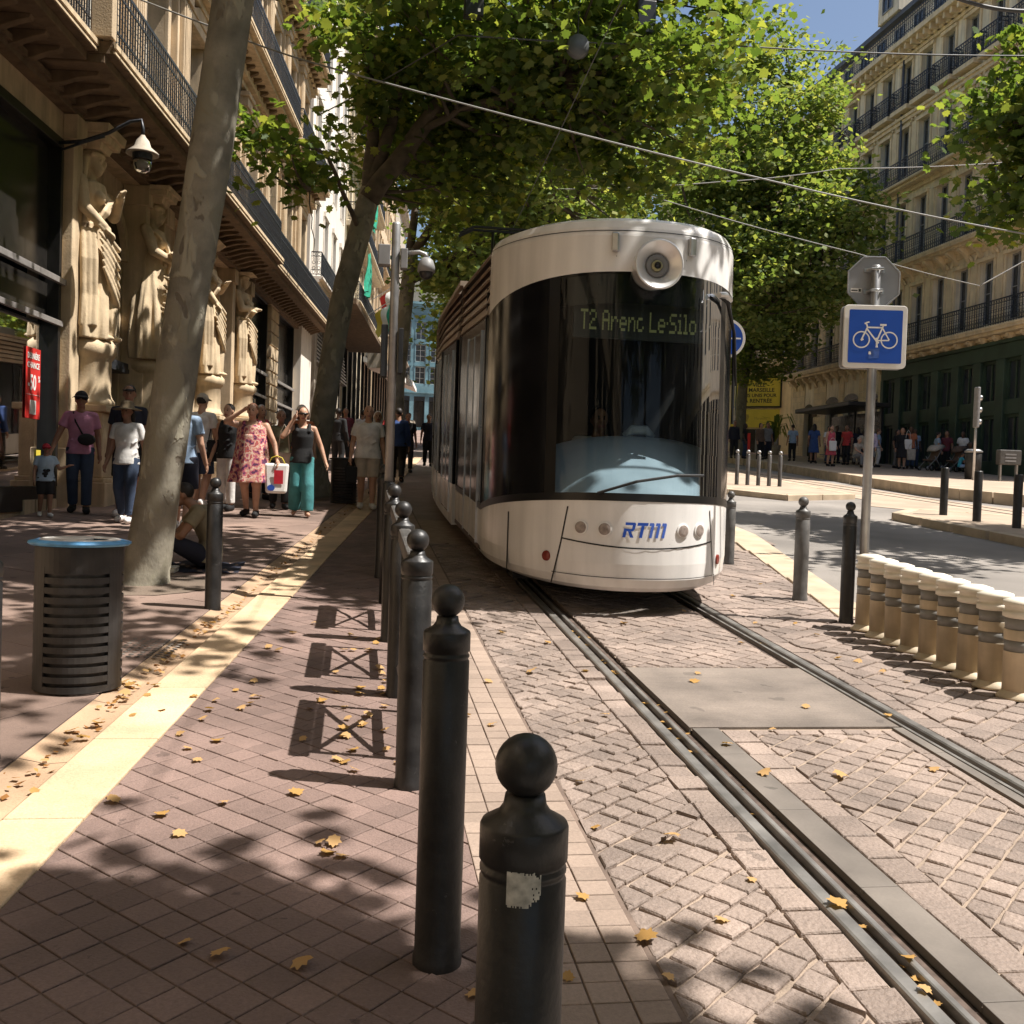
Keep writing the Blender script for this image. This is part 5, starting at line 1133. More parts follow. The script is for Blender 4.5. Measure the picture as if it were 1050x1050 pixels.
b = MB(); moulding(b, FL, U0, U1, 11.6, [(.2, 0, .15), (.34, .151, .38)]); moulding(b, FL, U0, U1, 15.95, [(.2, 0, .1), (.3, .101, .24)]); moulding(b, FL, U0, U1, 20.2, [(.3, 0, .25), (.55, .251, .5), (.8, .501, .8)]); b.build('cornice', 'carved_stone', A, bevel=.015)
# shopfront glazing
for k, (a, c, z0, z1) in enumerate(shops):
    f = MB(); g = FL.g(a); zr, zs = (3.72, 4.32) if k == 0 else (3.95, 4.62)
    FL.box(f, a, c, -.25, .04, z0 - .34, z0); FL.box(f, c - .09, c, -.25, .05, z0, z1); FL.box(f, a, a + .09, -.25, .05, z0, z1); FL.box(f, a + .09, c - .09, -.25, .05, z1 - .14, z1)
    n = 3 if k == 0 else 1
    for q in range(1, n): u = a + (c - a) * q / n; FL.box(f, u - .03, u + .03, -.2, .03, z0, z1 - .14)
    sf = f.build('shop_window', 'shop_frame', A, bevel=.006)
    f = MB(); FL.box(f, a + .02, c + .06, .03, .10, zs, zs + .09); FL.box(f, a + .02, c - .01, .03, .09, zr - .02, zr + .06); f.build('transom', 'shop_bar', sf, bevel=.006)
    f = MB(); FL.box(f, a + .09, c - .09, -.16, -.12, zr + .062, zs - .001); FL.box(f, a + .09, c - .09, -.16, -.13, zs + .091, z1 - .14); f.build('dark_panel', 'shop_panel', sf)
    f = MB(); FL.box(f, a + .09, c - .09, -.10, -.09, z0, zr - .021); f.build('pane', 'shop_glass', sf)
    f = MB(); FL.box(f, a + .1, c - .1, -1.9, -1.8, z0, zr); FL.box(f, a + .1, c - .1, -1.8, -.1, z0 - .06, z0 - .002); f.build('display_wall', 'shop_wall', sf)
    f = MB(); f.prism([(c - 3.4 if k == 0 else a + .3, z0), (c - .25, z0), (c - .25, zr - .05)], lambda u, z: FL.p(u, -.32, z), lambda u, z: FL.p(u, -.27, z)); f.build('display_drape', 'shop_cloth', sf)
b = MB()
for k in range(3): FL.box(b, 15.0 + k * .4, 15.35 + k * .4, -.2, .06, FL.g(15), FL.g(15) + .22)
b.build('plinth', 'limestone', A)
# sale poster in the window
pz0, pz1 = 2.30, 3.30; pu0, pu1 = 15.28, 15.78
po = thing('sale_poster', 'red sale poster in the shop window reading last chance, minus fifty', 'poster', FL.p((pu0 + pu1) / 2, -.06, pz0))
b = MB(); FL.box(b, pu0, pu1, -.075, -.07, pz0, pz1); b.build('sheet', 'poster_red', po)
b = MB()
def wtext(mb, fr, body, size, u, z, w, fat=0, su=1.0, sp=1.0):
    v, f = text_geo(body, size, fat, 'CENTER', sp)
    mb.add([fr.p(u + q[0] * su, w, z + q[1]) for q in v], f)
wtext(b, FL, 'DERNIÈRE', .115, 15.53, pz1 - .12, -.066, .004, .80); wtext(b, FL, 'CHANCE', .115, 15.53, pz1 - .25, -.066, .004, .88); wtext(b, FL, '-50', .30, 15.49, pz1 - .50, -.066, .008, .72); wtext(b, FL, '%', .12, 15.73, pz1 - .43, -.066, .004, .8)
FL.box(b, 15.43, 15.64, -.0695, -.066, pz0 + .06, pz0 + .26); FL.box(b, pu0 + .02, pu1 - .02, -.0695, -.066, pz0 + .335, pz0 + .34); b.build('lettering', 'poster_white', po)
b = MB(); wtext(b, FL, 'SUR TOUT', .035, 15.53, pz0 + .38, -.066, .001, .9)
b = MB(); FL.box(b, 15.70, 15.86, -.08, -.075, 1.66, 1.86); tag(b.build('sticker', 'sign_yellow'), 'small yellow sticker low on the shop window by the child', 'sticker')
# wall lantern
lb = Vector(FL.p(16.0, .02, 6.35)); la = thing('wall_lamp', 'bell-shaped street lamp on a curved bracket over the caryatid portal', 'lamp', lb)
lc = Vector(FL.p(16.0, 1.24, 6.42)); b = MB(); b.smooth = True
mid = lambda s, dz: lb.lerp(lc, s) + Vector((0, 0, dz))
b.tube([lb, mid(.3, .02), mid(.6, .14), mid(.85, .30), mid(.98, .32), mid(1.0, .20), mid(1.0, .1)], [.03, .028, .026, .024, .024, .024, .03], 10); b.tube([mid(.05, -.1), mid(.3, .0), mid(.55, .09)], .02, 8); b.build('bracket', 'iron', la)
b = MB(); b.smooth = True; b.lathe([(.03, .10), (.045, .07), (.09, .02), (.12, -.07), (.23, -.16), (.235, -.18), (.20, -.18), (.10, -.08)], 28, lc, cap=False); b.build('lamp_shade', 'grey_stone', la)
b = MB(); b.smooth = True; b.lathe([(.14, -.17), (.14, -.25), (.135, -.26)], 24, lc, cap=False); b.build('collar', 'iron', la)
b = MB(); b.smooth = True; b.lathe([(.125, -.25), (.125, -.34), (.10, -.41), (.05, -.44), (.003, -.445)], 24, lc); b.build('globe', 'lamp_glass', la)

# ---------------------------------------------------------- generic rows of street buildings
def gen_building(label, fr, u0, u1, gtop, ztop, levels, bay, wm, zb=0, shut=None, trim=None, bal=(), shop='shop_panel', depth=12, winw=.55, railm='iron', roof=True, railp=.16, name='building', shops=True):
    t = thing(name, label, 'building', fr.p((u0 + u1) / 2, 0, fr.g((u0 + u1) / 2)))
    n = max(1, int((u1 - u0) / bay)); cs = [u0 + (u1 - u0) * (k + .5) / n for k in range(n)]; holes = []
    for z0, z1 in levels: holes += [(c - winw, c + winw, z0, z1) for c in cs]
    sh = [] if not shops else [(c - bay * .4, c + bay * .4, fr.g(c) + .3, gtop - .5) for c in cs]
    b = MB(); wall_holes(b, fr, u0, u1, zb, ztop, holes + sh, 0, .35)
    for uu, s in ((u0, 1), (u1, -1)):
        b.add([fr.p(uu, 0, zb), fr.p(uu, -depth, zb), fr.p(uu, -depth, ztop), fr.p(uu, 0, ztop)], [(0, 1, 2, 3)])
    b.add([fr.p(u0, 0, ztop), fr.p(u1, 0, ztop), fr.p(u1, -depth, ztop), fr.p(u0, -depth, ztop)], [(0, 1, 2, 3)]); b.build('wall', wm, t)
    for z0, z1 in levels:
        for c in cs: window_part(t, fr, c - winw, c + winw, z0, z1, -.22, shut=shut)
    for a, c, z0, z1 in sh:
        q = MB(); fr.box(q, a, c, -.3, -.25, z0, z1); s_ = q.build('shop_window', shop, t); q = MB(); fr.box(q, a, a + .08, -.25, .02, z0, z1); fr.box(q, c - .08, c, -.25, .02, z0, z1); fr.box(q, a + .08, c - .08, -.25, .02, z1 - .5, z1); q.build('frame', 'shop_frame', s_)
    tr = trim or wm; b = MB(); moulding(b, fr, u0 + .01, u1 - .01, ztop - .7, [(.2, 0, .2), (.4, .201, .45), (.6, .451, .72)]); b.build('cornice', tr, t); b = MB(); moulding(b, fr, u0 + .01, u1 - .01, gtop - .2, [(.12, 0, .1), (.2, .101, .25)]); b.build('string_course', tr, t); b = MB()
    for z0, z1 in levels:
        for c in cs: b = MB(); fr.box(b, c - winw - .15, c + winw + .15, 0, .12, z1 + .05, z1 + .25); fr.box(b, c - winw - .12, c - winw, 0, .06, z0, z1 + .049); fr.box(b, c + winw, c + winw + .12, 0, .06, z0, z1 + .049); b.build('window_surround', tr, t)
    for z, w in bal: balcony(u0 + .1, u1 - .1, w, z, (t, fr, tr), tr, (.05, .05), railp, .25, False, False, railm)
    if roof:
        b = MB(); b.prism([(0, ztop + .02), (-1.6, ztop + 2.2), (-depth + 1.6, ztop + 2.2), (-depth, ztop + .02)], lambda w, z: fr.p(u0 + .02, w, z), lambda w, z: fr.p(u1 - .02, w, z)); b.build('roof', 'slate', t)
    return t, cs
B, bc = gen_building('bright white rendered facade beyond the stone caryatid building', FL, 41.0, 52.5, 9.0, 26, [(9.9, 12.6), (14, 16.6), (18, 20.4), (21.8, 24)], 2.5, 'white_render', trim='white_render', bal=((9.2, .5),))
for a, c in ((41, 41.6), (44.6, 45.1), (48.6, 49.1)): b = MB(); FL.box(b, a, c, 0, .3, FL.g(a), 8.2); b.build('pier', 'grey_stone', B)
for k in range(4):
    b = MB(); a, c = 41.7 + 2.8 * k, 44.2 + 2.8 * k
    for q in range(9): FL.box(b, a, c, .05, .30 - .02 * q, 6.2 + q * .17, 6.2 + q * .17 + .07)
    b.build('slatted_grille', 'shop_bar', B)
aw = MB(); FL.box(aw, 40.6, 56.0, .02, 1.9, 8.35, 8.55); tag(aw.build('canopy', 'soffit_stone', loc=FL.p(48, .02, 8.35)), 'long brown flat canopy jutting over dark shopfronts on the left', 'canopy')
Cb, cc_ = gen_building('cream facade with green netting hung on its balconies', FL, 53.0, 70, 10.4, 28, [(11.2, 13.8), (15, 17.4), (18.8, 21), (22.6, 24.8)], 2.4, 'cream_render', bal=((10.4, .8), (14.4, .7), (18.2, .7), (22.0, .7)))
Db, _ = gen_building('pale stone facade with long balcony behind the flags', FL, 70.5, 90, 11.6, 29, [(12.4, 15), (16.4, 18.8), (20.2, 22.4), (23.6, 25.6)], 2.4, 'limestone', bal=((11.6, .8), (15.8, .7)))
Eb, _ = gen_building('last narrow facade on the left at the end of the street', FL, 90.5, 106, 13, 27, [(13.8, 16.2), (17.6, 19.8), (21, 23)], 2.4, 'grey_stone', bal=((13, .7),))
# green nets hung over balconies
nets = [(54.2, 11.4, 2.2, 2.4), (56.8, 15.6, 2.3, 2.6), (58.6, 19.2, 2.0, 2.4), (55.4, 22.4, 2.4, 2.2)]
nl = ['lowest', 'second lowest', 'second highest', 'highest']
for (u, z, wd_, h), l in zip(nets, nl):
    b = MB(); n, m = 10, 10; vs = []
    for j in range(m + 1):
        for i in range(n + 1):
            s, t = i / n, j / m; vs.append(FL.p(u + wd_ * s, .95 + .16 * math.sin(s * 13 + j * .6) * t + .3 * t * (1 - t), z + h * (1 - t) - .35 * math.sin(math.pi * s) * (1 - t) ** 2 - .2 * random.random() * t))
    b.add(vs, [(j * (n + 1) + i, j * (n + 1) + i + 1, (j + 1) * (n + 1) + i + 1, (j + 1) * (n + 1) + i) for j in range(m) for i in range(n)])
    tag(b.build('netting', 'net_green', loc=FL.p(u, .95, z), smooth=True), l + ' green net hung on the cream facade balconies', 'netting', 'green nets')
# flags
def flag(label, u, z, m3):
    t = thing('flag', label, 'flag', FL.p(u, .8, z)); a = Vector(FL.p(u, .8, z)); e = Vector(FL.p(u, 2.3, z + 1.0)); b = MB(); b.tube([a, e], .025, 6); b.build('pole', 'steel', t)
    d = (e - a).normalized()
    b = MB()
    for i, c in enumerate(m3):
        b.cur = i; vs = []
        for j in range(9):
            for k in range(4):
                s = (i + k / 3) / 3; q = e - d * (.1 + s * 1.15); vs.append(q + Vector((.08 * math.sin(j * .9 + s * 5), .12 * math.sin(j * .7 + s * 6) , -1.5 * j / 8 - .25 * s)))
        b.add(vs, [(j * 4 + k, j * 4 + k + 1, (j + 1) * 4 + k + 1, (j + 1) * 4 + k) for j in range(8) for k in range(3)])
    b.build('cloth', m3, t, smooth=True)
flag('blue white and red flag hung from a pole on the left facade', 60.5, 12.0, ['flag_blue', 'flag_white', 'flag_red'])
flag('pale green and yellow flag hanging beside the tricolour', 57.5, 10.6, ['net_green', 'flag_white', 'sign_yellow'])
# hanging shop signs down the left row
for u, z, s, m, l in ((43.2, 7.0, .55, 'sign_white', 'small white square sign projecting from the dark shopfront'), (62, 8.2, .9, 'grey_stone', 'grey box sign projecting beyond the canopy')):
    t = thing('hanging_sign', l, 'sign', FL.p(u, .3, z)); b = MB(); FL.box(b, u - .04, u + .04, .45, .45 + s, z, z + s * 1.15); q = b.build('panel', m, t, bevel=.01); b = MB(); FL.box(b, u - .015, u + .015, .0, .6, z + s, z + s + .04); b.build('arm', 'iron', t)
    if u < 50:
        b = MB(); FL.box(b, u - .045, u - .0405, .55, .45 + s * .8, z + .12, z + .16); FL.box(b, u - .045, u - .0405, .55, .45 + s * .8, z + .30, z + .42); b.build('print', 'sign_ink', q)
for u0, u1, z, m, l in ((64, 69, 8.3, 'awning_white', 'white shop awning far down the left pavement'), (71, 78, 8.9, 'shop_panel', 'dark shop awning far down the left pavement'), (79, 86, 9.2, 'awning_white', 'farthest pale awning on the left row')):
    b = MB(); b.prism([(.02, z + .8), (2.4, z), (2.4, z - .3), (.02, z + .5)], lambda w, zz: FL.p(u0, w, zz), lambda w, zz: FL.p(u1, w, zz)); tag(b.build('awning', m, loc=FL.p(u0, 0, z)), l, 'awning')
FE = Fr(4.2, 121, 1, 0.1)
gen_building('teal glass block closing the view at the street end', FE, 0, 9, 12, 22.5, [(13, 15), (15.6, 17.6), (18.2, 20.2)], 1.6, 'blue_glass_wall', winw=.6, roof=False)
gen_building('wide cream block across the far end of the street', Fr(-20, 140, 1, 0), 0, 120, 13, 30, [(14, 16.5), (18, 20.5), (22, 24.5)], 6, 'cream_render', winw=.8, roof=False)

# ---------------------------------------------------------- right hand apartment block
FRt = Fr(25.2, 0, 0, 1, -1); RB = thing('apartment_building', 'long six storey pale stone apartment block with bands of dark balconies', 'building', FRt.p(44, 0, FRt.g(44)))
r0, r1 = 31.0, 57.6; sp_ = 1.76; rc = [r1 - 1.2 - sp_ * k for k in range(15)]; rows_ = [(8.75, 11.35), (12.85, 15.45), (16.75, 19.0), (20.15, 22.1)]; ww = .46
holes = [(c - ww, c + ww, a, z) for a, z in rows_ for c in rc]
gsplit = 46.6
gdoors = [(47.3, 48.5, 2.6, 6.4), (49.3, 50.9, 2.8, 6.5), (51.5, 53.0, 2.8, 6.5), (54.5, 55.7, 2.9, 6.3)]
b = MB(); wall_holes(b, FRt, r0, r1, 0, 22.9, holes + gdoors, 0, .3); b.add([FRt.p(r1, 0, 0), FRt.p(r1, -14, 0), FRt.p(r1, -14, 22.9), FRt.p(r1, 0, 22.9)], [(0, 1, 2, 3)]); b.add([FRt.p(r0, 0, 0), FRt.p(r0, -14, 0), FRt.p(r0, -14, 22.9), FRt.p(r0, 0, 22.9)], [(0, 1, 2, 3)]); b.build('wall', 'right_stone', RB)
b = MB(); FRt.box(b, r0 + .1, r1 - .1, -13.5, -1.5, 0, 22); b.build('inner_wall', 'dark_interior', RB)
for i, (a, z) in enumerate(rows_):
    for c in rc: window_part(RB, FRt, c - ww, c + ww, a, z, -.2, framem='shutter', shut='one', bars=1)
tr = MB()
for c in rc:
    for i, (a, z) in enumerate(rows_):
        for s in (-1, 1): FRt.box(tr, c + s * (ww + .07) - .065, c + s * (ww + .07) + .065, 0, .06, a - .1, z)
        FRt.box(tr, c - ww - .16, c + ww + .16, 0, .12, z + .002, z + .16)
        if i in (0, 2):
            n = 8; q = [(c + (ww + .3) * math.cos(math.pi * k / n), z + .17 + .34 * math.sin(math.pi * k / n)) for k in range(n + 1)]; tr.tube([FRt.p(u, .06, zz) for u, zz in q], .07, 6)
    u = c + sp_ / 2
    if u < r1 - .2:
        for z0, z1 in ((8.6, 11.5), (12.6, 15.5), (16.5, 19.1)): FRt.box(tr, u - .2, u + .2, 0, .05, z0, z1)
for z in (7.85, 11.85, 15.85, 19.3, 22.3): FRt.box(tr, r0, r1 + .05, 0, .14, z, z + .16); FRt.box(tr, r0, r1 + .08, 0, .22, z + .161, z + .30)
for k in range(26): z = 3.0 + .31 * k; (FRt.box(tr, gsplit, r1, .0, .035, z, z + .27) if z < 2.7 else None)
for k in range(16):
    z = 2.7 + .32 * k
    for a, c in ((gsplit, 47.3), (48.5, 49.3), (50.9, 51.5), (53.0, 54.5), (55.7, r1)): FRt.box(tr, a + .01, c - .01, 0, .04, z, z + .285)
tr.build('trim', 'right_trim', RB)
for z, w in ((8.12, .72), (12.14, .72)):
    balcony(r0, r1, w, z, (RB, FRt, 'right_trim'), 'right_trim', (.05, .05), .16, .34, False, False, 'bluish_iron', 1.0)
balcony(r0, r1 - 3, .6, 16.05, (RB, FRt, 'right_trim'), 'right_trim', (.05, .05), .16, .26, False, False, 'bluish_iron', 1.0)
for c in rc:
    for z, w in ((12.13, .55), (8.1, .5)):
        for q in (0, sp_ / 2):
            u = c - .45 + q
            if u < r0 + .2: continue
            cb = MB(); cb.prism([(0, 0), (w, 0), (w, -.12), (w * .45, -.3), (.05, -.6), (0, -.6)], lambda a, zz, u=u: FRt.p(u - .1, a, z + zz), lambda a, zz, u=u: FRt.p(u + .1, a, z + zz)); cb.build('bracket', 'right_trim', RB)
for k, c in enumerate(rc):                                     # small balconies one to a window on the fourth floor
    b = MB(); FRt.box(b, c - .75, c + .75, 0, .42, 19.75, 19.95); q = b.build('balcony', 'right_trim', RB); b = MB(); railing(b, FRt, c - .72, c + .72, .38, 19.95, .95, .16, True, .02, (.03, .03), 6); b.build('railing', 'bluish_iron', q)
b = MB(); moulding(b, FRt, r0, r1, 22.4, [(.25, .05, .2), (.4, .201, .32), (.75, .321, .55)]); n = 50
for k in range(n): u = r0 + .2 + (r1 - r0 - .4) * k / (n - 1); FRt.box(b, u - .08, u + .08, .0, .62, 22.45, 22.71)
b.build('cornice', 'right_trim', RB)
b = MB(); railing(b, FRt, r0, r1, .62, 22.96, .95, .18, True, .02, (0, 0), 6); b.build('railing', 'bluish_iron', RB)
b = MB(); FRt.box(b, r0, r1, -13, -.5, 22.9, 24.9); at_ = b.build('attic', 'right_stone', RB)
for c in rc: window_part(RB, FRt, c - .42, c + .42, 23.1, 24.6, -.42, framem='shutter', bars=1)
b = MB(); FRt.box(b, r0, r1, -.5, -.15, 24.9, 25.15); b.prism([(-.4, 25.15), (-2.2, 27.0), (-12, 27.0), (-13, 25.15)], lambda w, z: FRt.p(r0, w, z), lambda w, z: FRt.p(r1, w, z)); b.build('roof', 'slate', RB)
dm_ = MB(); FRt.box(dm_, 47.0, 49.0, -1.6, .0, 25.16, 27.2); n = 10; dm_.prism([(48 + 1.15 * math.cos(math.pi * k / n), 27.2 + .8 * math.sin(math.pi * k / n)) for k in range(n + 1)], lambda u, z: FRt.p(u, -1.6, z), lambda u, z: FRt.p(u, .12, z)); q = dm_.build('dormer', 'right_stone', RB, bevel=.03); window_part(RB, FRt, 47.5, 48.5, 25.5, 27.0, .06, framem='shutter', bars=1)
b = MB(); FRt.box(b, 44.4, 46.0, -3.4, -1.6, 25.2, 29); FRt.box(b, 44.3, 46.1, -3.5, -1.5, 29, 29.25); q = b.build('chimney', 'right_trim', RB)
# downpipes
b = MB(); b.smooth = True
for u in (46.0,): b.tube([FRt.p(u, .12, 3), FRt.p(u, .12, 22.3)], .06, 8)
b.build('downpipe', 'slate', RB)
# dark green shopfront of the ground floor
gs = MB(); FRt.box(gs, r0, gsplit, .0, .28, 7.15, 7.75); FRt.box(gs, r0, gsplit, .0, .36, 7.751, 7.9); FRt.box(gs, r0, gsplit, .0, .20, 4.95, 5.55); FRt.box(gs, r0, gsplit, 0, .25, 1.6, 3.15)
n = 10; w_ = (gsplit - r0) / n
for k in range(n + 1): u = r0 + w_ * k; FRt.box(gs, max(r0, u - .26), min(gsplit, u + .26), .0, .30, 1.6, 7.149)
g_ = gs.build('shopfront', 'green_paint', RB, bevel=.02)
for k in range(n):
    a, c = r0 + w_ * k + .26, r0 + w_ * (k + 1) - .26; b = MB(); FRt.box(b, a, c, .0, .06, 5.551, 7.149); FRt.box(b, a, c, .0, .06, 3.151, 4.949); q = b.build('shopfront_pane', 'window_glass', g_)
    b = MB()
    for z0, z1 in ((5.551, 7.149), (3.151, 4.949)): FRt.box(b, (a + c) / 2 - .04, (a + c) / 2 + .04, .06, .12, z0, z1); FRt.box(b, a, a + .1, .06, .14, z0, z1); FRt.box(b, c - .1, c, .06, .14, z0, z1); FRt.box(b, a + .1, c - .1, .06, .13, z1 - .12, z1)
    b.build('sash', 'green_paint', q)
for a, c, z0, z1 in gdoors:
    b = MB(); FRt.box(b, a, c, -.28, -.24, z0, z1); m = (a + c) / 2; r = (c - a) / 2
    b.prism([(m + r * math.cos(math.pi * k / 10), z1 + .35 * math.sin(math.pi * k / 10)) for k in range(11)], lambda u, z: FRt.p(u, .045, z), lambda u, z: FRt.p(u, .05, z)); b.build('shop_window', 'shop_panel', RB)
b = MB(); FRt.box(b, 54.0, 54.45, .05, .12, 5.9, 6.3); b.build('plaque', 'soffit_stone', RB)
# corner building with the yellow boards
FY = Fr(19.2, 65.4, 6.9, -4.4); YB, _ = gen_building('cream corner building with yellow boards above its shop window', FY, 0, 9.3, 9.3, 24, [(10.1, 12.9), (14.2, 16.8), (18.2, 20.4)], 2.1, 'far_yellow_stone', bal=((9.42, .7),), winw=.5, railm='bluish_iron', roof=False, shops=False)
def yw(label, u0, u1, z0, z1, lines, border):
    t = thing('yellow_board', label, 'sign', FY.p((u0 + u1) / 2, .1, z0), 'yellow boards'); b = MB(); FY.box(b, u0, u1, .02, .12, z0, z1); q = b.build('panel', 'sign_yellow', t)
    if border:
        b = MB(); e = .09
        FY.box(b, u0 - e, u1 + e, .0, .15, z0 - e, z0); FY.box(b, u0 - e, u1 + e, .0, .15, z1, z1 + e); FY.box(b, u0 - e, u0, .0, .15, z0, z1); FY.box(b, u1, u1 + e, .0, .15, z0, z1); b.build('frame', 'shop_frame', t)
    b = MB()
    for body, s, z, du in lines: wtext(b, FY, body, s, (u0 + u1) / 2 + du, z, .125, .008, 1.0)
    if lines: b.build('lettering', 'sign_ink', q)
yw('upper yellow board with four lines of dark capitals', 5.2, 8.05, 7.0, 8.75, [('VILLE', .33, 8.32, .1), ('DE MARSEILLE', .34, 8.0, 0), ('TOUS UNIS POUR', .30, 7.66, 0), ('LA RENTRÉE', .34, 7.32, 0)], True)
yw('lower plain yellow board under the lettered one', 5.0, 8.05, 5.65, 6.8, [], False)
b = MB()
for dx, dz, r_ in ((-.1, 0, .16), (.05, .08, .14), (0, -.1, .12)): b.prism([(6.0 + dx + r_ * math.cos(R(k * 60)), 6.25 + dz + r_ * 1.3 * math.sin(R(k * 60))) for k in range(6)], lambda u, z: FY.p(u, .1, z), lambda u, z: FY.p(u, .124 + dx * .01, z))
wtext(b, FY, 'Marseille', .22, 6.9, 6.22, .124, 0, 1.0); mat('yellow_faint', (.36, .28, .05), .6, .1, 5); b.build('faint_emblem', 'yellow_faint', bpy.data.objects['yellow_board.001'])
b = MB(); FY.box(b, 5.0, 8.05, -.25, .05, 3.4, 5.55); q = b.build('shop_window', 'shop_panel', YB)
b = MB(); FY.box(b, 5.1, 5.5, .05, .07, 4.0, 5.0); FY.box(b, 6.6, 8.0, .05, .07, 3.9, 5.5); b.build('poster', 'device_grey', q); b = MB(); FY.box(b, 5.7, 6.3, .05, .07, 4.0, 5.3); b.build('poster', 'poster_red', q)

# unseen facades added to block sky light, closing the street behind the photographer
gen_building('added unseen pale block beside the street behind the photographer on the right', Fr(27.5, 0, 0, 1, -1), -45, 12, 6, 20, [(7, 9.5), (11, 13.4), (14.8, 17)], 3.0, 'right_stone', zb=-4, winw=.55)
gen_building('added unseen pale block beside the street behind the photographer on the left', Fr(-6.2, 0, 0.05, 1), -45, 2.6, 6, 20, [(7, 9.5), (11, 13.4), (14.8, 17)], 3.0, 'limestone', zb=-4, winw=.6)
gen_building('added unseen cream block filling a reflected sky gap on the right', Fr(46, 0, 0, 1, -1), 4, 38, 8, 24, [(9, 11.6), (13, 15.4), (16.8, 19), (20.2, 22)], 3.0, 'right_stone', zb=0, winw=.55)  # added to cover the strip of sky mirrored in the tram nose
# ============================================================ OVERHEAD WIRES
wire('pale span wire crossing in front of the tree above the tram', [(-5.0, 15.2, 8.8), (-2.14, 14.6, 7.68), (-0.5, 14, 7.04), (5.53, 14, 6.05), (9.65, 14, 5.55), (14, 14, 5.2)], .012, 'light_wire', .03)
wire('dark upper span wire holding the signal boxes', [(-1.0, 21, 8.8), (1.34, 16, 8.5), (5.74, 16, 8.76), (10.88, 16, 9.08), (16, 16, 9.4)], .013, 'wire', .04)
wire('thin level wire between the sunlit tree and the right edge', [(4, 22, 8.0), (7.79, 22, 8.45), (10.53, 22, 8.95), (15.08, 22, 9.48), (20, 22, 10)], .011, 'light_wire', .04)
wire('thin sloping wire behind the octagonal sign', [(2, 20, 8.3), (6.08, 20, 7.33), (10.07, 20, 6.58), (12.83, 20, 6.09)], .010, 'light_wire', .03)
wire('pale wire rising to the right edge beyond the bicycle sign', [(12.83, 20, 6.09), (13.82, 20, 6.67), (18, 20, 8.5)], .014, 'light_wire', .0)
wire('thick dark cable across the top right corner', [(2.5, 8, 6.3), (4.75, 8, 5.77), (5.42, 8, 5.71), (9, 8, 5.9)], .018, 'wire', .03)
wire('contact wire along the tram track', [(2.4, -5, 6.0), (2.4, 8, 6.5), (2.4, 14, 6.0), (2.6, 19, 6.1), (5.0, 34, 7.6)], .005, 'wire', .02)
def hang(label, x, y, z, kind):
    t = thing('signal_box' if kind else 'disc_lamp', label, 'signal' if kind else 'lamp', (x, y, z))
    if kind:
        b = MB(); b.box(x - .15, x + .15, y - .1, y + .1, z - .22, z + .3); q = b.build('case', 'device_black', t, bevel=.02); b = MB(); b.box(x + .06, x + .10, y - .106, y - .1, z - .16, z - .11); b.build('lens', 'sign_white', q); b = MB(); b.tube([(x, y, z + .3), (x, y, z + .6)], .015, 6); b.build('hanger', 'wire', t)
    else:
        b = MB(); b.smooth = True; b.tube([(x, y - .10, z), (x, y + .02, z), (x, y + .08, z)], [.16, .19, .06], 24); b.build('disc', 'disc_grey', t); b = MB(); b.tube([(x, y, z + .18), (x, y, z + .55)], .012, 6); b.build('hanger', 'wire', t)
hang('black signal box on the upper wire, left one', 1.56, 16, 9.0, 1); hang('black signal box on the upper wire, above the tram lamp', 4.3, 16, 9.0, 1); hang('grey disc lamp hanging among the leaves', 3.22, 16, 8.5, 0)
# ============================================================ RIGHT PLATFORM FURNITURE
t = thing('tram_shelter', 'dark glass waiting shelter behind the crowd on the right', 'shelter', (22.6, 45, gz(0, 45) + .26)); zb = gz(0, 45) + .26
b = MB(); b.box(21.2, 23.2, 42.4, 48, zb + 2.45, zb + 2.65); b.build('roof', 'device_black', t, bevel=.04)
for y in (42.7, 45.2, 47.7): b = MB(); b.box(22.9, 23.0, y - .05, y + .05, zb, zb + 2.45); b.build('post', 'device_black', t)
b = MB(); b.box(22.94, 22.96, 42.76, 45.14, zb + .3, zb + 2.3); b.box(22.94, 22.96, 45.26, 47.64, zb + .3, zb + 2.3); b.build('pane', 'window_glass', t)
b = MB(); b.box(22.3, 22.75, 43, 47.4, zb + .42, zb + .47); b.build('bench', 'device_grey', t)
def lamp_post(label, x, y, h): 
    t = thing('lamp_post', label, 'lamp post', (x, y, gz(x, y) + .2)); z = gz(x, y) + .2; b = MB(); b.smooth = True; b.tube([(x, y, z), (x, y, z + h)], [.07, .045], 10); b.build('pole', 'steel', t); b = MB(); b.smooth = True; b.lathe([(.05, h - .05), (.16, h + .05), (.14, h + .35), (.05, h + .42)], 14, (x, y, z)); b.build('lantern', 'sign_white', t)
lamp_post('slim lamp post with white lantern before the yellow boards', 20.4, 54, 4.6)
x, y = 20.35, 31.6; z = gz(x, y) + .26; t = thing('traffic_signal', 'narrow signal seen edge-on on a pole at the right platform', 'traffic signal', (x, y, z))
b = MB(); b.smooth = True; b.tube([(x, y, z), (x, y, z + 3.0)], .045, 12); b.build('pole', 'steel', t); b = MB(); b.box(x - .05, x + .06, y - .12, y + .12, z + 1.75, z + 3.1); q = b.build('case', 'device_grey', t, bevel=.03)
for k in range(3): b = MB(); b.smooth = True; b.tube([(x + .06, y, z + 1.95 + k * .4), (x + .15, y, z + 1.93 + k * .4)], [.10, .11], 14); b.build('visor', 'steel', q)
t = thing('litter_bin', 'dark litter bin at the foot of the edge-on signal', 'litter bin', (20.7, 32.2, gz(0, 32.2) + .26)); b = MB(); b.smooth = True; b.lathe([(.25, 0), (.27, .85), (.24, .9)], 24); b.build('body', 'bin_paint', t, world=False); b = MB(); b.smooth = True; b.lathe([(.28, .9), (.30, .95), (.2, 1.02), (.02, 1.03)], 24); b.build('lid', 'galv', t, world=False)
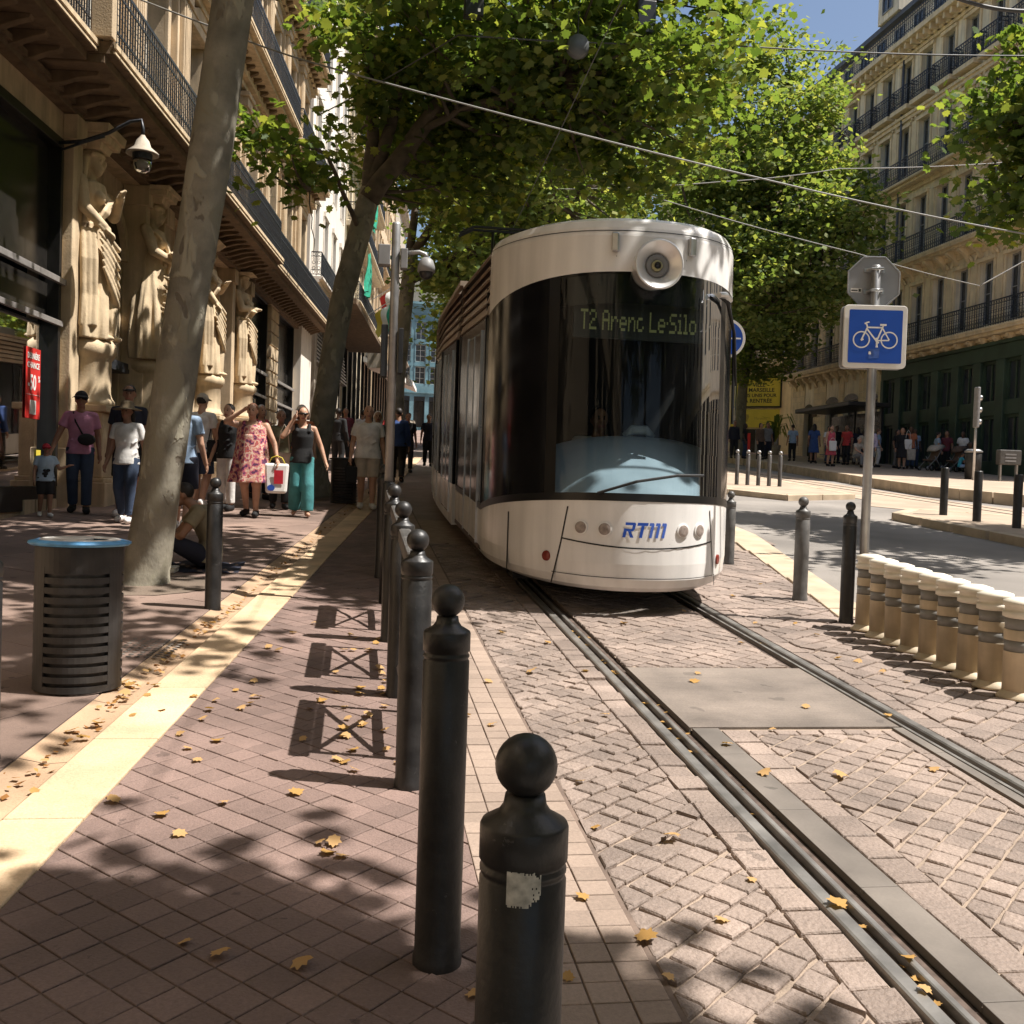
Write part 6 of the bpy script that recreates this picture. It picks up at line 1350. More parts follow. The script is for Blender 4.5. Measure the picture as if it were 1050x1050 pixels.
t = thing('ticket_machine', 'grey ticket box on two legs at the right edge', 'ticket machine', (21.6, 31.6, gz(0, 31.6) + .26)); b = MB(); b.box(-.4, .4, -.12, .12, .55, 1.05); q = b.build('case', 'machine_grey', t, world=False, bevel=.03)
b = MB(); b.box(-.2, .2, -.126, -.12, .65, .7); b.box(-.2, .2, -.126, -.12, .76, .81); b.box(-.2, .2, -.126, -.12, .87, .92); b.build('slots', 'device_grey', q, world=False)
for s in (-.3, .3): b = MB(); b.box(s - .03, s + .03, -.05, .05, 0, .55); b.build('leg', 'steel', t, world=False)
b = MB(); b.smooth = True; b.lathe([(.05, 0), (.045, 1.15), (.07, 1.17), (.06, 1.25)], 14); t = thing('post', 'grey post with round head beside the ticket box', 'post', (22.35, 31.4, gz(0, 31.4) + .26)); b.build('shaft', 'steel', t, world=False)
# plant tub by the shop corner
t = thing('potted_plant', 'tall dark potted palm before the cream corner building', 'plant', (23.6, 56, gz(0, 56) + .2)); b = MB(); b.smooth = True; b.lathe([(.25, 0), (.35, .6), (.33, .62)], 16); b.build('pot', 'grey_stone', t, world=False)
b = MB()
for k in range(26):
    a = random.uniform(0, 6.28); l = random.uniform(.8, 1.3); h = random.uniform(.6, 1.7); c_, s_ = math.cos(a), math.sin(a); pts = [(0, 0, .6 + h * .3), (c_ * l * .3, s_ * l * .3, .7 + h), (c_ * l * .7, s_ * l * .7, .7 + h * 1.05), (c_ * l, s_ * l, .5 + h * .7)]
    vs = []
    for i, p in enumerate(pts): w = (.03, .09, .08, .01)[i]; vs += [(p[0] - s_ * w, p[1] + c_ * w, p[2]), (p[0] + s_ * w, p[1] - c_ * w, p[2])]
    b.add(vs, [(2 * i, 2 * i + 1, 2 * i + 3, 2 * i + 2) for i in range(3)])
b.build('leaves', 'leaf_near', t, world=False)
# ============================================================ FALLEN LEAVES
protos = []
for k in range(6):
    me = leaf_mesh('leaf', np.zeros((1, 3)), 0.058, LEAF_A, LEAF_A_F, 6.0, .15); bm_ = bmesh.new(); bm_.from_mesh(me); bmesh.ops.subdivide_edges(bm_, edges=bm_.edges[:], cuts=1, use_grid_fill=True)
    zmin = 9
    for v in bm_.verts: r2 = v.co.x ** 2 + v.co.y ** 2; v.co.z += r2 * random.uniform(3.0, 8.0) * (1 if k % 2 else 0.35) + .006 * math.sin(v.co.x * 60 + k); zmin = min(zmin, v.co.z)
    for v in bm_.verts: v.co.z -= zmin - .002
    bm_.to_mesh(me); bm_.free(); me.materials.append(MATS['leaf_dry' if k < 4 else 'leaf_brown']); protos.append(me)
def leaf(x, y, dz=.006, s=1.0, k=None):
    o = bpy.data.objects.new('fallen_leaf', protos[random.randrange(6) if k is None else k]); C.objects.link(o); o.location = (x, y, gz(x, y) + dz); o.rotation_euler = (math.atan(SL) + random.uniform(-.1, .1), random.uniform(-.1, .1), random.uniform(0, 6.28)); o.scale = (s, s, s)
    tag(o, 'dry yellow-brown plane leaf lying flat on the street paving', 'leaf', 'fallen leaves'); return o
LP = [(-0.36, 3.04), (-0.47, 3.12), (-0.12, 2.97), (-0.62, 3.92), (-0.93, 4.26), (-0.75, 4.92), (-0.68, 4.75), (-0.5, 4.23), (-0.72, 4.12), (-0.98, 5.54), (-0.74, 5.55), (-0.63, 5.03), (-0.65, 5.94), (-0.54, 5.8), (-0.58, 5.57), (-0.54, 5.66), (-0.51, 5.8), (-0.73, 5.72), (-0.86, 5.8), (-0.82, 5.14), (-0.75, 5.38), (-1.11, 5.45), (-1.11, 5.83), (-1.1, 6.02), (-1.22, 6.35), (0.93, 3.05), (1.21, 3.14), (1.02, 4.43), (0.79, 3.34), (1.13, 6.4), (1.48, 6.4), (0.64, 2.85), (0.36, 2.78), (1.89, 4.93), (1.91, 4.5), (2.22, 6.37), (2.13, 6.17), (3.59, 9.37), (2.78, 4.53), (2.27, 4.46), (2.61, 5.59), (2.23, 5.17), (0.93, 2.82), (1.66, 2.7), (-0.07, 3.73), (-0.05, 3.81), (-0.1, 3.82), (-0.22, 4.33), (-0.02, 3.7), (-0.1, 6.37), (0.18, 6.33), (-0.16, 5.72), (-0.22, 5.57), (-0.04, 5.08), (0.06, 5.27), (-0.23, 5.04), (0.17, 4.88), (-0.02, 4.71), (-0.43, 7.49), (-0.49, 6.93), (-0.3, 7.84), (0.02, 7.35), (0.1, 6.96), (-0.06, 6.95), (0.2, 6.14), (-0.57, 6.13), (-0.56, 7.02), (0.3, 5.32), (0.75, 4.13), (1.39, 7.25), (2.15, 7.99), (2.82, 8.53), (3.65, 8.08), (3.63, 7.62), (3.29, 8.06), (2.88, 7.31), (3.42, 6.83), (3.55, 6.45), (3.51, 6.72), (3.58, 6.19), (4.85, 9.49), (4.17, 10.11), (3.03, 5.43), (0.82, 6.15), (1.1, 7.57), (0.62, 5.44), (0.73, 5.27), (1.38, 5.44), (0.97, 3.92), (1.25, 3.81), (1.42, 3.42), (1.65, 3.23), (1.71, 2.88), (0.69, 3.5)]
for x, y in LP: leaf(x, y, .004 if not (1.66 < x < 1.71) else -.03, random.uniform(.8, 1.25))
for k in range(34): y = random.uniform(2.6, 8); leaf(1.688 + random.uniform(-.008, .008) if k % 3 else random.choice((1.765, 3.05)), y, -.02, random.uniform(.5, .7), random.choice((4, 5)))
for k in range(28): y = random.triangular(3.2, 12, 4.6); leaf(sx(y) - .40 + random.gauss(0, .045), y, .004, random.uniform(.7, 1.2))
for k in range(26): leaf(random.uniform(-.1, .25), random.uniform(4.6, 7.5), .004, random.uniform(.8, 1.2))
lt = leaf_mesh('leaf_litter', np.array([(sx(y) - .395 + random.gauss(0, .03), y, gz(0, y) + random.uniform(-.006, .012)) for y in [random.triangular(3, 20, 5) for _ in range(200)]]), .035, LEAF_B, LEAF_B_F, 2.5)
lt.materials.append(MATS['leaf_brown']); o = bpy.data.objects.new('leaf_litter', lt); C.objects.link(o); o['kind'] = 'stuff'; o['label'] = 'crumbled brown leaf litter along the gutter'
# ============================================================ FIGURES
mat('skin_a', (0.52, 0.30, 0.20), 0.55, 0.08, 8); mat('skin_b', (0.30, 0.16, 0.10), 0.55, 0.08, 8); mat('skin_c', (0.10, 0.055, 0.035), 0.55, 0.08, 8)
mat('eye_dark', (0.02, 0.015, 0.012), 0.3, 0.1, 8); mat('lip', (0.35, 0.12, 0.10), 0.5, 0.08, 8)
mat('hair_dark', (0.018, 0.013, 0.01), 0.6, 0.2, 30); mat('hair_grey', (0.30, 0.28, 0.26), 0.7, 0.15, 30); mat('hair_brown', (0.10, 0.05, 0.03), 0.6, 0.2, 30); mat('hair_red', (0.22, 0.09, 0.05), 0.6, 0.2, 30)
def cloth(n, c, v=.12): return mat('cloth_' + n, c, .85, v, 10, bump=.15, bscale=35)
for n, c in {'pink': (.46, .20, .30), 'navy': (.012, .014, .028), 'white': (.72, .70, .67), 'black': (.012, .012, .013), 'denim': (.035, .055, .10), 'teal': (.06, .24, .25), 'olive': (.15, .135, .075), 'khaki': (.235, .20, .13), 'beige': (.46, .40, .32), 'grey': (.20, .20, .21),
             'lightblue': (.28, .38, .52), 'blue': (.03, .07, .22), 'red': (.45, .04, .04), 'magenta': (.55, .09, .13), 'lilac': (.48, .42, .55), 'orange': (.50, .16, .07), 'turquoise': (.05, .33, .42), 'maroon': (.12, .02, .03), 'straw': (.20, .15, .09), 'cap_red': (.35, .015, .03), 'sky': (.35, .45, .55), 'brown': (.14, .09, .06)}.items(): cloth(n, c)
fm = mat('cloth_floral', (0.55, 0.22, 0.16), .85, .12, 10); t_ = fm.node_tree; vn = t_.nodes.new('ShaderNodeTexNoise'); vn.inputs['Scale'].default_value = 13; vn.inputs['Detail'].default_value = 2
gg = t_.nodes.new('ShaderNodeNewGeometry'); t_.links.new(gg.outputs['Position'], vn.inputs['Vector']); rp2 = t_.nodes.new('ShaderNodeValToRGB'); rp2.color_ramp.interpolation = 'CONSTANT'; e = rp2.color_ramp.elements; e[0].position = 0; e[0].color = (.10, .03, .08, 1); e[1].position = .40; e[1].color = (.45, .10, .16, 1)
for p_, c_ in ((.47, (.62, .30, .22, 1)), (.54, (.70, .52, .42, 1)), (.60, (.50, .12, .10, 1)), (.68, (.22, .06, .14, 1))): x_ = e.new(p_); x_.color = c_
t_.links.new(vn.outputs['Fac'], rp2.inputs['Fac']); t_.links.new(rp2.outputs[0], t_.nodes['Principled BSDF'].inputs['Base Color'])
def remesh(mb, name, mats, vox, parent=None, loc=None, smooth=3, world=False):
    o = mb.build(name, mats, parent, None, world=world); o.location = loc if loc is not None else (0, 0, 0); m = o.modifiers.new('r', 'REMESH'); m.mode = 'VOXEL'; m.voxel_size = vox; m.use_smooth_shade = True
    s = o.modifiers.new('s', 'SMOOTH'); s.factor = .5; s.iterations = smooth
    ms = [q for q in o.data.materials]; finish(o); o.data.materials.clear()
    for q in ms: o.data.materials.append(q)
    o.data.polygons.foreach_set('use_smooth', [True] * len(o.data.polygons)); return o
def caps(mb, a, b, ra, rb, n=12, flat=1.0):
    mb.tube([a, b], [ra, rb], n, True, flat); mb.ball(a, ra * .99, n, 8); mb.ball(b, rb * .99, n, 8)
def person(label, x, y, h=1.7, face=0, walk=0.3, arms=None, skin='skin_a', top=('tee', 'white'), bottom=('trousers', 'denim'), hair=('short', 'hair_dark'), hat=None, shoes='black', fat=1.0, group=None, vox=.0115, dz=0.012, pose=None, tilt=0, z=None, seatz=0):
    V = lambda px, py, pz: Vector((px * h, py * h, pz * h))
    J = {'pel': V(0, 0, .53), 'spi': V(0, 0, .62), 'che': V(0, -.005, .72), 'neck': V(0, .008, .825), 'head': V(0, -.012, .925)}
    for s, sg_ in (('L', 1), ('R', -1)):
        f = walk * sg_
        J['hip' + s] = V(.052 * sg_, 0, .515); J['kne' + s] = V(.056 * sg_, -.02 - .10 * max(0, f) + .015 * min(0, f) * -1, .285 + .006 * abs(f)); J['ank' + s] = V(.054 * sg_, .012 - .20 * f if f > 0 else .012 - .26 * f, .05 + (.055 * -f if f < 0 else 0)); J['toe' + s] = J['ank' + s] + V(.012 * sg_, -.085, -.028 - (.03 * -f if f < 0 else 0))
        J['sho' + s] = V(.100 * sg_ * (.5 + .5 * fat), .010, .800); J['elb' + s] = V(.130 * sg_ * (.4 + .6 * fat), .03 + .09 * f, .63); J['wri' + s] = V(.146 * sg_ * (.4 + .6 * fat), -.025 + .14 * f, .49)
    for k, v in (arms or {}).items(): J[k] = V(*v)
    for k, v in (pose or {}).items(): J[k] = V(*v)
    up = (J['head'] - J['neck']).normalized()
    b = MB(); tr = [J['pel'] - (J['spi'] - J['pel']) * .35, J['pel'], J['spi'], J['che'], J['che'].lerp(J['neck'], .55), J['neck'] + (J['che'] - J['neck']) * .08]
    rr = [.078, .088, .077, .090, .092, .050]; b.tube(tr, [r * h * fat for r in rr], 20, True, .64)
    caps(b, J['neck'] - up * .03 * h, J['head'] - up * .03 * h, .036 * h, .030 * h); H = J['head']
    b.ball(H + V(0, .004, .012), (.045 * h, .055 * h, .058 * h), 20, 14); b.ball(H + V(0, -.016, -.026), (.034 * h, .036 * h, .042 * h), 14, 10); b.ball(H + V(0, -.055, -.006), (.008 * h, .012 * h, .014 * h), 8, 6)
    for q in (-1, 1): b.ball(H + V(.045 * q, .006, -.002), (.006 * h, .012 * h, .018 * h), 8, 6); caps(b, J['hip' + 'LR'[q < 0]], J['kne' + 'LR'[q < 0]], .053 * h * fat, .037 * h * (.5 + .5 * fat))
    for s, q in (('L', 1), ('R', -1)):
        k, a, t = J['kne' + s], J['ank' + s], J['toe' + s]; mid = k.lerp(a, .3) + Vector((0, .008 * h, 0)); caps(b, k, mid, .036 * h, .036 * h); caps(b, mid, a, .036 * h, .022 * h); caps(b, a + Vector((0, .018 * h, -.02 * h)), t, .024 * h, .019 * h)
        sh, el, wr = J['sho' + s], J['elb' + s], J['wri' + s]; caps(b, J['neck'] + Vector((0, 0, -.008 * h)), sh.lerp(J['neck'], .12), .030 * h, .026 * h); caps(b, sh, el, .029 * h * (.5 + .5 * fat), .024 * h); caps(b, el, wr, .025 * h, .0165 * h)
        d = (wr - el).normalized(); sd_ = Vector((0, 1, 0)) - d * d.y; sd_ = sd_.normalized() if sd_.length > .05 else Vector((1, 0, 0)); nn = d.cross(sd_); pc = wr + d * .028 * h
        b.tube([wr - d * .005 * h, pc, wr + d * .052 * h], [.015 * h, .021 * h, .019 * h], 10, True, .5)
        if vox < .02:
            fr_ = max(.0062 * h, vox * .95)
            for i, ln in enumerate((.036, .042, .039, .030)):
                st = wr + d * .046 * h + sd_ * (.0165 - .011 * i) * -1.25 * h; m1 = st + d * ln * .55 * h + nn * -.004 * q * h; e1 = m1 + d * ln * .4 * h + nn * -.014 * q * h; b.tube([st, m1, e1], [fr_, fr_ * .95, fr_ * .8], 7)
            st = wr + d * .016 * h - sd_ * .018 * h; b.tube([st, st + d * .018 * h - sd_ * .014 * h, st + d * .038 * h - sd_ * .016 * h], [fr_ * 1.2, fr_ * 1.1, fr_ * .9], 7)
    z0 = gz(x, y) + dz if z is None else z
    o = remesh(b, 'person', [skin, 'eye_dark', 'lip'], vox, None, (x, y, z0), 2); o.rotation_euler = (R(tilt), 0, R(face)); tag(o, label, 'person', group)
    eyes = [H + V(q * .018, -.052, .008) for q in (-1, 1)]; lip = H + V(0, -.055, -.034); brow = [H + V(q * .018, -.053, .022) for q in (-1, 1)]
    for p in o.data.polygons:
        c = p.center
        if min((c - q).length for q in eyes) < .0085 * h or min(abs(c.z - q.z) + .3 * abs(c.x - q.x) + .3 * abs(c.y - q.y) for q in brow) < .0055 * h: p.material_index = 1
        elif abs(c.z - lip.z) < .005 * h and abs(c.x) < .015 * h and c.y < lip.y + .02 * h: p.material_index = 2
    # garments
    g = MB(); kind, col = top
    if kind != 'none':
        hem = .43 if kind in ('tunic',) else .485
        base = J['pel'] + (J['pel'] - J['spi']) * ((.53 - hem) / .09)
        tk = kind in ('tank', 'strap'); tr2 = [base, J['pel'], J['spi'], J['che'], J['che'].lerp(J['neck'], .50), J['che'].lerp(J['neck'], .74)] + ([] if tk else [J['che'].lerp(J['neck'], .93)])
        ri = [.114, .108, .090, .100, .098, .088 if not tk else .072] + ([] if tk else [.056]); n = 28; vs = []
        g.tube(tr2, [r * h * (fat * .95 + .05) for r in ri], 24, True, .70)
        for s in 'LR':
            sh, el, wr = J['sho' + s], J['elb' + s], J['wri' + s]
            if kind in ('tee', 'tunic'): g.tube([sh, sh.lerp(el, .3), sh.lerp(el, .60)], [.036 * h, .038 * h, .041 * h], 14); caps(g, J['neck'] + Vector((0, 0, -.014 * h)), sh, .034 * h, .036 * h)
            elif kind == 'long': g.tube([sh, sh.lerp(el, .5), el, el.lerp(wr, .5), el.lerp(wr, .95)], [.037 * h, .036 * h, .034 * h, .031 * h, .027 * h], 14); caps(g, J['neck'] + Vector((0, 0, -.014 * h)), sh, .034 * h, .037 * h)
            else:
                m = sh.lerp(J['neck'], .42); g.tube([J['che'].lerp(sh, .55) + Vector((0, -.062 * h, 0)), m + Vector((0, -.03 * h, .022 * h)), m + Vector((0, .012 * h, .026 * h)), J['che'].lerp(sh, .55) + Vector((0, .06 * h, 0))], .017 * h, 8)
        for k in range(7):      # drag folds
            a = random.uniform(0, 6.28); zz = random.uniform(.0, .8); p0 = tr2[0].lerp(tr2[3], zz); r0 = .098 * h * fat; p1 = p0 + Vector((math.cos(a) * r0, math.sin(a) * r0 * .68, 0)); g.tube([p1, p1 + Vector((-math.sin(a) * .05 * h, math.cos(a) * .03 * h, .03 * h))], [.008 * h, .006 * h], 6)
        remesh(g, 'top' if kind != 'long' else 'jacket', 'cloth_' + col, vox * 1.05, o, None, 3)
    kind, col = bottom; g = MB()
    if kind in ('trousers', 'shorts', 'wide'):
        g.tube([J['pel'] - (J['spi'] - J['pel']) * .5, J['pel'] + (J['spi'] - J['pel']) * .35], [.092 * h * fat, .096 * h * fat], 22, True, .68); end = {'trousers': .93, 'wide': .97, 'shorts': None}[kind]
        for s in 'LR':
            hp, k, a = J['hip' + s], J['kne' + s], J['ank' + s]
            if kind == 'shorts': g.tube([hp + (hp - k) * .1, hp.lerp(k, .5), hp.lerp(k, .93)], [.062 * h * fat, .060 * h * (.4 + .6 * fat), .058 * h], 16)
            else:
                w = 1.0 if kind == 'trousers' else 1.42
                g.tube([hp + (hp - k) * .1, hp.lerp(k, .5), k, k.lerp(a, .5), k.lerp(a, end)], [.060 * h * fat, .054 * h, .046 * h * (w * .5 + .5), .042 * h * w, .040 * h * w], 16)
                for t in (.82, .9): g.tube([k.lerp(a, t) + Vector((-.03 * h, -.03 * h * w, 0)), k.lerp(a, t - .03) + Vector((.03 * h, -.032 * h * w, 0))], .007 * h, 6)
        remesh(g, 'trousers' if kind != 'shorts' else 'shorts', 'cloth_' + col, vox * 1.05, o, None, 3)
    elif kind in ('skirt', 'dress'):
        z1 = {'skirt': .27, 'dress': .30}[kind]; n = 36; top_ = J['che'] if kind == 'dress' else J['spi']; vs = []; lv = 9
        for j in range(lv + 1):
            t = j / lv; zz = top_.z / h * (1 - t) + z1 * t; r = (.096 + (.045 if kind == 'dress' else .04) * t ** 1.1) * fat; c = top_.lerp(Vector((0, -.02 * h, z1 * h)), t)
            for k in range(n): a = 2 * math.pi * k / n; q = 1 + .06 * t * math.sin(7 * a + j * .2) + .03 * t * math.sin(13 * a); vs.append(Vector((c.x + r * q * h * math.cos(a), c.y + r * q * h * .78 * math.sin(a), zz * h)))
        g.add(vs, [(j * n + k, (j + 1) * n + k, (j + 1) * n + (k + 1) % n, j * n + (k + 1) % n) for j in range(lv) for k in range(n)] + [tuple(range(n)), tuple(lv * n + k for k in range(n - 1, -1, -1))])
        remesh(g, kind, 'cloth_' + col, vox * 1.05, o, None, 2)
    if shoes:
        for s in 'LR':
            g = MB(); a, t = J['ank' + s], J['toe' + s]; d = (t - a); g.tube([a + Vector((0, .036 * h, -.026 * h)), a + Vector((0, .0, -.02 * h)), t + Vector((0, 0, -.0)), t + Vector((0, -.018 * h, -.004 * h))], [.026 * h, .031 * h, .028 * h, .014 * h], 12, True); g.ball(a + Vector((0, .012 * h, -.006 * h)), .030 * h, 10, 8)
            sh_ = remesh(g, 'shoe', 'cloth_' + shoes, vox, o, None, 1)
    kind, col = hair
    if kind != 'none':
        g = MB(); g.ball(H + V(0, .014, .022), (.049 * h, .054 * h, .054 * h), 18, 12)
        if kind == 'long': caps(g, H + V(0, .040, .01), H + V(0, .050, -.09), .043 * h, .036 * h); [caps(g, H + V(q * .040, .018, .01), H + V(q * .046, .026, -.07), .018 * h, .016 * h) for q in (-1, 1)]
        if kind == 'bob': [caps(g, H + V(q * .040, .012, .01), H + V(q * .043, .012, -.03), .018 * h, .018 * h) for q in (-1, 1)]; caps(g, H + V(0, .040, 0), H + V(0, .042, -.04), .036 * h, .032 * h)
        if kind == 'bun': g.ball(H + V(0, .066, .035), .026 * h, 10, 8)
        remesh(g, 'hair', col, vox * .9, o, None, 1)
    if kind != 'none' and kind == 'beard': pass
    if hat:
        kind, col = hat; g = MB(); g.smooth = True
        if kind == 'cap':
            g.ball(H + V(0, .006, .026), (.053 * h, .061 * h, .055 * h), 18, 12); q = remesh(g, 'cap', 'cloth_' + col, vox * .9, o, None, 1)
            g = MB(); g.smooth = True; vs = []; n = 12
            for r0, zz in ((.03, .030), (.052, .030), (.098, .014)):
                for k in range(n + 1): a = R(-155 + 130 * k / n); vs.append(H + V(.046 / .052 * r0 * math.cos(a) * (1.1 if r0 < .06 else .8), r0 * math.sin(a) - .01, zz + .004 * math.sin(math.pi * k / n)))
            g.add(vs, [(j * (n + 1) + k, j * (n + 1) + k + 1, (j + 1) * (n + 1) + k + 1, (j + 1) * (n + 1) + k) for j in range(2) for k in range(n)]); pk = g.build('peak', 'cloth_' + col, q, world=False); m = pk.modifiers.new('t', 'SOLIDIFY'); m.thickness = .006
        else:
            prof = [(.055, .0), (.115, -.012), (.118, -.008), (.058, .010), (.054, .045), (.045, .062), (.02, .068), (.002, .067)]; g.lathe([(r * h, zz * h) for r, zz in prof], 28, H + V(0, .004, .028)); g.build('sun_hat', 'cloth_' + col, o, world=False)
    return o
def rel(o, lx, ly, lz):
    a = o.rotation_euler.z; return Vector((o.location.x + lx * math.cos(a) - ly * math.sin(a), o.location.y + lx * math.sin(a) + ly * math.cos(a), o.location.z + lz))
def bag(label, p, w, d, h, m, strap=None, name='handbag', strapto=None, extra=None):
    t = thing(name, label, 'bag', p); b = MB(); b.hexa([(-w * .42, -d / 2, 0), (w * .42, -d / 2, 0), (w * .42, d / 2, 0), (-w * .42, d / 2, 0), (-w / 2, -d * .25, h), (w / 2, -d * .25, h), (w / 2, d * .25, h), (-w / 2, d * .25, h)]); q = b.build('body', m, t, world=False, bevel=min(w, d, h) * .25)
    if strap: b = MB(); b.smooth = True; b.tube([(-w * .35, 0, h * .97), (-w * .2, 0, h + strap * .75), (0, 0, h + strap), (w * .2, 0, h + strap * .75), (w * .35, 0, h * .97)], .008, 6); b.build('handle', extra or m, t, world=False)
    return t, q
WL = 'passers-by on the left pavement'
# family by the shop window
P = person('small child in a red cap and patterned pale tee holding a hand', -4.22, 14.8, h=1.0, face=25, walk=.25, skin='skin_b', top=('tee', 'sky'), bottom=('shorts', 'black'), hat=('cap', 'cap_red'), shoes='white', fat=1.12, arms={'elbL': (.17, -.02, .66), 'wriL': (.27, -.04, .70)}, group=WL, vox=.0105)
b = MB(); b.smooth = True
for k in range(9): a = random.uniform(0, 6.28); r = random.uniform(.0, .05); b.ball((r * math.cos(a) - .01, -.086, .60 + r * math.sin(a)), (.022, .008, .02), 8, 6)
b.build('print', 'cloth_black', P, world=False)
P = person('man in a pink tee and dark cap with a cross-body bag, holding the child', -3.93, 15.4, h=1.74, face=10, walk=.22, skin='skin_b', top=('tee', 'pink'), bottom=('trousers', 'denim'), hat=('cap', 'black'), shoes='black', arms={'elbR': (-.165, .0, .64), 'wriR': (-.22, -.02, .50)}, group=WL)
b = MB(); b.smooth = True; b.tube([(-.10, -.02, 1.44), (-.06, -.125, 1.30), (.05, -.135, 1.10), (.12, -.10, 1.04)], .012, 6); b.tube([(-.10, -.02, 1.44), (-.04, .11, 1.32), (.1, .10, 1.1)], .012, 6); bp = thing('crossbody_bag', 'black bag slung across the pink tee', 'bag', tuple(rel(P, 0, 0, 0)), rz=R(10)); b.build('strap', 'cloth_black', bp, world=False)
b = MB(); b.smooth = True; b.ball((.09, -.15, 1.05), (.12, .05, .085), 16, 10); b.build('pouch', 'cloth_black', bp, world=False)
P = person('tall man in navy tee and dark shorts with sunglasses on his head', -3.22, 15.15, h=1.86, face=5, walk=-.25, skin='skin_b', top=('tee', 'navy'), bottom=('shorts', 'black'), shoes='white', hair=('short', 'hair_dark'), group=WL)
b = MB(); b.smooth = True; b.tube([(-.075, -.085, 1.775), (-.03, -.115, 1.772), (.03, -.115, 1.772), (.075, -.085, 1.775)], [.014, .02, .02, .014], 8); b.build('sunglasses', 'eye_dark', P, world=False)
person('person in a wide dark-brimmed sun hat and white tee beside the pale trunk', -3.06, 14.3, h=1.60, face=-12, walk=.25, skin='skin_b', top=('tee', 'white'), bottom=('trousers', 'denim'), hat=('sun', 'straw'), hair=('long', 'hair_dark'), shoes='white', group=WL)
person('man with pale blue sleeve half hidden by the pale trunk', -2.22, 13.6, h=1.76, face=170, walk=.3, skin='skin_a', top=('tee', 'lightblue'), bottom=('shorts', 'navy'), shoes='white', hair=('short', 'hair_brown'), group=WL)
person('man in a white tee and pale cap seen from behind past the trunk', -2.44, 16.6, h=1.80, face=165, walk=.3, skin='skin_a', top=('tee', 'white'), bottom=('shorts', 'denim'), hat=('cap', 'beige'), shoes='white', group=WL)
P = person('woman in black top with white trousers behind the floral dress', -2.0, 16.4, h=1.66, face=-25, walk=.2, skin='skin_a', top=('tank', 'black'), bottom=('trousers', 'white'), hair=('bun', 'hair_dark'), shoes='black', fat=1.05, group=WL)
bag('black shoulder bag hanging beside the white trousers', tuple(rel(P, -.25, 0, .75)), .26, .12, .34, 'cloth_black', .3)
FLW = person('stout woman in a pink floral dress raising a hand to her brow', -1.56, 15.55, h=1.68, face=-8, walk=.22, skin='skin_a', top=('tank', 'floral'), bottom=('dress', 'floral'), hair=('short', 'hair_red'), shoes='black', fat=1.36, arms={'elbR': (-.215, -.06, .83), 'wriR': (-.07, -.075, .925), 'elbL': (.195, .0, .65), 'wriL': (.235, -.05, .51)}, group=WL)
t, q = bag('white plastic shopping bag with red panel and yellow handle', tuple(rel(FLW, .395, -.10, .36)), .36, .14, .44, 'sign_white', .11, 'shopping_bag', extra='sign_yellow'); mat('bag_red', (.6, .02, .04), .5); mat('bag_blue', (.03, .10, .5), .5)
b = MB(); b.box(-.03, .10, -.072, -.066, .14, .34); b.build('red_panel', 'bag_red', q, world=False); b = MB(); b.prism([(.055 * math.cos(R(k * 30)) - .07, .08 + .045 * math.sin(R(k * 30))) for k in range(12)], lambda u, z: (u, -.078, z), lambda u, z: (u, -.072, z)); b.build('blue_spot', 'bag_blue', q, world=False)
TEA = person('woman in a black tank top and flowing teal trousers, hand at her ear', -0.84, 15.75, h=1.66, face=4, walk=.32, skin='skin_a', top=('tank', 'black'), bottom=('wide', 'teal'), hair=('bob', 'hair_brown'), shoes=None, arms={'elbR': (-.175, -.07, .72), 'wriR': (-.085, -.075, .875), 'elbL': (.165, .02, .64), 'wriL': (.21, -.02, .50)}, group=WL)
b = MB(); b.smooth = True; b.tube([(-.068, -.085, 1.548), (-.028, -.11, 1.546), (.028, -.11, 1.546), (.068, -.085, 1.548)], [.013, .019, .019, .013], 8); b.build('sunglasses', 'eye_dark', TEA, world=False)
bag('pale woven shoulder bag at the hip of the woman in teal', tuple(rel(TEA, -.27, .04, .66)), .26, .11, .30, 'cloth_beige', .42)
person('stocky person in an olive tee walking between floral dress and teal trousers', -1.25, 16.9, h=1.60, face=10, walk=.2, skin='skin_b', top=('tee', 'olive'), bottom=('trousers', 'black'), hair=('short', 'hair_grey'), shoes='black', fat=1.2, group=WL)
person('person in an orange top and white cap behind the woman in teal', -1.02, 18.6, h=1.70, face=0, walk=.2, skin='skin_a', top=('tee', 'orange'), bottom=('trousers', 'grey'), hat=('cap', 'white'), shoes='white', group=WL)
person('grey haired person with bare shoulders behind the olive tee', -1.72, 18.6, h=1.68, face=30, walk=.2, skin='skin_a', top=('tank', 'magenta'), bottom=('trousers', 'navy'), hair=('bob', 'hair_grey'), shoes='black', group=WL)
MAN = person('bald man in a white tee and beige shorts beside the black bin', 0.15, 17.35, h=1.74, face=3, walk=.12, skin='skin_a', top=('tee', 'white'), bottom=('shorts', 'beige'), hair=('none', ''), shoes='white', fat=1.18, group=WL)
bag('small black bag in the right hand of the bald man', tuple(rel(MAN, -.27, -.08, .42)), .22, .1, .28, 'cloth_black', .13)
person('dark silhouetted person standing by the dark shopfronts', -.55, 27.5, h=1.72, face=160, walk=.1, skin='skin_c', top=('long', 'black'), bottom=('trousers', 'black'), shoes='black', group=WL, vox=.014)
person('person in a blue jacket walking away beside the tram', .92, 24.5, h=1.78, face=178, walk=.3, skin='skin_b', top=('long', 'blue'), bottom=('trousers', 'black'), shoes='black', group=WL, vox=.014, dz=0)
person('person in a white headscarf just behind the bald man', .36, 20.4, h=1.66, face=0, walk=.1, skin='skin_a', top=('long', 'grey'), bottom=('trousers', 'grey'), hair=('long', 'sign_white'), shoes='black', group=WL, vox=.014)
FP = 'distant walkers at the end of the left pavement'
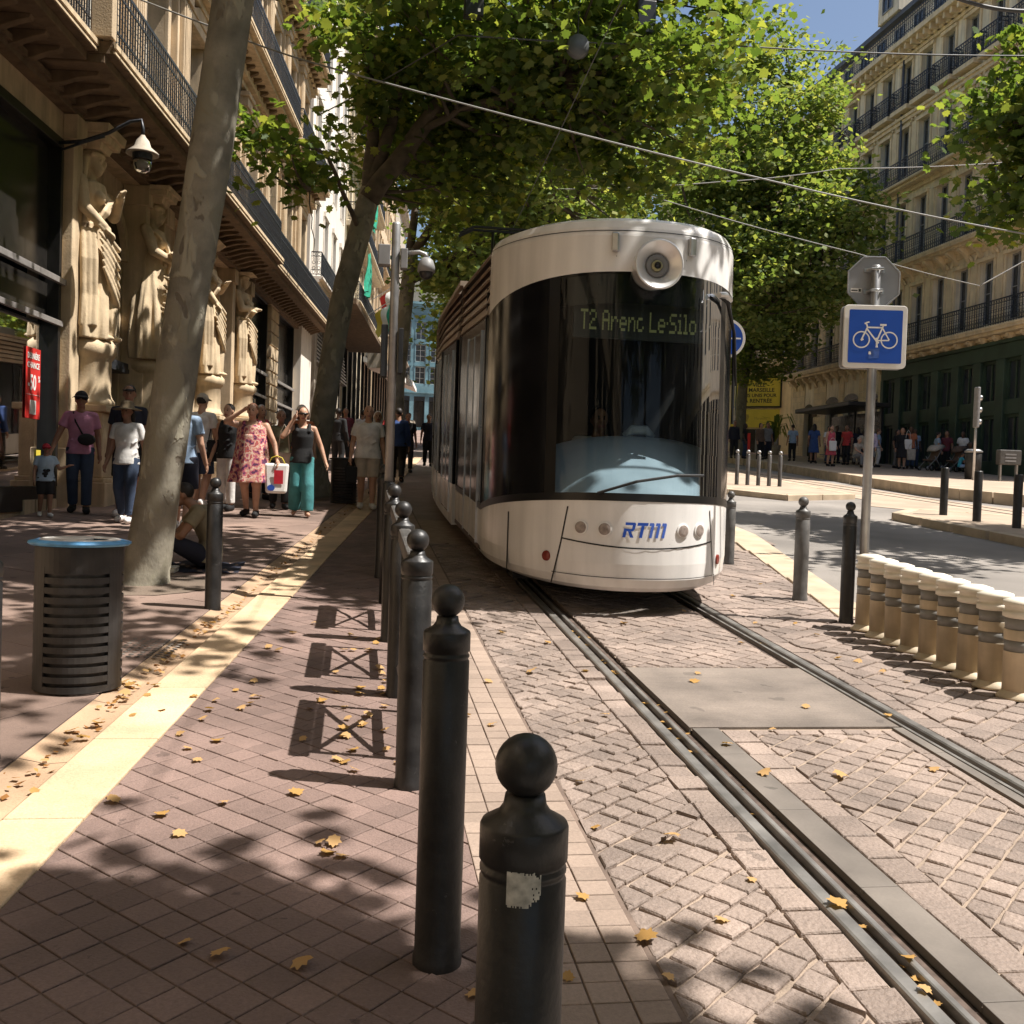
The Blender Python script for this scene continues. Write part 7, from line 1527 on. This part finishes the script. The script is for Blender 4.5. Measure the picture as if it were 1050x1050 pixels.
for k, (x, y, top, bot, l) in enumerate(((1.35, 29, 'black', 'black', 'distant walker in black close to the tram side'), (.1, 33, 'white', 'denim', 'distant walker in a white top by the awnings'), (-.4, 30, 'maroon', 'black', 'distant walker in dark red near the dark shopfronts'), (1.0, 37, 'red', 'navy', 'distant walker in a red top down the street'), (1.9, 40, 'beige', 'black', 'distant walker in beige down the street'), (.7, 44, 'black', 'grey', 'farthest dark walker on the left pavement'), (2.2, 33, 'navy', 'black', 'distant walker in navy hugging the tram side'))):
    person(l, x, y, h=1.68 + .04 * (k % 3), face=170 * (k % 2), walk=.25, skin='skin_b', top=('tee', top), bottom=('trousers', bot), group=FP, vox=.018, dz=0)
# seated man behind the trunk
person('seated man in a khaki tee hunched on the pavement behind the trunk', -1.50, 10.5, h=1.68, face=-78, skin='skin_b', top=('tee', 'khaki'), bottom=('trousers', 'navy'), hair=('short', 'hair_dark'), shoes='black', fat=1.1, vox=.0105,
       pose={'pel': (0, .03, .075), 'spi': (0, .045, .165), 'che': (0, .01, .265), 'neck': (0, -.055, .355), 'head': (0, -.125, .425), 'hipL': (.055, -.01, .07), 'hipR': (-.055, -.01, .07), 'kneL': (.13, -.20, .17), 'kneR': (-.13, -.20, .15), 'ankL': (.06, -.27, .045), 'ankR': (-.05, -.29, .045), 'toeL': (.05, -.35, .02), 'toeR': (-.04, -.37, .02),
             'shoL': (.11, -.03, .335), 'shoR': (-.11, -.03, .335), 'elbL': (.15, -.13, .20), 'elbR': (-.15, -.13, .20), 'wriL': (.05, -.235, .155), 'wriR': (-.05, -.235, .15)})
t = thing('ground_blanket', 'dark blue blanket under the seated man', 'blanket', tb(-1.52, 10.5)); b = MB(); n = 10
vs = [(-.35 + .75 * i / n, -.4 + .75 * j / n, .018 + .012 * math.sin(i * 1.7 + j) + SL * (-.4 + .75 * j / n)) for j in range(n + 1) for i in range(n + 1)]; b.add(vs, [(j * (n + 1) + i, j * (n + 1) + i + 1, (j + 1) * (n + 1) + i + 1, (j + 1) * (n + 1) + i) for j in range(n) for i in range(n)]); b.build('cloth', 'cloth_navy', t, smooth=True, world=False)
t = thing('newspaper', 'folded printed newspaper by the seated man', 'newspaper', tb(-1.86, 10.15)); b = MB(); b.box(-.17, .17, -.13, .13, .012, .05); b.box(-.15, .18, -.12, .10, .051, .07); q = b.build('sheets', 'paper', t, world=False, bevel=.008); v, f = text_geo('NEWS', .10, .003); b = MB(); b.add([(p[0], -.1315, .031 + p[1] * .35) for p in v], f); b.build('headline', 'sign_ink', q, world=False)
t = thing('carrier_bag', 'crumpled dark bag of belongings behind the pale trunk', 'bag', tb(-2.02, 10.75)); b = MB(); b.smooth = True
for k in range(9): b.ball((random.uniform(-.1, .1), random.uniform(-.1, .1), .10 + random.uniform(-.02, .10)), random.uniform(.06, .11), 10, 8)
remesh(b, 'body', 'cloth_grey', .014, t, None, 1)
# tram driver
DR = person('tram driver in a white shirt seated behind the windscreen', TX - .10, TY + 1.30, h=1.78, face=0, skin='skin_b', top=('long', 'white'), bottom=('trousers', 'navy'), shoes='black', vox=.013, z=gz(0, TY + 1.42) + .34,
       pose={'pel': (0, .10, .33), 'spi': (0, .10, .42), 'che': (0, .085, .52), 'neck': (0, .08, .625), 'head': (0, .05, .725), 'hipL': (.055, .08, .32), 'hipR': (-.055, .08, .32), 'kneL': (.08, -.14, .34), 'kneR': (-.08, -.14, .34), 'ankL': (.07, -.18, .10), 'ankR': (-.07, -.18, .10), 'toeL': (.07, -.26, .07), 'toeR': (-.07, -.26, .07),
             'shoL': (.11, .085, .605), 'shoR': (-.11, .085, .605), 'elbL': (.16, .0, .47), 'elbR': (-.16, .0, .47), 'wriL': (.12, -.12, .50), 'wriR': (-.12, -.12, .50)})
b = MB(); b.box(TX - .3, TX + .3, TY + 1.36, TY + 1.80, gz(0, TY + 1.6) + .33, gz(0, TY + 1.6) + .80); b.box(TX - .27, TX + .27, TY + 1.78, TY + 1.88, gz(0, TY + 1.6) + .80, gz(0, TY + 1.6) + 1.5); b.build('driver_seat', 'dash_dark', tram, bevel=.04)
# crowd on the right platform
GC = 'people waiting on the right platform'; PZ = .26
def cp_(label, x, y, top, bot, **k):
    k.setdefault('skin', 'skin_b'); k.setdefault('vox', .017); k.setdefault('walk', .08); return person(label, x, y, top=top, bottom=bot, group=GC, dz=PZ, **k)
cp_('person in a pale blue top with dark rucksack straps, back turned', 20.0, 45.4, ('tee', 'lightblue'), ('trousers', 'black'), face=170, hair=('short', 'hair_dark'))
cp_('woman in a long dark blue dress near the shelter end', 19.9, 42.9, ('tee', 'blue'), ('skirt', 'blue'), h=1.75, face=150, hair=('long', 'hair_dark'))
t_p = cp_('woman in a long pink-red dress holding a white bag', 19.3, 40.0, ('tank', 'magenta'), ('skirt', 'magenta'), h=1.70, face=10, hair=('long', 'hair_dark'), skin='skin_a')
bag('white paper bag held in front of the pink-red dress', tuple(rel(t_p, -.08, -.24, .62)), .34, .12, .42, 'sign_white', .12)
sitp = {'pel': (0, .05, .28), 'spi': (0, .05, .37), 'che': (0, .02, .47), 'neck': (0, -.01, .57), 'head': (0, -.04, .67), 'hipL': (.055, .03, .27), 'hipR': (-.055, .03, .27), 'kneL': (.08, -.20, .28), 'kneR': (-.08, -.20, .28), 'ankL': (.08, -.2, .05), 'ankR': (-.08, -.2, .05), 'toeL': (.08, -.28, .02), 'toeR': (-.08, -.28, .02), 'shoL': (.108, -.0, .55), 'shoR': (-.108, -.0, .55), 'elbL': (.15, -.08, .42), 'elbR': (-.15, -.08, .42), 'wriL': (.07, -.2, .34), 'wriR': (-.07, -.2, .34)}
cp_('person in pale beige seated low left of the leaning woman', 20.3, 39.6, ('tee', 'beige'), ('trousers', 'grey'), face=20, pose=sitp, hair=('short', 'hair_grey'), skin='skin_a')
cp_('woman in a lilac blouse and grey skirt leaning forwards', 20.75, 39.4, ('long', 'lilac'), ('skirt', 'grey'), face=-60, skin='skin_a', hair=('bob', 'hair_brown'), pose={'neck': (0, -.05, .80), 'head': (0, -.10, .88), 'che': (0, -.03, .70)}, shoes='white')
cp_('dark haired woman in a grey top behind the sign pole', 21.5, 40.8, ('tee', 'grey'), ('trousers', 'navy'), face=30, hair=('long', 'hair_dark'))
cp_('person in a red-brown top half hidden by the sign pole', 21.9, 41.6, ('tee', 'maroon'), ('trousers', 'grey'), face=-20, skin='skin_a', hair=('short', 'hair_brown'))
w_ = cp_('woman in a long black dress with a white shoulder bag', 22.3, 39.7, ('long', 'black'), ('skirt', 'black'), h=1.72, face=-30, skin='skin_a', hair=('bob', 'hair_red'))
bag('white shoulder bag on the woman in black', tuple(rel(w_, .22, -.02, .82)), .34, .14, .42, 'sign_white', .38); bag('pale green shopping bag hanging beside the woman in black', tuple(rel(w_, .36, -.05, .38)), .40, .14, .46, 'cloth_beige', .22)
cp_('person in a grey-blue shirt behind the first pushchair', 23.6, 41.0, ('tee', 'lightblue'), ('trousers', 'denim'), face=-20, hair=('short', 'hair_dark'), skin='skin_c')
def stroller(label, x, y, rz, m):
    t = thing('pushchair', label, 'pushchair', (x, y, gz(x, y) + PZ), 'pushchairs', rz); b = MB(); b.smooth = True
    for s in (-.22, .22): b.tube([(s, .45, 1.0), (s, .1, .55), (s, -.45, .12)], .016, 8); b.tube([(s, .35, .12), (s, -.05, .60)], .016, 8)
    b.tube([(-.22, .45, 1.0), (.22, .45, 1.0)], .018, 8); b.build('frame', 'device_grey', t, world=False)
    b = MB(); b.hexa([(-.2, -.28, .42), (.2, -.28, .42), (.2, .12, .36), (-.2, .12, .36), (-.2, -.28, .48), (.2, -.28, .48), (.2, .10, .44), (-.2, .10, .44)]); b.hexa([(-.2, .08, .44), (.2, .08, .44), (.2, .14, .44), (-.2, .14, .44), (-.2, .28, .92), (.2, .28, .92), (.2, .33, .92), (-.2, .33, .92)]); b.build('seat', 'cloth_brown', t, world=False, bevel=.03)
    b = MB(); b.smooth = True; n = 12; vs = []
    for k in range(n + 1):
        a = R(10 + 120 * k / n); 
        for s in (-.23, .23): vs.append((s, .22 - .36 * math.cos(a) * 1.0 + .12, .74 + .34 * math.sin(a)))
    b.add(vs, [(2 * k, 2 * k + 1, 2 * k + 3, 2 * k + 2) for k in range(n)])
    for s in (0, 1): b.add([vs[2 * k + s] for k in range(n + 1)], [tuple(range(n + 1))])
    hd_ = b.build('hood', m, t, world=False); hd_.modifiers.new('s', 'SOLIDIFY').thickness = .015
    for wx, wy in ((-.24, .36), (.24, .36), (-.2, -.44), (.2, -.44)):
        b = MB(); b.smooth = True; r = .13 if wy > 0 else .10; b.tube([(wx - .02, wy, r), (wx + .02, wy, r)], r, 20); q = b.build('wheel', 'rubber', t, world=False); b = MB(); b.smooth = True; b.tube([(wx - .022, wy, r), (wx + .022, wy, r)], r * .72, 16); b.build('rim', 'galv', q, world=False)
stroller('pushchair with a beige hood between the woman in black and the white tee', 23.2, 39.0, R(-70), 'cloth_beige'); stroller('darker pushchair in front of the person in the white tee', 24.0, 38.6, R(-75), 'cloth_brown')
cp_('dark skinned person in a bright white tee behind the pushchairs', 25.2, 40.0, ('tee', 'white'), ('trousers', 'brown'), face=20, skin='skin_c', h=1.7)
cp_('child in turquoise sitting on the platform edge', 23.1, 36.7, ('tee', 'turquoise'), ('shorts', 'lightblue'), face=70, h=1.12, pose=sitp, skin='skin_b')
cp_('person in black crouched behind the turquoise child', 24.0, 37.6, ('long', 'black'), ('trousers', 'black'), face=-10, pose=sitp, skin='skin_c')
for k, (x, y, a, c, l, s) in enumerate(((17.3, 45.8, 'navy', 'black', 'leftmost dark waiting person beside the tram nose', 'skin_b'), (17.9, 46.0, 'black', 'denim', 'waiting person in black behind the first slim post', 'skin_c'), (18.5, 45.6, 'brown', 'black', 'waiting person in brown behind the middle slim post', 'skin_a'), (19.1, 46.2, 'grey', 'navy', 'waiting person in grey behind the fourth slim post', 'skin_b'), (19.5, 47.0, 'black', 'black', 'waiting person in black beside the pale blue top', 'skin_b'), (20.6, 44.6, 'maroon', 'black', 'waiting person in dark red at the palm tub', 'skin_b'),
        (21.6, 44.2, 'black', 'navy', 'person in black standing under the shelter', 'skin_c'), (22.2, 43.4, 'navy', 'grey', 'person in navy on the shelter side', 'skin_b'), (26.1, 38.6, 'black', 'black', 'person in black beside the edge-on signal', 'skin_c'), (23.7, 33.2, 'grey', 'black', 'seated figure in grey at the right edge', 'skin_b'), (24.3, 34.0, 'sky', 'navy', 'seated figure in pale blue at the right edge', 'skin_a'))):
    cp_(l, x, y, ('tee' if k % 2 else 'long', a), ('trousers', c), face=random.choice((0, 20, 170, -40, 60)), skin=s, h=random.uniform(1.6, 1.8), hair=(('short', 'long', 'bob')[k % 3], 'hair_dark'), pose=sitp if 'seated' in l else None)
extra = [('white', 'denim', 'man in a white shirt under the shelter roof'), ('red', 'black', 'woman in a red top beside the shelter post'), ('beige', 'navy', 'man in a beige top near the shelter post'), ('lightblue', 'white', 'woman in pale blue with white trousers behind the seated person'), ('black', 'grey', 'person in black with grey trousers behind the leaning woman'), ('orange', 'denim', 'person in an orange top behind the sign pole'),
         ('sky', 'black', 'person in a pale sky blue top left of the first pushchair'), ('maroon', 'black', 'woman in maroon between the pushchairs'), ('white', 'black', 'person in white with black trousers near the dark bin'), ('navy', 'denim', 'person in navy by the green shopfront'), ('pink', 'black', 'woman in pink by the green shopfront'), ('khaki', 'black', 'person in khaki near the ticket box'), ('lilac', 'grey', 'woman in lilac at the far right of the crowd')]
for k, (a, c, l) in enumerate(extra):
    t_ = k / (len(extra) - 1); cp_(l, 20.6 + 6.2 * t_ + random.uniform(-.2, .2), 42.6 - 5.6 * t_ + random.uniform(-.4, .4), ('tee', a), ('trousers', c), face=random.choice((0, 30, 150, -50, 80)), skin=('skin_a', 'skin_b', 'skin_c')[k % 3], h=random.uniform(1.58, 1.8), hair=(('short', 'long', 'bob')[k % 3], ('hair_dark', 'hair_brown')[k % 2]))
# ============================================================ CARYATIDS
def caryatid(label, u, w, zf, h, ped_b, arms, mirror=1, veil=True, nude=False):
    p = Vector(FL.p(u, w, ped_b)); t = thing('caryatid_statue', label, 'statue', p, 'caryatids of the portal'); ax, ay = FL.u, FL.n
    ang = math.atan2(ay[1], ay[0]) + math.pi / 2                   # local -y looks out into the street
    b = MB(); sm = .0
    def bl(mb, prof, sq=False, n=28):
        if sq:
            for (r, z0), (r2, z1) in prof: mb.hexa([(-r, -r, z0), (r, -r, z0), (r, r, z0), (-r, r, z0), (-r2, -r2, z1), (r2, -r2, z1), (r2, r2, z1), (-r2, r2, z1)])
        else: mb.smooth = True; mb.lathe(prof, n)
    H = zf - ped_b
    bl(b, [((.50, -.3), (.50, .35)), ((.46, .35), (.46, .42)), ((.42, .42), (.42, H * .56)), ((.50, H * .56), (.50, H * .60))], True); ob = b.build('plinth', 'limestone', t, world=False, bevel=.015)
    b = MB(); bl(b, [(.44, H * .60), (.44, H * .63), (.40, H * .65), (.38, H * .68), (.38, H * .88), (.42, H * .90), (.46, H * .93), (.46, H * .97), (.40, H)]); b.build('drum', 'carved_stone', t, world=False)
    for q in t.children: q.rotation_euler.z = ang
    g = MB(); V = lambda x, y, z: Vector((x * h * mirror * 1.2, y * h * 1.15, H + z * h)); n = 64; vs = []; lv = 26
    for j in range(lv + 1):
        tt = j / lv; z = .0 + .60 * tt; r = .150 - .045 * tt + .014 * math.sin(tt * 5); sway = .018 * math.sin(tt * 3.1)
        for k in range(n):
            a = 2 * math.pi * k / n; fo = 1 + (.075 * math.sin(9 * a + 1.5 * math.sin(tt * 4) + .8) + .05 * math.sin(15 * a - 2.2 * tt) + .03 * math.sin(23 * a + tt * 7)) * (1 - .45 * tt)
            vs.append(V(sway + r * fo * math.cos(a), r * .78 * fo * math.sin(a), z))
    g.add(vs, [(j * n + k, j * n + (k + 1) % n, (j + 1) * n + (k + 1) % n, (j + 1) * n + k) for j in range(lv) for k in range(n)] + [tuple(range(n - 1, -1, -1)), tuple(lv * n + k for k in range(n))])
    g.tube([V(.01, 0, .52), V(.012, 0, .60), V(.005, -.005, .68), V(0, -.008, .75), V(0, 0, .80), V(0, .005, .825)], [q * h for q in (.115, .105, .096, .112, .112, .06)], 24, True, .68)
    for s in (-1, 1): g.ball(V(s * .042, -.058, .735), (.038 * h, .034 * h, .036 * h), 14, 10); g.ball(V(s * .112, .0, .80), .036 * h, 12, 8)
    caps(g, V(0, .005, .81), V(0, -.005, .885), .036 * h, .032 * h); hd = V(0, -.012, .925)
    g.ball(hd + Vector((0, .003 * h, .012 * h)), (.047 * h, .056 * h, .060 * h), 20, 14); g.ball(hd + Vector((0, -.02 * h, -.026 * h)), (.035 * h, .036 * h, .044 * h), 14, 10); g.ball(hd + Vector((0, -.060 * h, -.006 * h)), (.009 * h, .013 * h, .019 * h), 10, 8)
    for s in (-1, 1): g.ball(hd + Vector((s * .02 * h, -.05 * h, .012 * h)), (.013 * h, .008 * h, .005 * h), 8, 6)
    g.ball(hd + Vector((0, -.052 * h, -.032 * h)), (.016 * h, .01 * h, .006 * h), 8, 6)
    g.ball(hd + Vector((0, .016 * h, .026 * h)), (.056 * h, .062 * h, .054 * h), 18, 12)
    for k in range(9): a = R(-70 + 140 * k / 8 - 90); g.ball(hd + Vector((.052 * h * math.cos(a), .058 * h * math.sin(a) * .8, .036 * h)), .015 * h, 8, 6)
    if veil: [caps(g, hd + Vector((s * .052 * h, .02 * h, .01 * h)), hd + Vector((s * .068 * h, .03 * h, -.12 * h)), .022 * h, .02 * h) for s in (-1, 1)]
    for key, pts, rad in arms:
        P_ = [V(*q) for q in pts]
        for i in range(len(P_) - 1): caps(g, P_[i], P_[i + 1], rad[i] * h, rad[i + 1] * h)
        d = (P_[-1] - P_[-2]).normalized(); sd_ = Vector((1, 0, 0)) - d * d.x; sd_.normalize(); g.ball(P_[-1] + d * .02 * h, .020 * h, 10, 8)
        for i in range(4): st = P_[-1] + d * .03 * h + sd_ * (i - 1.5) * .0105 * h; g.tube([st, st + d * .03 * h + Vector((0, -.004 * h, 0)), st + d * .046 * h + Vector((0, .006 * h, -.006 * h))], [.0075 * h, .007 * h, .006 * h], 7)
        st = P_[-1] + d * .012 * h - sd_ * .018 * h; g.tube([st, st + d * .022 * h - sd_ * .010 * h], .008 * h, 7)
    # swags of cloth slung across the front and over the shoulder
    for k in range(7):
        a0, a1 = -.115 + .004 * k, .10; z0, z1 = .58 - .035 * k, .52 - .055 * k; pts = []
        for i in range(11): s = i / 10; x = a0 + (a1 - a0) * s; zz = z0 + (z1 - z0) * s - .06 * math.sin(math.pi * s); yy = -.112 * math.sqrt(max(0, 1 - (x / .15) ** 2)) - .012; pts.append(V(x, yy, zz))
        g.tube(pts, [(.007 + .011 * math.sin(math.pi * i / 10)) * h for i in range(11)], 8)
    for k in range(4):
        pts = [V(.10 - .012 * k, -.035, .80), V(.05 - .018 * k, -.085, .74 - .01 * k), V(-.02 - .016 * k, -.090, .66), V(-.085 - .004 * k, -.06, .58)]; g.tube(pts, [.010 * h, .012 * h, .011 * h, .008 * h], 8)
    for k in range(3): x = -.125 + .012 * k; g.tube([V(x, -.02 - .02 * k, .56), V(x - .012, -.03 - .02 * k, .40), V(x - .004, -.03 - .02 * k, .22), V(x - .012, -.03 - .02 * k, .06)], [.016 * h, .02 * h, .017 * h, .02 * h], 8)
    g.ball(V(.035, -.11, .015), (.03 * h, .045 * h, .018 * h), 10, 8); g.ball(V(-.04, -.10, .012), (.03 * h, .045 * h, .016 * h), 10, 8)
    f = remesh(g, 'figure', 'carved_stone', .0145, t, None, 1); f.rotation_euler.z = ang
    # small capital on the head
    b = MB(); zt = H + .985 * h; bl(b, [((.22, zt), (.26, zt + .10)), ((.34, zt + .10), (.36, zt + .20)), ((.40, zt + .20), (.42, 6.86 - ped_b + .03))], True) if 6.86 - ped_b > zt + .22 else bl(b, [((.22, zt - .03), (.36, 6.88 - ped_b))], True); o = b.build('capital', 'carved_stone', t, world=False, bevel=.01); o.rotation_euler.z = ang
    return t
UA = (.037, .032, .022)
caryatid('draped caryatid nearest the shop window, one hand raised to her chest', 17.05, .12, 3.62, 2.98, FL.g(17), [('R', [(-.115, 0, .80), (-.145, -.03, .66), (-.085, -.10, .575)], UA), ('L', [(.115, 0, .80), (.145, -.06, .69), (.05, -.12, .76)], UA)], 1, True)
caryatid('caryatid with folded arms just left of the pale trunk', 20.35, .12, 3.68, 2.98, FL.g(20.7), [('R', [(-.115, 0, .80), (-.135, -.04, .665), (.02, -.115, .67)], UA), ('L', [(.115, 0, .80), (.135, -.05, .665), (-.03, -.105, .64)], UA)], -1, False)
caryatid('caryatid mostly hidden behind the pale trunk', 24.5, .12, 3.85, 2.95, FL.g(24.5), [('R', [(-.115, 0, .80), (-.145, -.02, .66), (-.10, -.09, .55)], UA), ('L', [(.115, 0, .80), (.145, -.06, .69), (.05, -.12, .72)], UA)], 1, True)
caryatid('farthest caryatid, arms folded, right of the pale trunk', 28.1, .14, 3.98, 2.92, FL.g(28), [('R', [(-.115, 0, .80), (-.135, -.04, .665), (.03, -.115, .685)], UA), ('L', [(.115, 0, .80), (.135, -.05, .66), (-.03, -.11, .65)], UA)], 1, True)
bpy.data.scenes.remove(TMP)
